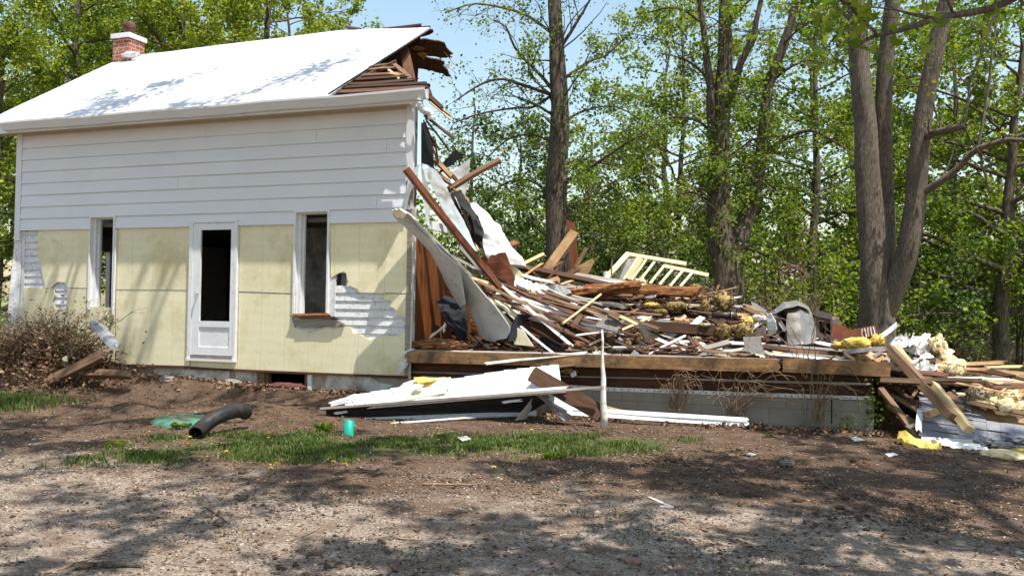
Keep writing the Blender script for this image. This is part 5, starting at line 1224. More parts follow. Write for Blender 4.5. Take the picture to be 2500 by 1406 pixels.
piece('metal_scrap', Q([(1556, 790), (1566, 788), (1580, 806), (1610, 822), (1585, 818), (1574, 826)], 0.3), 0.006, 'asphalt_scrap', 'grey torn felt hanging over the dark beam end', 'felt scrap')
R('pale sheet bent over behind the dark beam', [(1668, 796, 0.7), (1690, 785, 0.75), (1708, 768, 0.85)], [(1690, 798, 0.6), (1706, 790, 0.65), (1722, 774, 0.8)], 'metal_white', crumple=0.02)
piece('metal_scrap', Q([(1590, 790), (1612, 778), (1636, 780), (1634, 788), (1612, 788)], 0.7), 0.006, 'metal_grey', 'grey metal scrap lying on the dark beam', 'metal scrap')
L_('pale wool lying on the dark beam', 1722, 793, 0.6, 40, 9, 'insul_pale')
L_('pale wool at the right end of the dark beam', 1770, 806, 0.5, 28, 34, 'insul_dirty')
L_('yellow wool bundle beneath the dark beam', 1700, 826, 0.25, 24, 11, 'insul_pale')
L_('mustard wool hanging in the hollow under the dark beam', 1562, 826, 0.35, 22, 38, 'insul_dirty')
L_('foil backed yellow wool left of the hanging mustard one', 1530, 838, 0.25, 20, 26, 'insul_dirty')
piece('foil_scrap', Q([(1502, 838), (1512, 822), (1522, 830), (1518, 842)], 0.15), 0.006, 'foil', 'crumpled foil beside the yellow wool', 'foil', jagged=0.006)
B('pale grey board flat in the hollow under the dark beam', (1590, 838, 0.5), (1680, 842, 0.5), 24, 'metal_grey', 'board', 'board')
B('weathered grey log end pointing right at the floor front', (1705, 856, 0.05), (1780, 836, 0.25), 13, 'wood_grey', 'stake', 'stake', t=0.05, jag=(0.03, 0.04))
B('red brown splintered stick under the yellow wool bundle', (1680, 820, 0.15), (1702, 856, 0.05), 7, 'wood_red', 'stick', 'stick', jag=(0.04, 0.03))
B('second red brown splinter standing beside another', (1694, 826, 0.15), (1718, 856, 0.05), 9, 'wood_red', 'stick', 'stick', jag=(0.04, 0.03))
R('long grey flashing trough lying at the floor front', [(1562, 872, -0.05), (1650, 872, -0.05), (1738, 866, -0.05)], [(1570, 858, 0.05), (1650, 860, 0.05), (1746, 856, 0.05)], 'metal_zinc', 'flashing', 'flashing', nu=14, nv=5, crumple=0.008, bow=-0.03)
piece('metal_scrap', Q([(1537, 868), (1548, 854), (1560, 862), (1558, 882), (1552, 886), (1540, 878)], -0.16), 0.006, 'metal_grey', 'grey bent scrap hanging over the front beam', 'metal scrap')
L_('pale wool roll on the flashing trough', 1760, 868, -0.02, 44, 8, 'insul_pale', tilt=0.1)
B('white board end over the flashing trough', (1742, 862, 0.1), (1812, 854, 0.15), 8, 'wood_white', 'trim_board', 'trim')
B('white trim in the shade right of the grey log', (1770, 836, 0.4), (1868, 842, 0.4), 9, 'wood_white', 'trim_board', 'trim')
piece('roofing_scrap', Q([(1814, 822, 0.05), (1856, 821, 0.08), (1867, 866, -0.05), (1820, 858, -0.06)]), 0.010, 'asphalt_scrap', 'upright grey brown roofing square at the floor front', 'roofing scrap')
B('dark brown stick right of the upright roofing square', (1862, 858, 0.05), (1895, 868, 0.05), 8, 'wood_grey', 'stick', 'stick')
lath((1890, 866, 0.05), (2090, 884, 0.0), 8, 'wood_white', 'white trim lying along the right floor front')
lath((1850, 842, 0.5), (2080, 858, 0.5), 7, 'wood_grey', 'grey lath behind the white trim on the right')
B('dark board under the crumpled metal', (1860, 846, 0.35), (2060, 868, 0.3), 14, 'wood_dark', 'board', 'board')
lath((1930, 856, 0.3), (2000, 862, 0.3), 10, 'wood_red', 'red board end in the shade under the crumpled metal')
# things around the crumpled galvanised sheet
gridsheet('metal_sheet', [[(1874, 768, 0.80), (1890, 755, 0.72), (1908, 745, 1.05), (1926, 748, 0.80), (1948, 736, 0.88), (1974, 750, 1.0)],
  [(1876, 774, 0.80), (1896, 768, 0.62), (1911, 764, 1.0), (1922, 766, 0.60), (1952, 756, 0.66), (1982, 764, 0.92)],
  [(1878, 790, 0.80), (1899, 786, 0.58), (1914, 788, 1.0), (1920, 792, 0.56), (1954, 782, 0.62), (1987, 780, 0.86)],
  [(1880, 806, 0.80), (1900, 804, 0.60), (1914, 814, 0.95), (1921, 818, 0.52), (1957, 810, 0.58), (1990, 808, 0.80)],
  [(1884, 822, 0.80), (1900, 816, 0.66), (1913, 840, 0.90), (1925, 844, 0.50), (1960, 840, 0.52), (1994, 838, 0.74)]], 0.006, 'metal_zinc', 'large crumpled galvanised sheet standing in the heap', crumple=0.018)
gridsheet('metal_sheet', [[(1871, 768, 0.70), (1882, 764, 0.60)], [(1872, 786, 0.62), (1894, 784, 0.50)], [(1873, 804, 0.60), (1897, 804, 0.48)], [(1875, 822, 0.62), (1894, 812, 0.52)]], 0.006, 'metal_white', 'white bent flank of the crumpled galvanised sheet', crumple=0.008, up=6, flat=False)
gridsheet('metal_sheet', [[(1876, 766, 0.76), (1912, 738, 0.95), (1946, 732, 0.95), (1974, 747, 1.0)], [(1892, 766, 0.58), (1918, 752, 0.56), (1950, 746, 0.60), (1980, 760, 0.86)]], 0.006, 'metal_zinc', 'folded grey flap on top of the crumpled sheet', crumple=0.02, up=6)
piece('metal_strip', Q([(1889, 758, 0.8), (1898, 762, 0.7), (1920, 806, 0.45), (1914, 810, 0.45), (1902, 792, 0.55)]), 0.006, 'metal_zinc', 'thin metal strip hanging in front of the crumpled sheet', 'metal strip')
piece('metal_scrap', Q([(1833, 736), (1840, 738), (1872, 758), (1868, 766), (1838, 748)], 1.1), 0.006, 'metal_grey', 'pale bent strip sticking up left of the crumpled sheet', 'metal strip')
L_('yellow wool under a split board left of the crumpled sheet', 1830, 788, 0.8, 34, 34, 'insul_yellow')
B('split orange board left of the crumpled sheet', (1812, 776, 0.85), (1842, 786, 0.8), 11, 'wood_tan', 'board', 'board', jag=(0.02, 0.02))
B('white flaking stick beside the crumpled sheet', (1830, 810, 0.55), (1856, 788, 0.6), 9, 'wood_white', 'stick', 'stick')
piece('metal_scrap', Q([(1830, 812), (1870, 798), (1873, 816), (1850, 822)], 0.7), 0.006, 'metal_zinc', 'rust stained flat sheet left of the crumpled metal', 'metal sheet')
B('brown shingle end leaning above the split orange board', (1818, 752, 1.0), (1862, 775, 0.95), 12, 'wood_brown', 'board', 'board')
B('orange board behind the brown shingle', (1815, 748, 1.15), (1870, 772, 1.1), 16, 'wood_tan', 'board', 'board')
L_('white crushed paper left of the crumpled sheet', 1855, 778, 0.8, 34, 18, 'paper_white', 'paper_wad', cat='paper', amp=0.5)
L_('dirty wool clump below the black pipe', 1815, 806, 0.55, 56, 40, 'insul_dirty')
L_('second dirty wool clump left of the upright roofing square', 1762, 812, 0.6, 40, 36, 'insul_dirty')
# chimney tiles
ct = empty('flue_block', at(2010, 812, 0.9), 'charred hollow chimney block lying beside the crumpled metal', 'chimney block')
p0 = at(1990, 770, 0.9); ex = (at(2033, 780, 0.95)-p0); ez = (at(1991, 820, 0.9)-p0); ey = Vector((0.08, 0.30, 0.02))
mb = MB()
def obx(u0, u1, v0, v1, w0, w1):
    c = lambda u, v, w: p0+ex*u+ez*v+ey*w
    mb.add([c(u0, v0, w0), c(u1, v0, w0), c(u1, v1, w0), c(u0, v1, w0), c(u0, v0, w1), c(u1, v0, w1), c(u1, v1, w1), c(u0, v1, w1)], [(0, 1, 2, 3), (7, 6, 5, 4), (4, 5, 1, 0), (5, 6, 2, 1), (6, 7, 3, 2), (7, 4, 0, 3)])
obx(0, 1, 0, 0.24, 0, 1); obx(0, 1, 0.80, 1, 0, 1); obx(0, 0.2, 0.24, 0.80, 0, 1); obx(0.52, 0.60, 0.24, 0.80, 0, 1); obx(0.86, 1, 0.24, 0.80, 0, 1); obx(0.2, 0.86, 0.24, 0.80, 0.85, 1)
mb.build('block', 'block_dark', ct)
piece('mortar_cap', Q([(1990, 756), (2022, 764), (2033, 762), (2032, 780), (1990, 772)], 0.88), 0.05, 'asphalt_scrap', parent=ct)
piece('clay_tile', Q([(2034, 788), (2066, 798), (2075, 808), (2056, 832), (2028, 826)], 0.85), 0.05, 'clay_tile', 'red ribbed clay tile beside the charred block', 'clay tile')
tile_ = piece('clay_tile', Q([(2056, 810), (2136, 794), (2144, 816), (2110, 830), (2058, 826)], 0.7), 0.05, 'clay_tile', 'white flecked clay tile right of the ribbed red one', 'clay tile')
for i in range(5):
    B(None, (2104+7*i, 803-1.4*i, 0.68), (2108+7*i, 824-1.4*i, 0.68), 2.6, 'paper_white', 'tile_rib', 'tile rib', t=0.008, parent=tile_, jag=(0.002, 0.002))
B('grey bent flashing sticking up before the big tree', (2150, 822, 0.8), (2190, 792, 0.9), 12, 'metal_grey', 'flashing', 'flashing', t=0.006)
L_('bright yellow wool batt right of the charred block', 2092, 838, 0.25, 66, 30, 'insul_yellow', amp=0.22, smooth=True)
L_('folded yellow wool at the right of the bright batt', 2140, 832, 0.35, 36, 34, 'insul_yellow')
L_('torn yellow wool end left of the bright batt', 2048, 842, 0.3, 36, 16, 'insul_yellow')
B('white board scrap below the red clay tile', (1995, 836, 0.6), (2052, 846, 0.5), 10, 'wood_white', 'board', 'board')
B('dark grey felt strip under the yellow batts', (2060, 862, 0.1), (2160, 852, 0.1), 14, 'asphalt_scrap', 'felt_strip', 'felt')
R('dark curled felt right of the yellow batts', [(2120, 868, 0.0), (2140, 860, 0.05), (2160, 846, 0.1)], [(2136, 876, -0.05), (2150, 862, -0.02), (2166, 850, 0.05)], 'asphalt_scrap', 'roofing_felt', 'roofing felt', crumple=0.03)
B('pale stick slanting below the bright batt', (2062, 862, 0.0), (2090, 884, -0.05), 8, 'wood_tan', 'stick', 'stick')
B('sawn tan block at the right floor end', (2117, 878, -0.05), (2130, 868, 0.05), 20, 'wood_tan', 'block', 'block', t=0.08, jag=(0.003, 0.003))
B('second sawn block right of another at the floor end', (2135, 886, -0.05), (2148, 872, 0.05), 20, 'wood_tan', 'block', 'block', t=0.08, jag=(0.003, 0.003))
L_('dull wool clump left of the sawn blocks', 2100, 876, -0.02, 24, 26, 'insul_dirty')

# ---- loose boards nothing tells apart: filler of the heap
def filler(n, seed, mset, label, name, group, xr, yr, Lr, w):
    r = random.Random(seed)
    for i in range(n):
        x = r.uniform(*xr); y = yr[0]+(yr[1]-yr[0])*r.random()**1.2
        L = r.uniform(*Lr); z = heap_z(x, y)-0.05+r.uniform(0.0, 0.05)
        if x-L*0.4 < 1.9 and y < 0.95: y += 0.9; z = heap_z(x, y)-0.03
        an = r.gauss(0, 0.38); tl = flow(x)*r.uniform(0.6, 1.2)+r.gauss(0, 0.10)
        d = Vector((math.cos(an)*math.cos(tl), math.sin(an)*math.cos(tl), math.sin(tl)))
        c = Vector((x, y, z)); a, b = c-d*L/2, c+d*L/2
        if a.x < 0.1: a = a+Vector((0.1-a.x, 0, 0)); 
        for p in (a, b): p.z = max(p.z, 1.03)
        plank(name, a, b, r.uniform(*w), r.uniform(0.010, 0.03), r.choice(mset), label, 'board', group, n=(r.gauss(0, 0.4), -0.6, 0.7), jag=(0.04, 0.05), warp=0.012)
filler(22, 41, ['wood_red', 'wood_brown'], 'narrow reddish brown lath in the tangle of the heap', 'loose_lath', 'reddish brown laths in the heap', (0.7, 4.6), (0.1, 1.6), (0.35, 1.3), (0.025, 0.05))
filler(40, 42, ['wood_dark'], 'dark stained board in the tangle of the heap', 'loose_board', 'dark boards in the heap', (0.6, 5.7), (0.15, 1.6), (0.4, 1.3), (0.06, 0.14))
filler(14, 43, ['wood_white', 'metal_grey'], 'pale painted strip in the tangle of the heap', 'loose_strip', 'pale painted strips in the heap', (0.7, 5.6), (0.1, 2.0), (0.3, 1.1), (0.02, 0.05))
filler(15, 44, ['wood_tan', 'wood_pine'], 'bright raw wood stick in the tangle of the heap', 'loose_stick', 'bright raw sticks in the heap', (0.8, 5.6), (0.1, 2.0), (0.2, 0.8), (0.02, 0.06))
filler(26, 45, ['wood_grey'], 'weathered grey board in the tangle of the heap', 'loose_plank', 'grey boards in the heap', (1.0, 5.7), (0.1, 2.0), (0.3, 1.2), (0.04, 0.10))

def sweep(n, seed, mset, label, name, group, w):
    r = random.Random(seed)
    for i in range(n):
        t = r.random(); p = (r.uniform(1195, 1330), 0, 0); x0 = p[0]; y0 = 676+(x0-1195)*0.14+r.uniform(0, 70); x1 = x0+r.uniform(130, 300); sl = r.uniform(0.22, 0.52); y1 = min(868, y0+(x1-x0)*sl)
        d0 = 0.75-(y0-690)*0.006+r.uniform(-0.05, 0.1); d1 = max(0.03, 0.62-(y1-740)*0.0050+r.uniform(-0.08, 0.08))
        B(label, (x0, y0, max(0.1, d0)), (x1, y1, d1), r.uniform(*w), r.choice(mset), name, 'lath', group=group, t=0.012, warp=0.03, jag=(0.03, 0.04))
sweep(16, 61, ['wood_red', 'wood_brown'], 'thin brown lath sweeping down from the torn corner over the heap', 'swept_lath', 'brown laths swept over the heap', (4, 8))
sweep(7, 62, ['wood_white', 'wood_white', 'metal_grey'], 'thin white trim sweeping down from the torn corner over the heap', 'swept_strip', 'white trims swept over the heap', (3.5, 7))
def torn_scraps(n, seed, mset, label, name, cat, group, fz, xr, yr, size, jag=0.008):
    r = random.Random(seed)
    for i in range(n):
        x = r.uniform(*xr); y = yr[0]+(yr[1]-yr[0])*r.random(); s = size*r.uniform(0.4, 1.3); c = Vector((x, y, fz(x, y)+0.03))
        u = Vector((1, r.gauss(0, 0.4), r.gauss(-0.1, 0.25))).normalized(); v = Vector((r.gauss(0, 0.3), 0.7, r.uniform(0.2, 0.9))); v = (v-u*v.dot(u)).normalized()
        k = r.randint(4, 6); an = sorted(r.uniform(0, 6.28) for _ in range(k))
        if max((an[(q+1) % k]-an[q]) % 6.2832 for q in range(k)) > 2.9: an = [6.2832*q/k+r.uniform(-0.3, 0.3) for q in range(k)]
        piece(name, [c+(u*math.cos(q)*r.uniform(0.7, 1.3)+v*math.sin(q)*r.uniform(0.3, 0.6))*s for q in an], r.uniform(0.004, 0.012), r.choice(mset), label, cat, group, jagged=jag)
torn_scraps(30, 71, ['paper_white', 'metal_grey', 'metal_white', 'yellow_foam', 'wood_white'], 'small torn pale sheet scrap lying in the heap', 'pale_scrap', 'scrap', 'pale scraps in the heap', heap_z, (1.0, 5.7), (0.05, 1.7), 0.11)
torn_scraps(26, 72, ['asphalt_scrap', 'tar_paper', 'wood_dark', 'wood_grey'], 'small dark roofing or board scrap lying in the heap', 'dark_scrap', 'scrap', 'dark scraps in the heap', heap_z, (0.9, 5.7), (0.05, 1.7), 0.13)
# ------------------------------------------------------------------ spill at the right end of the floor
def spill_z(x, y):
    t = smooth((x-5.9)/1.7)
    return (0.98-0.72*t)*smooth((y+0.5)/0.9)+0.20*(1-smooth((y+0.5)/0.9))+0.05*noise.noise(Vector((x*2, y*2, 4)))
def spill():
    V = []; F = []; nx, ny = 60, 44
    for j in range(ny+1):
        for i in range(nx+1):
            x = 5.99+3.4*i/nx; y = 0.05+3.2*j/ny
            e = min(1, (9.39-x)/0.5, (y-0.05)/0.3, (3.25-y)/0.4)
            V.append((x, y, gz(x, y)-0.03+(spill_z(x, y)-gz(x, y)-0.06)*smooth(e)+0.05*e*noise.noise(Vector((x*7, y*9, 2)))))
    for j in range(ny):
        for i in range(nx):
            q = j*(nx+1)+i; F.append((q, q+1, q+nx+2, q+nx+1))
    tag(mesh_obj('rubble', V, F, 'gap_shade_mass'), 'rubble under the spill at the right end, coloured dark as shade', 'rubble', None, 'stuff')
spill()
scraps(700, 23, spill_z, (6.0, 9.2, 0.0, 2.8), 0.16, 'splinters and plaster scraps over the spilled debris on the right', 'splinters', amp=0.06)
r_ = np.random.default_rng(9)
P = np.stack([r_.uniform(5.98, 7.6, 1500), r_.uniform(0.0, 1.4, 1500)], 1); P = np.array([[a, b, spill_z(a, b)+r_.uniform(0, 0.05)] for a, b in P])
scatter_quads(P, 0.07, 0.7, 'splinters', 'plaster_crumbs', 'pale plaster and paper crumbs among the spilled boards', 'crumbs', 0.5, 0.01, 0.3, seed=9)
B('heaviest tan brown timber leaning off the floor end', (2172, 850, 0.15), (2330, 1022, -0.75), 34, 'wood_brown', 'timber', 'timber', t=0.09, n=(0.75, -0.45, 0.5), jag=(0.006, 0.02))
B('sunlit upper face board beside the heaviest timber', (2188, 846, 0.2), (2222, 892, 0.0), 17, 'wood_pine', 'board', 'board', t=0.05)
B('pale new timber lying at a slant on the shingles', (2278, 938, -0.35), (2366, 1050, -0.85), 25, 'wood_pine', 'timber', 'timber', t=0.08, n=(0.7, -0.4, 0.6), jag=(0.006, 0.006))
B('short brown board lying level across the heaviest timber', (2150, 928, -0.32), (2276, 932, -0.42), 13, 'wood_brown', t=0.03, n=(0, -0.8, 0.5), jag=(0.004, 0.006))
B('brown timber slanting down beside the block corner', (2150, 950, -0.12), (2244, 1072, -0.50), 13, 'wood_brown', 'timber', 'timber', t=0.05, jag=(0.02, 0.01))
B('uppermost brown board of the fan by the block corner', (2155, 950, 0.1), (2245, 1005, -0.2), 12, 'wood_brown', jag=(0.03, 0.01))
B('dark board crossing the fan by the block corner', (2185, 945, 0.05), (2245, 992, -0.15), 13, 'wood_dark', jag=(0.02, 0.02))
B('tan board low in the fan by the block corner', (2165, 990, 0.15), (2245, 1040, -0.1), 12, 'wood_tan', jag=(0.03, 0.01))
B('red board behind the fan by the block corner', (2180, 930, 0.2), (2250, 970, 0.0), 12, 'wood_red', jag=(0.03, 0.01))
B('small tan stick standing in the fan', (2222, 978, -0.05), (2240, 950, 0.0), 7, 'wood_tan', 'stick', 'stick')
B('dark board low behind the fan', (2150, 1000, 0.2), (2240, 1055, 0.0), 22, 'wood_dark')
B('short sawn timber lying on the shingles', (2255, 1020, -0.32), (2300, 1000, -0.2), 18, 'wood_tan', 'timber', 'timber', t=0.07, jag=(0.005, 0.01))
piece('board', Q([(2303, 960, -0.1), (2330, 950, 0.0), (2358, 1000, -0.25), (2335, 1010, -0.3)]), 0.02, 'wood_brown', 'brown panel piece propped behind the pale timber', 'panel')
def spill_boards(n, seed, mset, label, name, group):
    r = random.Random(seed)
    for i in range(n):
        x = r.uniform(6.1, 8.6); y = r.uniform(0.05, 1.9); L = r.uniform(0.3, 1.2); an = r.gauss(0.1, 0.45); tl = -0.20+r.gauss(0, 0.12)
        dd = Vector((math.cos(an)*math.cos(tl), math.sin(an)*math.cos(tl), math.sin(tl))); c = Vector((x, y, spill_z(x, y)+r.uniform(0.03, 0.15)))
        plank(name, c-dd*L/2, c+dd*L/2, r.uniform(0.03, 0.10), r.uniform(0.012, 0.035), r.choice(mset), label, 'board', group, n=(r.gauss(0, 0.4), -0.5, 0.8), jag=(0.04, 0.05))
spill_boards(46, 51, ['wood_tan', 'wood_pine'], 'raw tan board among the spilled debris on the right', 'spilled_board', 'tan boards in the spill')
spill_boards(40, 52, ['wood_brown', 'wood_red', 'wood_dark'], 'brown board among the spilled debris on the right', 'spilled_lath', 'brown boards in the spill')
torn_scraps(44, 73, ['wood_tan', 'wood_brown', 'paper_white', 'asphalt_scrap', 'wood_grey'], 'small torn scrap among the spilled debris on the right', 'spilled_scrap', 'scrap', 'scraps in the spill', spill_z, (6.1, 8.6), (0.0, 2.2), 0.13)
def wool(label, l, r_, m='insul_cream', th=0.05, **kw): return R(label, l, r_, m, 'insulation_batt', 'insulation', th=th, nu=18, nv=8, crumple=kw.pop('crumple', 0.06), cs=8, smooth_=False, edge=0.05, **kw)
wool('torn cream batt draped below the biggest foil sheet', [(2262, 832, 0.6), (2290, 850, 0.5), (2300, 880, 0.35)], [(2292, 822, 0.9), (2312, 846, 0.8), (2322, 878, 0.6)])
wool('torn cream batt lying right of the second foil sheet', [(2285, 880, 0.3), (2315, 890, 0.25), (2352, 902, 0.2)], [(2295, 868, 0.6), (2325, 876, 0.55), (2360, 888, 0.5)])
wool('torn cream batt on the boards left of the white wool heap', [(2362, 965, -0.1), (2400, 972, -0.12), (2440, 978, -0.15)], [(2370, 940, 0.2), (2405, 945, 0.2), (2445, 955, 0.15)])
wool('crumpled cream batt at the floor end under the tan block', [(2150, 880, -0.05), (2175, 890, -0.05), (2200, 905, -0.1)], [(2165, 862, 0.3), (2190, 868, 0.3), (2215, 880, 0.2)], 'insul_pale')
wool('cream batt bulging at the foot of the long boards', [(2380, 985, -0.2), (2430, 1000, -0.25), (2500, 1010, -0.3)], [(2390, 960, 0.05), (2440, 968, 0.05), (2510, 975, 0.0)], bow=0.05)
r = random.Random(88)
for i in range(34):
    x0 = r.uniform(2175, 2470); y0 = 858+(x0-2175)*0.16+r.uniform(0, 62); L = r.uniform(50, 190); y1 = y0+L*r.uniform(-0.08, 0.30); dy = 0.62-(y0-858-(x0-2175)*0.16)*0.013
    B('splintered board lying over the wool of the spill on the right', (x0, y0, dy), (x0+L, y1, dy-(y1-y0)*0.008), r.uniform(5, 13), r.choice(['wood_tan', 'wood_tan', 'wood_brown', 'wood_red', 'wood_pine', 'wood_dark', 'wood_white']), 'spilled_plank', 'board', group='splintered boards over the spill', jag=(0.05, 0.06), warp=0.02)
# piece of shingled roof on the ground
sr = empty('roof_fragment', at(2380, 1020, -0.3), 'fallen piece of roof with grey shingles at the right edge', 'roof fragment')
m = bpy.data.materials.new('shingles'); m.use_nodes = True; nt = m.node_tree; M['shingles'] = m
bs = nt.nodes['Principled BSDF']; tc = nt.nodes.new('ShaderNodeTexCoord'); nz = _noise(nt, tc.outputs['Object'], 90, 3, 0.7)
nt.links.new(_ramp(nt, nz, [(0.3, (0.15, 0.15, 0.165)), (0.7, (0.30, 0.30, 0.33))]), bs.inputs['Base Color']); bs.inputs['Roughness'].default_value = 0.95
nt.links.new(_bump(nt, nz, 0.5, 0.004), bs.inputs['Normal'])
c00, c10, c11, c01 = at(2243, 1062, -0.62), at(2520, 1112, -0.75), at(2500, 975, 0.15), at(2244, 958, 0.10)
mb = MB(); r = random.Random(4)
U = lambda u, v: (c00.lerp(c10, u)).lerp(c01.lerp(c11, u), v)
nn = (c10-c00).cross(c01-c00).normalized()
rows, cols = 6, 8
for j in range(rows):
    for i in range(cols):
        if i >= 5 and j >= 3 and r.random() < 0.9: continue
        if i >= 4 and j >= 4: continue
        u0, u1 = i/cols+0.0012, (i+1)/cols-0.0012; v0, v1 = j/rows-0.03, (j+1)/rows+0.01
        dz = r.uniform(0, 0.008)+(0.02*r.random() if i >= 5 else 0)
        a, b, c, d = U(u0, v0)+nn*(0.012+dz), U(u1, v0)+nn*(0.012+dz*r.uniform(0.5, 2.4)), U(u1, v1)+nn*0.004, U(u0, v1)+nn*0.004
        mb.add([a, b, c, d, a-nn*0.006, b-nn*0.006, c-nn*0.004, d-nn*0.004], [(0, 1, 2, 3), (4, 5, 1, 0), (5, 6, 2, 1), (7, 4, 0, 3), (7, 6, 5, 4)])
mb.build('shingles', 'shingles', sr)
mb = MB(); mb.prism([c00-nn*0.008, c10-nn*0.008, c11-nn*0.008, c01-nn*0.008], -nn*0.03); mb.build('roof_boarding', 'wood_tan', sr)
plank('eave_board', at(2243, 1068, -0.66), at(2520, 1118, -0.80), 0.05, 0.02, 'wood_dark', parent=sr, n=(0, -1, 0.3))
mb = MB(); a, b = at(2249, 1074, -0.72), at(2375, 1082, -0.80); mb.bar(a, b, 0.085, 0.006, (0, -0.8, 0.6)); mt = mb.build('drip_edge', 'metal_white', sr)
B('white upright metal edge beside the shingles', (2242, 1056, -0.62), (2247, 1002, -0.45), 14, 'metal_white', 'metal_strip', 'metal strip', t=0.006)
piece('metal_scrap', Q([(2210, 1040), (2235, 1032), (2246, 1030), (2243, 1036), (2222, 1046)], -0.5), 0.005, 'metal_grey', 'grey metal scrap left of the shingles', 'metal scrap')
for i, (px, py, w, h, lb) in enumerate(((2400, 1075, 40, 20, 'crumpled shingle scrap at the low edge of the fallen roof'), (2445, 1085, 60, 22, 'torn shingle heap at the right low edge of the fallen roof'), (2480, 1070, 50, 20, 'torn shingles at the right frame edge'), (2380, 1092, 44, 12, 'flat shingle scrap under the drip edge end'))):
    L_(lb, px, py, -0.85+0.05*i, w, h, 'shingles', 'shingle_scrap', 'shingle scrap', amp=0.6, flat=True, sub=3)
B('brown board along the front of the fallen roof', (2255, 1098, -0.95), (2460, 1108, -1.05), 11, 'wood_brown', jag=(0.03, 0.03))
B('short pine stick crossing the foil at the front', (2278, 1076, -0.85), (2298, 1098, -0.98), 10, 'wood_tan', 'stick', 'stick')
R('crumpled foil sheet in front of the fallen roof', [(2295, 1092, -0.98), (2350, 1100, -1.0), (2430, 1112, -1.0)], [(2290, 1076, -0.85), (2350, 1084, -0.85), (2420, 1098, -0.9)], 'foil', 'foil_sheet', 'foil', nu=20, nv=8, crumple=0.05, cs=9)
R('yellow wool batt lying before the fallen roof', [(2190, 1072, -0.78), (2225, 1090, -0.95), (2265, 1100, -1.0), (2300, 1096, -1.0)], [(2196, 1060, -0.6), (2235, 1072, -0.75), (2275, 1086, -0.88), (2300, 1090, -0.9)], 'insul_yellow', 'insulation_batt', 'insulation', th=0.05, crumple=0.05, cs=8, bow=0.04)
L_('cream wool roll at the right front corner', 2460, 1112, -1.1, 110, 30, 'insul_cream', 'insulation_roll', amp=0.2, smooth=True)
L_('orange brown wool at the right frame edge', 2495, 1112, -1.12, 60, 34, 'insul_yellow')
# upper right: foil, wool and long boards
R('biggest foil sheet heaped right of the floor end', [(2180, 852, 0.45), (2184, 826, 0.60), (2200, 812, 0.85)], [(2268, 852, 0.55), (2288, 832, 0.80), (2270, 816, 1.05)], 'foil', 'foil_sheet', 'foil', nu=16, nv=20, crumple=0.11, cs=6, smooth_=False, edge=0.05)
L_('cream wool hanging at the right of the biggest foil sheet', 2290, 846, 0.6, 34, 44, 'insul_cream')
R('second foil sheet below the biggest one', [(2224, 908, 0.00), (2222, 882, 0.15), (2236, 862, 0.40)], [(2286, 904, 0.05), (2292, 880, 0.25), (2276, 862, 0.50)], 'foil', 'foil_sheet', 'foil', nu=14, nv=16, crumple=0.10, cs=7, smooth_=False, edge=0.05)
R('narrow foil strip left of the second foil sheet', [(2170, 858, 0.2), (2205, 852, 0.3), (2240, 850, 0.4)], [(2176, 842, 0.5), (2208, 838, 0.6), (2244, 838, 0.7)], 'foil', 'foil_sheet', 'foil', nu=16, nv=6, crumple=0.06, cs=9, smooth_=False, edge=0.03)
L_('cream wool tuft below the second foil sheet', 2300, 898, 0.3, 50, 30, 'insul_cream')
L_('orange wool ball on the long boards', 2330, 905, 0.15, 46, 30, 'insul_cream', amp=0.25)
L_('ragged cream wool in the middle of the long boards', 2390, 960, -0.1, 60, 34, 'insul_pale', amp=0.5)
L_('white wool heap at the right frame edge', 2470, 966, -0.1, 70, 28, 'insul_cream', 'wool_heap', cat='insulation')
L_('smooth cream wool dome at the right', 2455, 990, -0.25, 44, 40, 'insul_cream', amp=0.15, smooth=True)
lath((2215, 898, 0.3), (2500, 932, 0.4), 9, 'wood_tan', 'upper tan board of the long right ones')
lath((2350, 900, 0.6), (2520, 915, 0.7), 12, 'wood_tan', 'tan board running off the right frame edge')
lath((2240, 905, 0.2), (2360, 925, 0.2), 10, 'wood_red', 'red brown board under the second foil sheet')
lath((2330, 930, 0.1), (2520, 962, 0.15), 12, 'wood_tan', 'lower tan board of the long right ones')
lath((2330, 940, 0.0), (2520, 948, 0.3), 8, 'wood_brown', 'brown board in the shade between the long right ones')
lath((2365, 982, -0.25), (2520, 1010, -0.3), 14, 'wood_brown', 'brown board at the upper edge of the fallen roof')
lath((2290, 925, 0.0), (2385, 935, 0.0), 10, 'wood_pine', 'short pale board below the orange wool ball')
piece('opening_shade', Q([(2300, 935), (2380, 925), (2385, 955), (2310, 960)], 0.2), 0.02, 'tar_paper', 'black sheet added as the dark opening under the long right boards', 'tar paper')  # flat black sheet stands for the shaded opening below these boards
lath((2160, 905, -0.02), (2240, 880, 0.2), 8, 'wood_white', 'white strip among crumbs at the floor end')
L_('foil wad far right in the grass', 2440, 898, 4.5, 36, 10, 'foil', 'foil_bundle', amp=0.4)

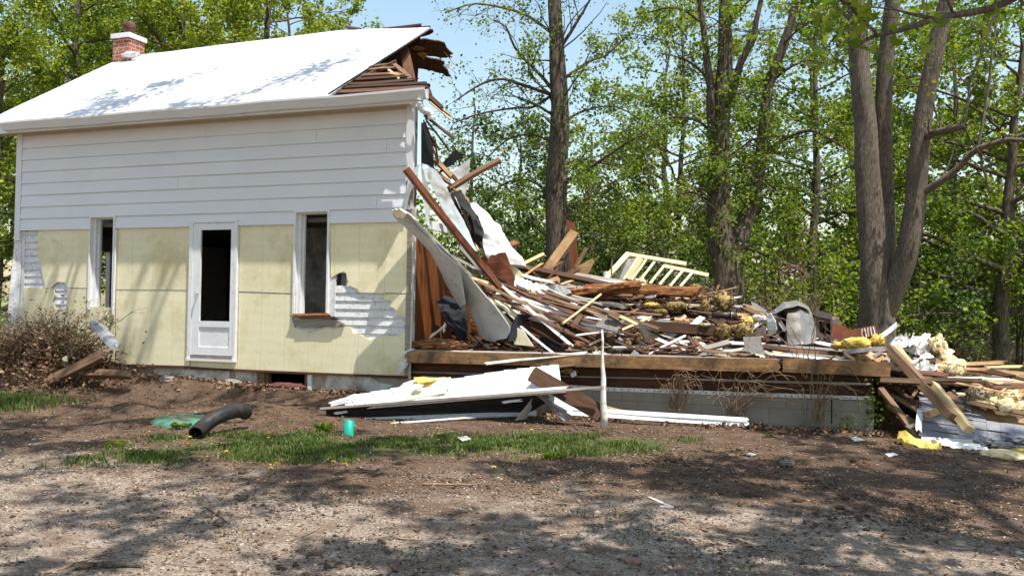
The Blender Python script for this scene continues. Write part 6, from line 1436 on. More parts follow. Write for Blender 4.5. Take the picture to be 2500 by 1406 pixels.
# ------------------------------------------------------------------ panel lying in front of the floor
fp_ = empty('soffit_section', at(1100, 990, -0.7), 'fallen white soffit panel with black underside in front of the house corner', 'fallen panel')
top_l = [(828, 975, -0.85), (880, 962, -0.78), (1000, 942, -0.66), (1110, 925, -0.56), (1230, 905, -0.46), (1310, 896, -0.40), (1364, 890, -0.36)]
bot_l = [(845, 992, -1.05), (905, 988, -1.04), (1020, 980, -1.0), (1120, 970, -0.96), (1235, 962, -0.90), (1315, 955, -0.86), (1372, 950, -0.84)]
tl, bl = _resample(Q(top_l), 15, False), _resample(Q(bot_l), 15, False); mb = MB()
for i in range(15):
    a, b = tl[i].lerp(tl[i+1], 0.012), tl[i].lerp(tl[i+1], 0.985); c, d = bl[i].lerp(bl[i+1], 0.985), bl[i].lerp(bl[i+1], 0.012)
    up = Vector((0, -0.006, 0.012))
    mb.add([a+up, b, c, d+up, a-up*0.6, b-up, c-up, d-up*0.6], [(3, 2, 1, 0), (4, 5, 6, 7), (0, 1, 5, 4), (1, 2, 6, 5), (2, 3, 7, 6), (3, 0, 4, 7)])
mb.build('soffit_panels', 'metal_white', fp_)
plank('front_lip', at(783, 998, -1.16), at(1470, 945, -0.95), 0.03, 0.05, 'wood_grey', parent=fp_, n=(0, -1, 0.2), jag=(0.02, 0.04)); plank('white_lip', at(905, 990, -1.09), at(1385, 950, -0.90), 0.09, 0.012, 'metal_white', parent=fp_, n=(0, -0.75, 0.65))
piece('black_underside', Q([(795, 1000, -1.13), (1300, 962, -0.92), (1330, 985, -0.78), (1290, 1008, -0.62), (1120, 1016, -0.80), (800, 1032, -1.06)]), 0.02, 'tar_paper', parent=fp_)
plank('lower_rail', at(793, 1030, -1.18), at(1305, 1008, -0.62), 0.07, 0.02, 'metal_white', parent=fp_, n=(0, -0.6, 0.8), jag=(0.02, 0.04))
plank('end_rail', at(810, 985, -1.0), at(868, 966, -0.92), 0.05, 0.03, 'metal_white', parent=fp_); plank('end_rail', at(810, 992, -1.05), at(865, 974, -0.98), 0.02, 0.02, 'metal_white', parent=fp_)
plank('white_tab', at(1230, 982, -0.93), at(1273, 977, -0.91), 0.03, 0.006, 'metal_white', parent=fp_, n=(0, -1, 0.2)); plank('white_tab', at(820, 1008, -1.16), at(850, 1004, -1.15), 0.03, 0.006, 'wood_white', parent=fp_, n=(0, -1, 0.2))
B('thin white pipe on the soil below the black panel', (838, 1044, -1.42), (1162, 1019, -0.98), 5, 'wood_white', 'white_pipe', 'pipe', t=0.03)
piece('foam_sheet', Q([(962, 982, -1.09), (965, 955, -0.90), (985, 935, -0.74), (1015, 925, -0.66), (1100, 920, -0.62), (1096, 940, -0.80), (1085, 958, -0.94), (1040, 968, -1.01)]), 0.02, 'yellow_foam', 'folded yellow foam sheet lying on the fallen white panel', 'foam sheet', jagged=0.006)
piece('foam_scrap', Q([(1010, 921, -0.75), (1030, 920, -0.65), (1068, 923, -0.70), (1050, 930, -0.85), (1020, 935, -0.88)]), 0.015, 'insul_yellow', 'orange torn flap of the folded foam sheet', 'foam scrap')
piece('metal_scrap', Q([(1005, 945, -0.98), (1012, 936, -0.92), (1034, 938, -0.92), (1028, 948, -0.98), (1010, 953, -1.0)]), 0.012, 'metal_grey', 'small grey scrap on the folded yellow foam', 'metal scrap')
B('dark brown plank leaning over the fallen white panel', (1298, 912, -0.80), (1470, 1010, -0.86), 40, 'wood_dark', 'plank', 'plank', t=0.03, n=(0.1, -0.9, 0.4), jag=(0.01, 0.01))
B('tan end of a board behind the white post foot', (1440, 985, -0.25), (1520, 1008, -0.2), 14, 'wood_tan', 'board', 'board')
R('bent corner trim standing like a tent, left side', [(1258, 1026, -0.95), (1310, 958, -0.85)], [(1285, 1022, -0.75), (1316, 960, -0.72)], 'metal_grey', 'corner_trim', 'corner trim', nu=10, nv=3, crumple=0.006)
R('bent corner trim standing like a tent, rusty right side', [(1310, 958, -0.9), (1340, 990, -0.9), (1375, 1028, -0.95)], [(1325, 965, -0.7), (1365, 995, -0.7), (1402, 1018, -0.75)], 'metal_zinc', 'corner_trim', 'corner trim', nu=12, nv=4, crumple=0.01)
B('grey metal flap behind the tent shaped trim', (1340, 968, -0.6), (1395, 1000, -0.55), 16, 'metal_grey', 'metal_strip', 'metal strip', t=0.006)
B('brown board end poking out above the white panel', (1330, 898, -0.18), (1408, 890, -0.16), 9, 'wood_brown', 'board', 'board', jag=(0.02, 0.03))
L_('mustard wool scrap under the front beam', 1385, 905, -0.05, 44, 16, 'insul_dirty')
piece('metal_scrap', Q([(1392, 912), (1404, 904), (1408, 916), (1396, 922)], -0.1), 0.006, 'metal_white', 'white bent scrap under the front beam', 'metal scrap')
# long white board on the ground before the block wall
a, b = at(1385, 1003, -0.30), at(1826, 1031, -0.30)
wb = empty('fallen_trim', a, 'long white trim board lying on the soil before the block wall', 'trim board')
plank('face', a, b, 0.115, 0.02, 'paint_white', parent=wb, n=(0, -0.85, 0.5), jag=(0.0, 0.02)); plank('groove', a+Vector((0, -0.012, 0.02)), b+Vector((0, -0.012, 0.02)), 0.012, 0.012, 'metal_white', parent=wb, n=(0, -0.85, 0.5))
# white post
pb = ground_at(1475, 1043); pt = at(1470, 806, pb.y+0.0)
mb = MB(); n = 9; mb.tube([pb.lerp(pt, i/(n-1))+Vector((0.006*math.sin(i*2.0), 0, 0)) for i in range(n)], [0.043, 0.042, 0.038, 0.034, 0.030, 0.023, 0.016, 0.014, 0.013], 9)
tag(mb.build('white_post', 'pole_white', None, True), 'white peeling post stuck upright in the soil before the floor', 'post')
# ------------------------------------------------------------------ trees
LEAFY = 4.7
class Tree:
    def __init__(s, seed):
        s.r = random.Random(seed); s.br = []; s.V = []; s.F = []; s.nv = 0; s.tips = []
    def add(s, pts, rad, level):
        s.br.append(([np.array(p, dtype=float) for p in pts], list(rad), level))
    def path(s, pts, r0, r1, level=0, n=None, wob=0.0, pw=1.0):
        pts = [Vector(p) for p in pts]; n = n or max(6, len(pts)*4)
        pp = _resample(pts, n); k = s.r.uniform(0, 99)
        out = []
        for i, p in enumerate(pp):
            f = i/n
            out.append(p+Vector((noise.noise(Vector((f*6, k, 0))), noise.noise(Vector((f*6, k, 5))), 0))*wob)
        s.add(out, [r0+(r1-r0)*(i/n)**pw for i in range(n+1)], level); return out
    def limb(s, pts, r0, r1, level=1, n=None, wob=0.0):
        """a limb that starts inside the stem nearest to its first point"""
        p0 = np.array(pts[0]); best = None
        for P, R, lv in s.br:
            if lv > 1: continue
            A = np.array(P); dd = np.linalg.norm(A-p0, axis=1); i = int(dd.argmin())
            if best is None or dd[i] < best[0]: best = (dd[i], A[i])
        if best is not None and best[0] < 0.8:
            q = Vector(best[1]); d = Vector(pts[0])-q; q = q-Vector((0, 0, min(0.25, d.length*0.5))); pts = [q]+list(pts)
        return s.path(pts, r0, r1, level, n, wob)
    def children(s, level, per_m, t0, t1, len_f, ang, up, wander, rad_f=0.55, lens=None, seg=5, only=None, gap=0.0, bias=None):
        """grow the next order of branches from every branch of a level"""
        r = s.r; new = []
        for pts, rad, lv in [b for b in s.br if b[2] == level]:
            L = sum(np.linalg.norm(pts[i+1]-pts[i]) for i in range(len(pts)-1))
            n = max(1, int(per_m*L*(t1-t0)+r.random()))
            for k in range(n):
                t = t0+(t1-t0)*(k+r.random())/n
                if r.random() < gap: continue
                f = t*(len(pts)-1); i = min(int(f), len(pts)-2); u = f-i
                p = pts[i]*(1-u)+pts[i+1]*u; rr = rad[i]*(1-u)+rad[i+1]*u
                d = pts[i+1]-pts[i]; d /= np.linalg.norm(d)+1e-9
                v = np.array([r.gauss(0, 1) for _ in range(3)]); v -= d*np.dot(v, d); v /= np.linalg.norm(v)+1e-9
                a = math.radians(r.gauss(ang, 12)); q = d*math.cos(a)+v*math.sin(a); q[2] += up
                if bias is not None: q = q+np.array(bias)
                q /= np.linalg.norm(q)
                l = (r.uniform(*lens) if lens else L*len_f*r.uniform(0.6, 1.2))*(1-0.45*t)
                pp = [p]; w = q.copy(); st = l/seg
                for j in range(seg):
                    w = w+np.array([r.gauss(0, wander) for _ in range(3)]); w[2] += up*0.12; w /= np.linalg.norm(w); pp.append(pp[-1]+w*st)
                r0 = max(0.0025, min(rr*rad_f, rr*0.9)); new.append((pp, [r0+(r0*0.3-r0)*j/seg for j in range(seg+1)], level+1))
        s.br += new
    def mesh(s, name, m, parent, sides=(12, 7, 4, 3, 3), rmin=0.0):
        Vs = []; Fs = []; b0 = 0; up = np.array((0.13, 0.31, 0.94))
        for pts, rad, lv in s.br:
            k = sides[min(lv, len(sides)-1)]; P = np.array(pts); n = len(P); R = np.maximum(np.array(rad), rmin)
            T = np.empty_like(P); T[1:-1] = P[2:]-P[:-2]; T[0] = P[1]-P[0]; T[-1] = P[-1]-P[-2]; T /= np.linalg.norm(T, axis=1)[:, None]+1e-9
            A = np.cross(T, up); nn = np.linalg.norm(A, axis=1)[:, None]; A = np.where(nn < 0.05, np.array([1.0, 0, 0]), A/np.maximum(nn, 1e-6)); Bv = np.cross(T, A)
            an = 2*np.pi*np.arange(k)/k
            rr = R[:, None]
            if lv == 0:
                rr = rr*(1+0.06*np.sin(an*3+P[:, 2:3]*1.3)+0.05*np.sin(an*5+P[:, 2:3]*2.9+1))
            else: rr = np.repeat(rr, k, 1)
            V = P[:, None, :]+(A[:, None, :]*np.cos(an)[None, :, None]+Bv[:, None, :]*np.sin(an)[None, :, None])*rr[:, :, None]
            Vs.append(V.reshape(-1, 3)); i = np.arange(n-1)[:, None]*k; j = np.arange(k)[None]; j2 = (j+1) % k
            Fs.append(np.stack([i+j, i+j2, i+k+j2, i+k+j], 2).reshape(-1, 4)+b0); b0 += n*k
        return np_obj(name, np.concatenate(Vs), np.concatenate(Fs), m, parent, True)
    def twigs(s, level):
        return [b for b in s.br if b[2] == level]
    def leaves(s, name, m, parent, level, per, size, spread, seed=0, droop=0.3, clump=None, keep=1.0, cut=None):
        r = np.random.default_rng(seed); pts = []
        for P, rad, lv in s.twigs(level):
            if r.uniform() > keep: continue
            P = np.array(P); n = max(1, int(r.poisson(per*LEAFY))); f = r.uniform(0.15, 1, n)*(len(P)-1); i = np.minimum(f.astype(int), len(P)-2); u = (f-i)[:, None]
            pts.append(P[i]*(1-u)+P[i+1]*u)
        P = np.concatenate(pts); P = P+r.normal(0, spread, P.shape)
        if cut is not None: P = P[cut(P)]
        return leaf_cloud(name, P, size, m, parent, r, droop)
def leaf_cloud(name, P, size, m, parent, r, droop=0.3):
    n = len(P); nrm = r.normal(0, 1, (n, 3)); nrm[:, 2] = np.abs(nrm[:, 2])+0.35; nrm /= np.linalg.norm(nrm, axis=1)[:, None]
    t = r.normal(0, 1, (n, 3)); t[:, 2] -= droop; t -= nrm*np.sum(t*nrm, 1)[:, None]; t /= np.linalg.norm(t, axis=1)[:, None]; b = np.cross(nrm, t)
    s = size*0.80*r.uniform(0.5, 1.35, n)[:, None]
    V = np.stack([P, P+t*s*0.45+b*s*0.42+nrm*s*0.10, P+t*s, P+t*s*0.45-b*s*0.42+nrm*s*0.10], 1).reshape(-1, 3)
    I = np.arange(n)[:, None]*4; F = np.concatenate([I+np.array([0, 1, 2]), I+np.array([0, 2, 3])], 0)
    return np_obj(name, V, F, m, parent)
def QP(pts, y): return [at(p[0], p[1], p[2] if len(p) > 2 else y) for p in pts]

def tree_thing(name, base, label, cat='tree', group=None): return empty(name, base, label, cat, group)

# the sycamore-like tree in the middle
def middle_tree():
    Y = 9.0; T = Tree(101); s = pxm(at(1360, 400, Y)); b = at(1368, 660, Y); b.z = gz_base(b.x, Y)
    e = tree_thing('maple_tree', b, 'tall tree behind the middle of the heap with bare arching limbs on its left')
    T.path([b, at(1363, 640, Y), at(1360, 500, Y), at(1364, 380, Y), at(1366, 260, Y), at(1362, 130, Y), at(1352, 0, Y), at(1346, -160, Y), at(1352, -420, Y)], 34*s, 10*s, 0, 44, 0.05)
    limbs = [([(1345, 217), (1319, 185), (1277, 143, 8.4), (1252, 111, 8), (1238, 70, 7.8), (1205, 50, 7.5)], 9), ([(1342, 231), (1277, 208, 8.6), (1222, 194, 8.2), (1153, 217, 7.6), (1110, 250, 7.2)], 9),
             ([(1340, 240), (1300, 262), (1259, 264, 8.8), (1176, 277, 8.2), (1106, 300, 7.5)], 7), ([(1345, 79), (1300, 46), (1240, 23, 8.5), (1160, 10, 8), (1090, 30, 7.5)], 8),
             ([(1380, 190), (1444, 148, 9.4), (1481, 134, 9.6), (1532, 88, 9.8), (1580, 40, 10)], 8), ([(1372, 440), (1411, 430), (1481, 384, 8.6), (1532, 347, 8.4), (1580, 325, 8.2)], 10),
             ([(1376, 106), (1416, 42), (1440, 0), (1470, -60)], 9), ([(1350, 350), (1300, 330, 9.4), (1240, 340, 9.6), (1190, 390, 9.8)], 6), ([(1352, 0), (1300, -60, 9), (1250, -90, 8.6)], 8),
             ([(1372, 300), (1430, 270, 10), (1500, 260, 10.5), (1560, 290, 10.8)], 6), ([(1350, 480), (1290, 440, 9.6), (1230, 450, 10), (1190, 500, 10.4)], 6), ([(1375, 520), (1440, 480, 9.8), (1510, 490, 10.2)], 5),
             ([(1350, -100), (1420, -160, 9), (1480, -180, 8.6)], 8), ([(1350, -160), (1280, -230, 9.2), (1200, -230, 9)], 8)]
    for p, w in limbs: T.limb(QP(p, Y), w*0.62*s, 1.6*s, 1, 14, 0.05)
    T.children(1, 3.6, 0.12, 1.0, 0.5, 42, 0.12, 0.22, 0.5, (0.7, 2.0), seg=6)
    T.children(0, 2.2, 0.12, 0.97, 0.2, 65, 0.1, 0.2, 0.12, (0.8, 2.6), seg=6)
    for bb in [x for x in T.br if x[2] == 1 and x[1][0] < 3*s]: pass
    T.children(2, 3.6, 0.12, 1.0, 0.5, 40, -0.02, 0.25, 0.6, (0.3, 0.9), seg=4)
    T.mesh('trunk', 'bark_brown', e, rmin=0.003)
    def cut(P):
        d = (P-CAM) @ _d; px = PW/2+FPX*((P-CAM) @ _r)/d; py = PH/2-FPX*((P-CAM) @ _u)/d
        r = np.random.default_rng(3).uniform(0, 1, len(P))
        dens = np.where(px < 1270, np.where(py < 330, 0.32, 0.9), np.where(py < 150, 0.85, 1.0))
        dens = np.where((np.abs(px-1364) < 34) & (py < 330), dens*0.3, dens)
        return r < dens
    T.leaves('crown', 'leaf_green', e, 3, 10, 0.09, 0.11, 1, cut=cut)
middle_tree()

def right_mid_tree():
    Y = 9.2; T = Tree(202); s = pxm(at(1775, 600, Y)); b = at(1778, 760, Y); b.z = gz_base(b.x, Y)
    e = tree_thing('maple_tree', b, 'forked tree right of the yellow frame, clothed in pale green leaves')
    T.path([b, at(1776, 720, Y), at(1770, 640, Y), at(1758, 560, Y), at(1757, 450, Y), at(1760, 300, Y), at(1765, 190, Y), at(1770, 80, Y), at(1772, -60, Y), at(1770, -260, Y)], 40*s, 10*s, 0, 40, 0.05)
    T.path([at(1780, 690, Y), at(1796, 610, 9.4), at(1820, 540, 9.6), at(1838, 485, 9.7), at(1856, 400, 9.8), at(1866, 300, 9.8), at(1876, 210, 9.8), at(1920, 90, 9.8), at(1950, -20, 9.8), at(1970, -160, 9.8)], 24*s, 7*s, 0, 32, 0.05)
    T.path([at(1748, 380, Y), at(1736, 280, 9.0), at(1728, 185, 8.9), at(1714, 46, 8.8), at(1695, -60, 8.7)], 13*s, 5*s, 0, 18, 0.04)
    T.path([at(1785, 240, Y), at(1805, 160, 9.0), at(1838, 92, 8.9), at(1860, -20, 8.8)], 11*s, 5*s, 0, 14, 0.04)
    for p, w in [([(1868, 372, 9.8), (1922, 337, 9.6), (1977, 319, 9.3), (2033, 342, 9.0), (2090, 388, 8.7)], 9), ([(1795, 372), (1830, 345, 9.0), (1870, 335, 8.8), (1930, 332, 8.6)], 4), ([(1745, 500), (1690, 470, 8.8), (1640, 480, 8.4)], 6),
                 ([(1740, 330), (1690, 290, 9), (1620, 290, 8.8), (1570, 330, 8.5)], 6), ([(1735, 200), (1680, 150, 9), (1610, 130, 8.8)], 6), ([(1720, 60), (1650, 20, 9), (1580, 30, 8.8)], 6),
                 ([(1880, 200, 9.8), (1960, 150, 9.6), (2040, 160, 9.4)], 6), ([(1900, 120, 9.8), (1970, 60, 9.4), (2030, 50, 9)], 5), ([(1840, 500, 9.7), (1900, 460, 9.8), (1970, 470, 9.8), (2040, 500, 9.6)], 6), ([(1775, 640), (1830, 600, 8.8), (1900, 600, 8.4)], 4),
                 ([(1755, 580), (1700, 560, 8.9), (1650, 580, 8.6)], 4), ([(1772, -60), (1700, -130, 9), (1640, -150, 9)], 6), ([(1780, 60), (1830, 0, 8.8), (1890, -20, 8.6)], 5), ([(1758, 430), (1800, 400, 8.4), (1840, 410, 8.0)], 4)]:
        T.limb(QP(p, Y), w*0.8*s, 1.6*s, 1, 14, 0.06)
    T.children(1, 3.8, 0.1, 1.0, 0.5, 45, 0.05, 0.24, 0.5, (0.6, 1.9), seg=6)
    T.children(0, 2.0, 0.18, 0.97, 0.2, 65, 0.0, 0.2, 0.12, (0.6, 2.2), seg=6)
    T.children(2, 3.2, 0.15, 1.0, 0.5, 42, -0.06, 0.25, 0.6, (0.3, 0.8), seg=4)
    T.mesh('trunk', 'bark_brown', e, rmin=0.004)
    T.leaves('crown', 'leaf_green', e, 3, 10, 0.095, 0.11, 2, droop=0.6)
right_mid_tree()

def triple_tree():
    Y = 4.6; T = Tree(303); s = pxm(at(2140, 600, Y)); b = at(2142, 880, Y); b.z = gz_base(b.x, Y)-0.05
    e = tree_thing('maple_tree', b, 'big grey trunk splitting into three stems behind the right end of the heap')
    T.path([b, at(2142, 800, Y), at(2140, 720, Y), at(2136, 640, Y), at(2128, 540, Y), at(2118, 400, Y), at(2110, 280, Y), at(2098, 150, Y), at(2090, 40, Y), at(2084, -120, Y), at(2076, -420, Y)], 54*s, 17*s, 0, 44, 0.03, 0.55)
    T.path([at(2150, 720, Y), at(2160, 600, 4.75), at(2160, 500, 4.8), at(2158, 380, 4.8), at(2157, 280, 4.8), at(2164, 150, 4.8), at(2178, 20, 4.8), at(2195, -130, 4.8), at(2210, -420, 4.8)], 24*s, 16*s, 0, 36, 0.02)
    T.path([at(2160, 760, Y), at(2190, 690, 4.5), at(2212, 620, 4.45), at(2230, 500, 4.4), at(2240, 400, 4.4), at(2258, 250, 4.35), at(2280, 140, 4.3), at(2300, 50, 4.3), at(2318, -30, 4.25), at(2350, -220, 4.2)], 28*s, 15*s, 0, 36, 0.03)
    for p, w, w1 in [([(2258, 335, 4.4), (2280, 325, 4.1), (2310, 318, 3.9), (2357, 308, 3.7)], 10, 8), ([(2244, 478, 4.4), (2275, 455, 4.3), (2315, 430, 4.2), (2350, 398, 4.1), (2384, 365, 4.0), (2430, 350, 3.9), (2475, 340, 3.8), (2540, 352, 3.7)], 10, 5),
                 ([(2386, 362, 4.0), (2400, 300, 4.1), (2410, 240, 4.1), (2417, 185, 4.1), (2428, 100, 4.1), (2440, 30, 4.1)], 4, 2.5), ([(2352, 300, 3.7), (2366, 240, 3.7), (2366, 205, 3.7), (2395, 130, 3.6), (2430, 30, 3.6), (2445, -60, 3.6)], 4, 2),
                 ([(2366, 208, 3.7), (2340, 180, 3.7), (2320, 140, 3.7)], 2.5, 1.2), ([(2295, 312, 4), (2285, 280, 4), (2275, 250, 3.9)], 3, 1.5), ([(2390, 372, 4.0), (2402, 420, 4.0), (2412, 470, 4.0)], 4, 2), ([(2085, 60), (2030, 0, 4.4), (1980, -40, 4.2)], 6, 3), ([(2178, 10, 4.8), (2240, -60, 5), (2300, -120, 5)], 7, 3),
                 ([(2310, 0, 4.3), (2370, -60, 4.2), (2430, -90, 4)], 6, 3), ([(2085, -120), (2020, -190, 4.4), (1960, -200, 4)], 7, 3)]:
        T.limb(QP(p, Y), w*s, w1*s, 1, 14, 0.03)
    T.mesh('trunk', 'bark_grey', e, sides=(16, 8, 4, 3, 3), rmin=0.004)
    T.br = [x for x in T.br if x[2] == 1]
    T.children(1, 2.2, 0.3, 1.0, 0.5, 45, 0.05, 0.22, 0.45, (0.4, 1.3), seg=6)
    T.children(2, 2.2, 0.2, 1.0, 0.5, 42, -0.02, 0.25, 0.6, (0.2, 0.5), seg=4)
    T.br = [x for x in T.br if x[2] >= 2]
    o = T.mesh('bare_branch_foliage', 'bark_grey', e, rmin=0.003)
    T.leaves('crown', 'leaf_maple', e, 3, 1.8, 0.09, 0.08, 3, droop=0.8)
triple_tree()

def generic_tree(name, label, base, h, spread, seed, leaf='leaf_bright', bark='bark_brown', size=0.13, per=7, r0=0.2, first=0.15, nl=12, up=0.25, dens=1.0, l2=2.6, l3=3.0, group=None, lean=(0, 0), tips=(0.35, 0.95), twiglen=(0.8, 2.0), cut=None, stems=1, cat='tree', keep=1.0, sides=(10, 6, 3, 3)):
    T = Tree(seed); r = T.r; base = Vector(base); e = tree_thing(name, base, label, cat, group)
    for k in range(stems):
        ln = Vector((lean[0]+(r.uniform(-1, 1)*0.12*h if stems > 1 else 0), lean[1]+(r.uniform(-1, 1)*0.1*h if stems > 1 else 0), 0)); b = base+(Vector((r.uniform(-1, 1), r.uniform(-1, 1), 0))*r0*2.0 if stems > 1 else Vector())
        T.path([b, b+Vector((ln.x*0.2, ln.y*0.2, h*0.3)), b+Vector((ln.x*0.6, ln.y*0.6, h*0.65)), b+Vector((ln.x, ln.y, h))], r0, r0*0.2, 0, 16, h*0.02)
    tr = [x for x in T.br if x[2] == 0]
    for k in range(nl):
        P, R, _ = tr[k % len(tr)]; t = first+(0.97-first)*(k+r.random()*0.6)/nl; f = t*(len(P)-1); i = min(int(f), len(P)-2); p = Vector(P[i]*(1-f+i)+P[i+1]*(f-i))
        a = k*2.4+r.uniform(-0.5, 0.5); l = spread*(1-0.55*max(0, t-0.3))*r.uniform(0.7, 1.1); d = Vector((math.cos(a), math.sin(a), 0))
        q = [p, p+d*l*0.35+Vector((0, 0, l*up*0.6)), p+d*l*0.7+Vector((0, 0, l*up*1.1)), p+d*l+Vector((0, 0, l*up*1.2))]
        T.path(q, R[i]*0.5, R[i]*0.12, 1, 9, l*0.05)
    T.children(1, l2, 0.2, 1.0, 0.5, 45, 0.1, 0.22, 0.5, twiglen, seg=5)
    T.children(2, l3, 0.2, 1.0, 0.5, 42, 0.0, 0.25, 0.6, tips, seg=3)
    T.mesh('trunk', bark, e, sides=sides, rmin=0.005)
    T.leaves('crown', leaf, e, 3, per, size, 0.12, seed, keep=keep, cut=cut)
    return e
def foot(px, y, dz=0.0):
    p = at(px, 700, y); return (p.x, y, gz_base(p.x, y)+dz)
# ---- left: tall leafy trees behind the house
generic_tree('leafy_tree', 'bright green leafy tree directly behind the chimney', foot(430, 12), 13.0, 4.6, 11, 'leaf_bright', size=0.15, per=10, r0=0.28, first=0.22, nl=24, l2=3.2, l3=3.4)
generic_tree('leafy_tree', 'bright green leafy tree behind the ridge, nearest the gap of sky', foot(640, 13), 12.8, 4.2, 12, 'leaf_bright', size=0.15, per=10, r0=0.26, first=0.25, nl=24, l2=3.2, l3=3.4)
generic_tree('leafy_tree', 'tall green tree at the left behind the rake of the roof', foot(180, 11), 12.0, 4.4, 13, 'leaf_green', size=0.15, per=10, r0=0.26, first=0.15, nl=24, l2=3.2, l3=3.4)
generic_tree('leafy_tree', 'green tree at the left frame edge beyond the house end', foot(-10, 8), 9.5, 3.6, 14, 'leaf_bright', size=0.13, per=9, r0=0.2, first=0.12, nl=24, l2=3.2, l3=3.4)
generic_tree('leafy_tree', 'tall tree far behind the left trees', foot(310, 20), 16.0, 6.0, 15, 'leaf_green', size=0.22, per=9, r0=0.3, first=0.2, nl=16)
generic_tree('leafy_tree', 'tall pale tree far behind the chimney', foot(560, 22), 15.5, 5.0, 16, 'leaf_bright', size=0.22, per=9, r0=0.3, first=0.3, nl=15)
generic_tree('bush', 'dark green bush at the left frame edge beside the house corner', foot(-25, 2.5), 2.9, 1.6, 17, 'leaf_dark', size=0.09, per=9, r0=0.04, first=0.05, nl=14, stems=4, tips=(0.2, 0.5), twiglen=(0.4, 0.9), cat='bush')
for px, y, h, sp, sd, lf, lb in ((90, 16, 13.5, 5.0, 31, 'leaf_bright', 'pale leafy tree behind the left rake of the roof'), (330, 15, 13.5, 4.6, 32, 'leaf_bright', 'pale leafy tree behind the left side of the chimney'), (510, 17, 14.0, 4.6, 33, 'leaf_bright', 'pale leafy tree behind the right side of the chimney'), (690, 18, 13.0, 3.6, 34, 'leaf_bright', 'smaller pale tree behind the ridge beside the gap of sky'), (230, 26, 15.0, 6.0, 35, 'leaf_green', 'far green tree behind the left trees'), (600, 28, 15.0, 5.0, 36, 'leaf_green', 'far green tree behind the ridge')):
    generic_tree('leafy_tree', lb, foot(px, y), h, sp, sd, lf, size=0.17, per=9, r0=0.2, first=0.3, nl=22, l2=3.0, l3=3.2, sides=(8, 5, 3, 3))
# ---- behind the heap
generic_tree('spruce_tree', 'thin ragged spruce right of the torn house corner', foot(1148, 16), 8.6, 1.5, 18, 'leaf_spruce', size=0.12, per=7, r0=0.12, first=0.12, nl=34, up=-0.15, l2=2.5, tips=(0.2, 0.5), twiglen=(0.3, 0.8))
generic_tree('leafy_tree', 'dark green bushy tree left behind the middle tree', foot(1265, 14), 6.6, 3.0, 19, 'leaf_dark', size=0.14, per=11, r0=0.14, first=0.1, nl=16)
generic_tree('leafy_tree', 'dark green young tree right behind the middle tree', foot(1440, 13.5), 6.6, 2.7, 20, 'leaf_green', size=0.13, per=10, r0=0.13, first=0.1, nl=15)
generic_tree('leafy_tree', 'pale grey green tree behind the yellow frame', foot(1580, 18), 6.4, 3.4, 21, 'leaf_grey', size=0.15, per=10, r0=0.15, first=0.08, nl=16)
generic_tree('leafy_tree', 'green tree between the forked tree and the big trunk', foot(1990, 12), 8.4, 3.0, 22, 'leaf_green', size=0.14, per=9, r0=0.16, first=0.1, nl=16)
generic_tree('leafy_tree', 'tall thin leaved tree far behind between the middle and forked trees', foot(1620, 24), 12.0, 4.6, 23, 'leaf_green', size=0.19, per=5, r0=0.2, first=0.25, nl=16)
generic_tree('leafy_tree', 'tall tree far behind the big triple trunk', foot(2080, 22), 12.5, 5.0, 24, 'leaf_green', size=0.19, per=7, r0=0.22, first=0.15, nl=16)
generic_tree('redbud_tree', 'pink flowering redbud right of the forked tree', foot(1882, 10.2), 2.9, 1.0, 25, 'leaf_pink', size=0.07, per=7, r0=0.06, first=0.12, nl=14, stems=3, tips=(0.25, 0.6), twiglen=(0.5, 1.1))
generic_tree('maple_tree', 'dark leaning tree at the right with sunlit trunk side', foot(2440, 14), 8.5, 4.0, 26, 'leaf_green', 'bark_brown', size=0.13, per=9, r0=0.23, first=0.22, nl=24, l2=3.2, l3=3.4, lean=(0.5, 0))
generic_tree('leafy_tree', 'yellow green tree behind the third stem of the big trunk', foot(2330, 17), 9.5, 4.2, 27, 'leaf_maple', size=0.15, per=8, r0=0.18, first=0.15, nl=16)
generic_tree('leafy_tree', 'tall green tree beyond the right frame edge', foot(2580, 20), 12.0, 5.0, 28, 'leaf_green', size=0.18, per=8, r0=0.22, first=0.12, nl=16)
generic_tree('leafy_tree', 'pale tree at the far right behind the others', foot(2440, 26), 9.0, 5.0, 29, 'leaf_bright', size=0.2, per=9, r0=0.2, first=0.08, nl=16)
generic_tree('leafy_tree', 'tall fresh green tree far behind, just left of the forked trunk', foot(1660, 18), 12.5, 4.0, 42, 'leaf_bright', size=0.13, per=8, r0=0.14, first=0.25, nl=22, l2=3.0, l3=3.2, sides=(8, 5, 3, 3))
generic_tree('leafy_tree', 'tall fresh green tree far behind, between forked and triple trunks', foot(1985, 19), 12.5, 4.4, 43, 'leaf_green', size=0.13, per=8, r0=0.14, first=0.2, nl=22, l2=3.0, l3=3.2, sides=(8, 5, 3, 3))
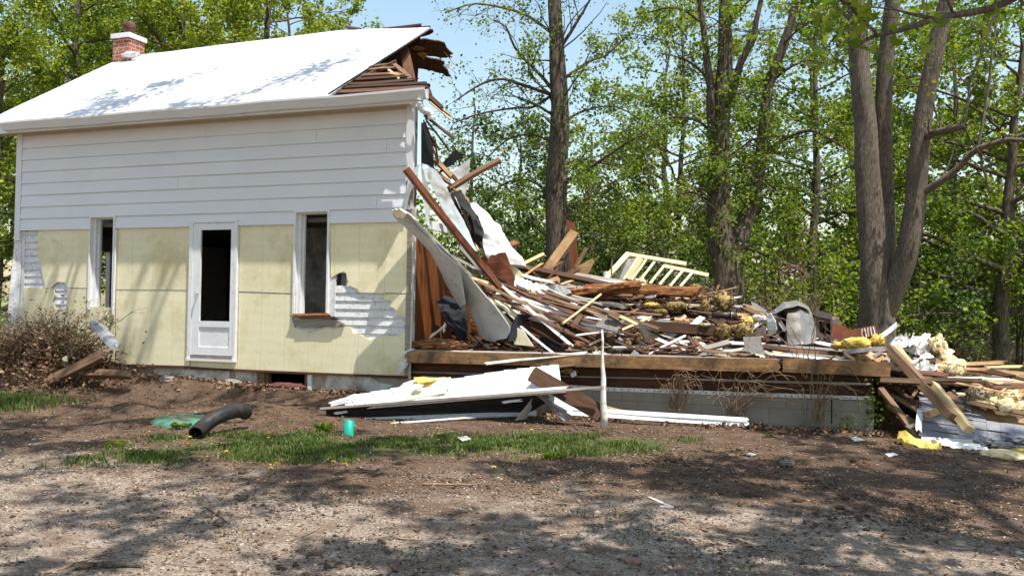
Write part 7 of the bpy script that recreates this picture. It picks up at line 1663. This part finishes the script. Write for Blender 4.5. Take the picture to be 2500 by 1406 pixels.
# undergrowth
for i, (px, y, h, sp, lf, sz, lb) in enumerate(((1200, 11, 3.0, 1.6, 'leaf_dark', 0.10, 'dark bush behind the arched white sheet'), (1330, 12, 2.6, 1.6, 'leaf_green', 0.10, 'bush low behind the wide tan board'), (1475, 11.5, 2.4, 1.5, 'leaf_grey', 0.10, 'pale bush left of the yellow frame'),
        (1640, 13, 2.8, 1.8, 'leaf_grey', 0.11, 'pale grey bush behind the yellow frame'), (1730, 15, 3.2, 1.8, 'leaf_dark', 0.11, 'dark bush left of the forked trunk'), (1830, 12.5, 1.8, 1.2, 'leaf_green', 0.09, 'bush at the foot of the pink redbud'),
        (1960, 9.5, 2.6, 1.3, 'leaf_bright', 0.09, 'fine yellow green bush behind the crumpled metal'), (2050, 10.5, 2.4, 1.4, 'leaf_green', 0.10, 'green bush left of the big trunk'), (2230, 12, 2.6, 1.8, 'leaf_dark', 0.10, 'dark bush right of the big trunk'),
        (2320, 19, 2.4, 2.2, 'leaf_green', 0.13, 'green bush beyond the pale brush heap'), (2490, 17, 2.6, 2.0, 'leaf_dark', 0.12, 'dark bush at the right frame edge'), (2400, 24, 3.2, 3.2, 'leaf_green', 0.16, 'far bush behind the dark leaning tree'),
        (2100, 18, 3.4, 2.4, 'leaf_green', 0.14, 'far bush behind the big trunk'), (1560, 26, 4.6, 3.4, 'leaf_dark', 0.18, 'far dark thicket behind the pale tree'), (1280, 24, 5.0, 3.4, 'leaf_dark', 0.18, 'far dark thicket behind the bushy tree'), (1800, 26, 5.0, 3.4, 'leaf_green', 0.18, 'far thicket behind the forked tree'))):
    generic_tree('bush', lb, foot(px, y), h, sp, 60+i, lf, size=sz, per=9, r0=0.035, first=0.04, nl=15, stems=4, tips=(0.2, 0.5), twiglen=(0.4, 1.0), cat='bush', up=0.45)
def bare_brush(name, label, px, y, h, w, n, seed, m='twig_dry', cat='brush'):
    b = Vector(foot(px, y)); T = Tree(seed); r = T.r
    for k in range(n):
        p = b+Vector((r.uniform(-w, w), r.uniform(-0.6, 0.6), 0)); q = p+Vector((r.uniform(-0.5, 0.5)*h, r.uniform(-0.3, 0.3), h*r.uniform(0.6, 1.0)))
        T.path([p, p.lerp(q, 0.5)+Vector((r.uniform(-0.2, 0.2), 0, 0.1)), q], 0.014, 0.004, 0, 7, 0.1)
    T.children(0, 3.5, 0.25, 1.0, 0.5, 40, 0.1, 0.3, 0.6, (0.3, 0.9), seg=4)
    T.children(1, 2.5, 0.25, 1.0, 0.5, 40, 0.0, 0.3, 0.6, (0.15, 0.4), seg=3)
    T.br = [(P, R, min(3, lv+2)) for P, R, lv in T.br]
    o = T.mesh(name, m, None, rmin=0.004); tag(o, label, cat)
bare_brush('brush', 'bare greyish brush between the forked tree and crumpled metal', 1890, 8.5, 2.2, 0.9, 36, 71)
bare_brush('brush', 'bare brush right of the big trunk', 2290, 13, 1.6, 1.2, 26, 72)
lump('brush_heap', Vector(foot(2345, 19))+Vector((0, 0, 0.35)), 1.5, 1.0, 0.75, 'twig_dry', 'pale heap of dry grass beyond the spilled boards', 'heap', amp=0.35, freq=3)
# ---- far wood: one mass
def far_wood():
    r = np.random.default_rng(77); Ps = []
    for k in range(90):
        x = -38+k*1.0+r.uniform(-1, 1); y = r.uniform(34, 48); h = r.uniform(5.5, 8.5)*(1.1 if x < -8 else 0.9)
        n = 900; c = np.array([x, y, h*0.52]); P = r.normal(0, 1, (n, 3)); P /= np.linalg.norm(P, axis=1)[:, None]; P *= r.uniform(0.55, 1.05, n)[:, None]**0.5
        Ps.append(c+P*np.array([2.4, 2.2, h*0.5]))
    o = leaf_cloud('far_wood', np.concatenate(Ps), 0.34, 'leaf_green', None, r); tag(o, 'distant hazy green wood along the field behind everything', 'wood', None, 'stuff')
far_wood()

# ---- the yard maple beside the camera: its branch hangs into the picture, its crown shades the yard
LEAF = [(0, 0), (0.16, -0.05), (0.42, -0.28), (0.40, 0.06), (0.62, 0.20), (0.36, 0.34), (0.30, 0.52), (0.14, 0.44), (0, 0.86)]
LEAF = LEAF+[(-x, y) for x, y in LEAF[-2:0:-1]]
def maple_leaves(name, P, size, m, parent, seed):
    r = np.random.default_rng(seed); n = len(P); L = np.array(LEAF); k = len(L)
    nrm = r.normal(0, 0.7, (n, 3)); nrm[:, 2] += 0.7; nrm /= np.linalg.norm(nrm, axis=1)[:, None]
    t = r.normal(0, 0.7, (n, 3)); t[:, 2] -= 0.9; t -= nrm*np.sum(t*nrm, 1)[:, None]; t /= np.linalg.norm(t, axis=1)[:, None]; b = np.cross(nrm, t)
    s = size*r.uniform(0.5, 1.25, n)[:, None]
    V = np.concatenate([P[:, None, :]+(t*s)[:, None, :]*0.35]+[(P+t*s*y+b*s*x+nrm*s*(0.12*abs(x)-0.1*y*y))[:, None, :] for x, y in L], 1).reshape(-1, 3)
    I = np.arange(n)[:, None]*(k+1); F = np.concatenate([I+np.array([0, 1+i, 1+(i+1) % k]) for i in range(k)], 0)
    return np_obj(name, V, F, m, parent)
def yard_maple(base, h, spread, seed, label, own, nl=12, l2=2.6, l3=2.4, per=4.0, size=0.11, r0=0.24, first=0.35):
    T = Tree(seed); r = T.r; base = Vector(base); e = tree_thing('maple_tree', base, label)
    T.path([base, base+Vector((0.1, 0, h*0.3)), base+Vector((-0.1, 0.1, h*0.65)), base+Vector((0, 0.2, h))], r0, 0.05, 0, 18, 0.15)
    P, R, _ = T.br[0]
    for k in range(nl):
        t = first+(0.95-first)*(k+r.random()*0.5)/nl; f = t*(len(P)-1); i = min(int(f), len(P)-2); p = Vector(P[i]*(1-f+i)+P[i+1]*(f-i))
        a = k*2.4+0.7; l = spread*(1-0.5*(t-first))*r.uniform(0.75, 1.1); d = Vector((math.cos(a), math.sin(a), 0))
        T.path([p, p+d*l*0.35+Vector((0, 0, l*0.16)), p+d*l*0.7+Vector((0, 0, l*0.3)), p+d*l+Vector((0, 0, l*0.34))], R[i]*0.55, 0.02, 1, 10, 0.25)
    for pts, a, b in own: T.path(pts, a, b, 1, 18, 0.02)
    n_own = len(own)
    T.children(1, l2, 0.2, 1.0, 0.5, 45, 0.08, 0.22, 0.5, (0.8, 2.2), seg=6)
    T.children(2, l3, 0.2, 1.0, 0.5, 42, -0.03, 0.25, 0.6, (0.3, 0.8), seg=4)
    return T, e
own = [([(10.7, -6.8, 4.3), atd(2760, -130, 5.2), atd(2560, -50, 5.0), atd(2440, 15, 4.9), atd(2300, 45, 4.8), atd(2200, 75, 4.7), atd(2130, 90, 4.65), atd(2076, 122, 4.6)], 0.032, 0.007),
       ([atd(2140, 88, 4.65), atd(2110, 50, 4.5), atd(2050, -5, 4.4), atd(1990, -60, 4.3)], 0.010, 0.008), ([atd(2300, 45, 4.8), atd(2150, 20, 5.2), atd(2060, 30, 5.4), atd(1950, 62, 5.6), atd(1830, 78, 5.7), atd(1720, 62, 5.8)], 0.006, 0.003)]
def finish_yard(T, e, seed, size, per, keep_out):
    # low twigs of its own do not reach into the picture where the photo shows none
    r = np.random.default_rng(seed); br = []; out = []; near = []
    for P, R, lv in T.br:
        A = np.array(P); d = (A-CAM) @ _d; px = PW/2+FPX*((A-CAM) @ _r)/np.maximum(d, 0.1); py = PH/2-FPX*((A-CAM) @ _u)/np.maximum(d, 0.1)
        inside = (d > 0.3) & (px > -60) & (px < 2560) & (py > -60) & (py < 1460)
        if lv >= 2 and keep_out(px, py, inside): continue
        br.append((P, R, lv))
        if lv == 3:
            close = bool(np.any(inside)) or (d.min() > 0.3 and d.max() < 6.5 and py.max() > -500)
            n = r.poisson(5.5 if close else per); f = r.uniform(0.2, 1, n)*(len(A)-1); i = np.minimum(f.astype(int), len(A)-2); u = (f-i)[:, None]
            if n: (near if close else out).append(A[i]*(1-u)+A[i+1]*u+r.normal(0, 0.05 if close else 0.09, (n, 3)))
    tw = []
    for P, R, lv in br:
        A = np.array(P); d = (A-CAM) @ _d
        if lv == 1 and len(A) == 19 and d.min() > 0.3 and d.min() < 5.0:
            for k in range(34):
                f = r.uniform(0.15, 1)*(len(A)-1); i = min(int(f), len(A)-2); p = A[i]*(1-f+i)+A[i+1]*(f-i); q = p+np.array([r.normal(0, 0.11), r.normal(0, 0.11), r.normal(-0.03, 0.09)])
                px = PW/2+FPX*((q-CAM) @ _r)/((q-CAM) @ _d); py = PH/2-FPX*((q-CAM) @ _u)/((q-CAM) @ _d)
                if py > 150 or (px < 1990 and r.uniform() < 0.8): continue
                tw.append(([p, (p+q)/2+np.array([0, 0, 0.015]), q], [0.0025, 0.002, 0.0015], 3)); n = r.poisson(2.2)
                if n: near.append(q+r.normal(0, 0.03, (n, 3)))
    T.br = br+tw; T.mesh('trunk', 'bark_grey', e, sides=(12, 7, 4, 3), rmin=0.0015)
    leaf_cloud('crown', np.concatenate(out), size, 'leaf_maple', e, r)
    if near: maple_leaves('foliage', np.concatenate(near), 0.066, 'leaf_spray', e, seed)
T, e = yard_maple((10.8, -6.9, 0.0), 12.0, 5.6, 404, 'maple beside the viewpoint whose leafy branch hangs in at the top right', own, nl=17, l3=4.0)
finish_yard(T, e, 5, 0.20, 25, lambda px, py, ins: bool(np.any(ins & ~((px > 1960) & (py < 130)))))
T, e = yard_maple((-3.4, -6.9, 0.0), 14.0, 8.4, 405, 'tall maple left of the viewpoint shading the yard and the low end of the roof', [], nl=18, first=0.42, l3=4.0)
finish_yard(T, e, 6, 0.12, 34, lambda px, py, ins: bool(np.any(ins)))
T, e = yard_maple((4.9, -13.0, 0.0), 14.0, 9.4, 406, 'tall maple behind the viewpoint shading the gravel drive', [], nl=18, first=0.42, l3=4.0)
finish_yard(T, e, 7, 0.20, 12, lambda px, py, ins: bool(np.any(ins)))
# ------------------------------------------------------------------ yard things
# corrugated black drain pipe lying on the soil
pp = [(478, 1058), (492, 1044), (515, 1027), (540, 1013), (565, 1005), (588, 1002), (600, 1007)]
g0 = ground_at(480, 1075); pts = []
for i, (px, py) in enumerate(pp):
    pts.append(at(px, py, g0.y+0.04+(ground_at(602, 1022).y-g0.y)*0.62*i/6))
pl = _resample(pts, 60); mb = MB(); rad = 0.082
mb.tube(pl, [rad+(0.004 if i % 2 else -0.003) for i in range(61)], 18, False)
ip = [p for p in pl]; mb2 = MB(); mb2.tube(ip, [rad-0.010]*61, 18, False); mb2.f = [tuple(reversed(f)) for f in mb2.f]; mb.add(mb2.v, mb2.f)
b2 = 61*18; mb.f += [(k, (k+1) % 18, b2+(k+1) % 18, b2+k) for k in range(18)]
tag(mb.build('drain_pipe', 'black_plastic', None, True), 'curved black corrugated drain pipe lying over the soil heap', 'pipe')
# green tank lid
c = ground_at(435, 1034); n = 24; mb = MB(); vs = [c+Vector((0.03, 0.1, 0.10))]; fs = []
for k, (rr, zz) in enumerate(((0.15, 0.095), (0.30, 0.075), (0.40, 0.045), (0.45, 0.02), (0.46, -0.06))):
    for j in range(n): a = 6.2832*j/n; vs.append(c+Vector((0.03+rr*math.cos(a), 0.1+rr*math.sin(a)*0.8, zz)))
for j in range(n): fs.append((0, 1+j, 1+(j+1) % n))
for k in range(4):
    for j in range(n): fs.append((1+k*n+j, 1+(k+1)*n+j, 1+(k+1)*n+(j+1) % n, 1+k*n+(j+1) % n))
tag(mesh_obj('tank_lid', vs, fs, 'lid_green', None, True), 'green domed tank lid half buried behind the black pipe', 'tank lid')
# teal pipe stub
c = ground_at(852, 1062); h = 37*pxm(c); r0 = 12.5*pxm(c); mb = MB()
mb.tube([c-Vector((0, 0, 0.05)), c+Vector((0.004, 0, h))], r0, 20, False); m2 = MB(); m2.tube([c-Vector((0, 0, 0.03)), c+Vector((0.004, 0, h))], r0-0.006, 20, True); m2.f = [tuple(reversed(f)) for f in m2.f[:20]]+m2.f[20:21]; mb.add(m2.v, m2.f)
mb.f += [(20+k, 20+(k+1) % 20, 60+(k+1) % 20, 60+k) for k in range(20)]
tag(mb.build('pipe_stub', 'teal_plastic', None, True), 'bright teal plastic pipe stub standing in the grass', 'pipe')
# scraps lying about
def flat(name, pts, m, label, cat, th=0.008, lift=0.02):
    P = []
    for p in pts:
        g = ground_at(*p); P.append(g+Vector((0, 0, lift)))
    piece(name, P, th, m, label, cat)
flat('foam_scrap', [(1117, 1078), (1138, 1075), (1149, 1081), (1128, 1086)], 'yellow_foam', 'pale yellow foam scrap lying in the grass', 'foam scrap', 0.012, 0.05)
flat('white_strip', [(1580, 1218), (1586, 1217), (1645, 1242), (1638, 1244)], 'wood_white', 'upper long white strip lying on the gravel', 'strip')
flat('white_strip', [(1610, 1239), (1642, 1240), (1644, 1244), (1611, 1243)], 'wood_white', 'short white strip touching another on the gravel', 'strip')
flat('foam_scrap', [(1820, 1112), (1832, 1110), (1846, 1113), (1834, 1116)], 'metal_white', 'small pale scrap on the dark soil at the right', 'scrap')
flat('paper_scrap', [(2075, 1072), (2090, 1070), (2112, 1078), (2086, 1080)], 'paper_white', 'white scraps on the soil by the block corner', 'scrap')
flat('paper_scrap', [(2160, 1112), (2180, 1109), (2192, 1114), (2170, 1118)], 'paper_white', 'greyish scrap on the soil before the spill', 'scrap')
def stick(name, pts, r0, label, m='twig_dry', cat='stick', side=True, seed=1):
    P = [ground_at(*p)+Vector((0, 0, r0*0.8)) for p in pts]; Q_ = _resample(P, 14); rr = random.Random(seed)
    mb = MB(); mb.tube([p+Vector((0, 0, 0.004*rr.uniform(-1, 1))) for p in Q_], [r0*(1-0.55*i/14)*rr.uniform(0.88, 1.1) for i in range(15)], 7)
    if side:
        for k in (5, 9):
            a = Q_[k]; d = (Q_[k+1]-a); s = Vector((-d.y, d.x, 0)).normalized()*rr.choice((-1, 1)); mb.tube([a, a+d*1.2+s*0.05, a+d*2.0+s*0.13+Vector((0, 0, 0.01))], [r0*0.4, r0*0.3, r0*0.15], 5)
    tag(mb.build(name, m, None, True), label, cat)
stick('fallen_branch', [(182, 1392), (230, 1388), (290, 1388), (350, 1391)], 0.028, 'thick grey stick lying at the lower left', 'bark_brown', side=False)
stick('fallen_branch', [(110, 1404), (180, 1380), (250, 1355), (300, 1345)], 0.010, 'long thin bent twig above the thick grey stick', seed=2)
stick('fallen_branch', [(0, 1386), (30, 1380), (60, 1375)], 0.014, 'dark stick at the left frame edge', 'bark_brown', seed=3)
stick('stick', [(1032, 1184), (1080, 1184), (1130, 1186), (1165, 1184), (1196, 1175)], 0.013, 'pale forked stick lying below the grass strip', 'twig_dry', seed=4)
stick('stick', [(500, 1240), (530, 1258), (560, 1280)], 0.008, 'short dark stick crossing the gravel at the left', 'bark_brown', seed=5)
stick('stick', [(2310, 1160), (2330, 1168), (2355, 1175)], 0.011, 'dark stick on the soil at the right', 'bark_brown', seed=6)
stick('stick', [(1920, 1388), (1960, 1390), (1990, 1391)], 0.009, 'pale stick at the bottom right', seed=7)
stick('stick', [(665, 1100), (672, 1086), (678, 1070)], 0.014, 'grey stick standing in the soil right of the black pipe', side=False, seed=8)
stick('stick', [(1690, 1082), (1760, 1080), (1810, 1086), (1860, 1084)], 0.007, 'long pale twig on the soil before the block wall', seed=9)
stick('stick', [(752, 1106), (765, 1105), (782, 1104)], 0.010, 'pale twig with a knob in the grass below the pipe', seed=10)
stick('stick', [(968, 1315), (1000, 1318), (1032, 1320)], 0.007, 'straight pale twig on the gravel below the centre', seed=11, side=False)
stick('stick', [(1400, 1200), (1450, 1196), (1500, 1202)], 0.007, 'thin twig in the brown litter of the centre', seed=12)
for i, (px, py, rr, m, lb) in enumerate(((400, 935, 0.13, 'stone', 'largest rounded boulder on the soil bank below the door'), (472, 918, 0.09, 'stone', 'pale stone at the top of the soil bank'), (541, 930, 0.10, 'stone', 'grey stone beside the dead leaves on the soil bank'), (560, 945, 0.14, 'stone', 'flat stone at the right of the soil bank'),
                                  (727, 948, 0.085, 'plaster', 'pale round rock before the basement window'), (1541, 1378, 0.05, 'stone_red', 'reddish brown stone in the gravel at the bottom'), (2345, 1337, 0.05, 'stone', 'grey stone half sunk in the soil at the right'), (2028, 1382, 0.05, 'stone', 'bluish stone at the bottom right'), (1560, 1000, 0.07, 'insul_dirty', 'yellowish clump before the block wall'),
                                  (470, 1010, 0.05, 'stone', 'small stone on the soil behind the green lid'), (1922, 1135, 0.06, 'stone', 'flat rock on the soil to the right of the dark clods'))):
    p = ground_at(px, py); lump('rock', p+Vector((0, rr*0.5, rr*0.25)), rr*1.05, rr*0.8, rr*0.6, m, lb, 'rock', amp=0.42, sub=3, freq=1.8, flat=True)
p = ground_at(690, 950); lump('cloth_roll', p+Vector((0, 0.1, 0.03)), 0.32, 0.10, 0.06, 'carpet_red', 'dull red rag rolled before the basement window', 'rag', amp=0.25, sub=3)
# brush heap against the left of the house
def brush_heap():
    base = ground_at(150, 890); e = empty('uprooted_shrub', base, 'uprooted juniper shrub heaped against the left of the house wall', 'shrub')
    T = Tree(515); r = T.r; c = Vector((-6.25, -0.55, gz_base(-6.25, -0.55)))
    for k in range(110):
        a = r.uniform(0, 6.28); d = Vector((math.cos(a)*1.0, math.sin(a)*0.28, 0)); p = c+Vector((r.uniform(-0.7, 0.7), r.uniform(-0.2, 0.2), -0.15))
        l = r.uniform(0.6, 1.3); q = p+d*l*0.72+Vector((0.2*l, 0, l*r.uniform(0.3, 0.85))); q.y = min(q.y, -0.12)
        T.path([p, p.lerp(q, 0.5)+Vector((0, 0, 0.12)), q], 0.016, 0.005, 0, 8, 0.12)
    T.children(0, 6.0, 0.2, 1.0, 0.5, 42, 0.0, 0.3, 0.6, (0.25, 0.6), seg=4); T.children(1, 6.0, 0.2, 1.0, 0.5, 40, 0.0, 0.3, 0.6, (0.1, 0.28), seg=3)
    T.br = [(P, R, lv+1) for P, R, lv in T.br if all(p[1] < -0.06 for p in P)]
    T.mesh('branches', 'twig_dry', e, sides=(5, 4, 3, 3), rmin=0.0025)
    T.br = [(P, R, lv) for P, R, lv in T.br if lv == 3 and (P[-1][0] < -6.75 or P[-1][0] > -5.75) and P[-1][2] > 0.75]
    T.leaves('needles', 'leaf_cedar', e, 3, 5, 0.036, 0.03, 6, keep=0.32)
brush_heap()
P = np.array([[x, y, gz_base(x, y)] for x, y in zip(np.random.default_rng(3).normal(-6.2, 0.65, 9000), np.clip(np.random.default_rng(4).normal(-0.62, 0.34, 9000), -1.6, -0.1))])
P[:, 2] += np.random.default_rng(6).exponential(0.13, len(P))
scatter_quads(P, 0.07, 0.45, 'leaf_dry', 'dead_leaves', 'brown leaves and roots matted over the brush heap', 'leaves', 0.35, 0.0, 0.5, seed=31)
B('weathered timber slanting up the brush heap', (112, 935, -1.12), (250, 866, -0.80), 24, 'wood_brown', 'timber', 'timber', t=0.09, n=(0.2, -0.8, 0.5), jag=(0.01, 0.01))
B('low weathered timber half buried right of the slanting one', (205, 912, -0.85), (320, 916, -0.8), 18, 'wood_brown', 'timber', 'timber', t=0.08, jag=(0.01, 0.02))
R('clear crumpled plastic jug like sheet on the brush heap', [(218, 790, -0.55), (236, 818, -0.6), (262, 845, -0.62), (284, 858, -0.6)], [(238, 780, -0.45), (258, 798, -0.42), (280, 822, -0.42), (288, 845, -0.45)], 'clear_plastic', 'plastic_sheet', 'plastic', nu=16, nv=6, crumple=0.03, bow=0.06)
piece('foam_scrap', Q([(152, 873), (162, 868), (164, 882), (154, 885)], -0.85), 0.01, 'yellow_foam', 'pale scrap caught in the brush heap', 'scrap')
# dry vines over the block wall
def vines(name, px0, py0, n, hpx, wpx, label, seed, leafy=False):
    r = random.Random(seed); T = Tree(seed); b = at(px0, py0, -0.12)
    for k in range(n):
        p = b+Vector((r.uniform(-0.12, 0.12), r.uniform(-0.03, 0.03), 0)); w = r.uniform(-0.3, 1.0)*wpx*pxm(b); h = r.uniform(0.45, 1.0)*hpx*pxm(b)
        T.path([p, p+Vector((w*0.15, -0.02, h*0.5)), p+Vector((w*0.45, -0.06, h*0.95)), p+Vector((w*0.8, -0.10, h*r.uniform(0.75, 1.05))), p+Vector((w, -0.12, h*r.uniform(0.45, 0.95)))], 0.006, 0.002, 1, 14, 0.06)
    T.children(1, 1.6, 0.3, 0.95, 0.4, 45, 0.0, 0.3, 0.6, (0.12, 0.35), seg=4)
    o = T.mesh(name, 'twig_dry', None, sides=(5, 4, 3, 3), rmin=0.002); tag(o, label, 'vine')
vines('dry_vine', 1650, 1000, 22, 110, 90, 'leafless vine climbing the block wall nearest the white post', 1)
vines('dry_vine', 1790, 1025, 26, 130, 170, 'leafless vine arching widest over the block wall', 2)
vines('dry_vine', 1985, 1040, 18, 150, 120, 'leafless vine at the right of the block wall', 3)
vines('dry_vine', 1965, 880, 7, 110, -190, 'thin bare twig arching over the crumpled metal foot', 5)
def leafy_vine(px, py, h, w, n, label, seed):
    b = at(px, py, -0.08); r = np.random.default_rng(seed); P = np.stack([b.x+r.normal(0, w, n), b.y+r.normal(0, 0.05, n), b.z+r.uniform(0, h, n)], 1)
    o = leaf_cloud('leafy_vine', P, 0.05, 'leaf_green', None, r); tag(o, label, 'vine')
leafy_vine(2136, 1040, 0.55, 0.07, 170, 'green vine leaves climbing the corner of the block wall', 8)
leafy_vine(2078, 1048, 0.16, 0.10, 70, 'small green plant at the foot of the block wall', 9)
vines('dry_sapling', 1352, 1042, 3, 110, 40, 'thin bare sapling before the tent shaped trim', 6)

for o in scene.objects:                      # parts of things
    if (o.parent is not None or 'label' in o) and 'kind' not in o: o['kind'] = 'thing'
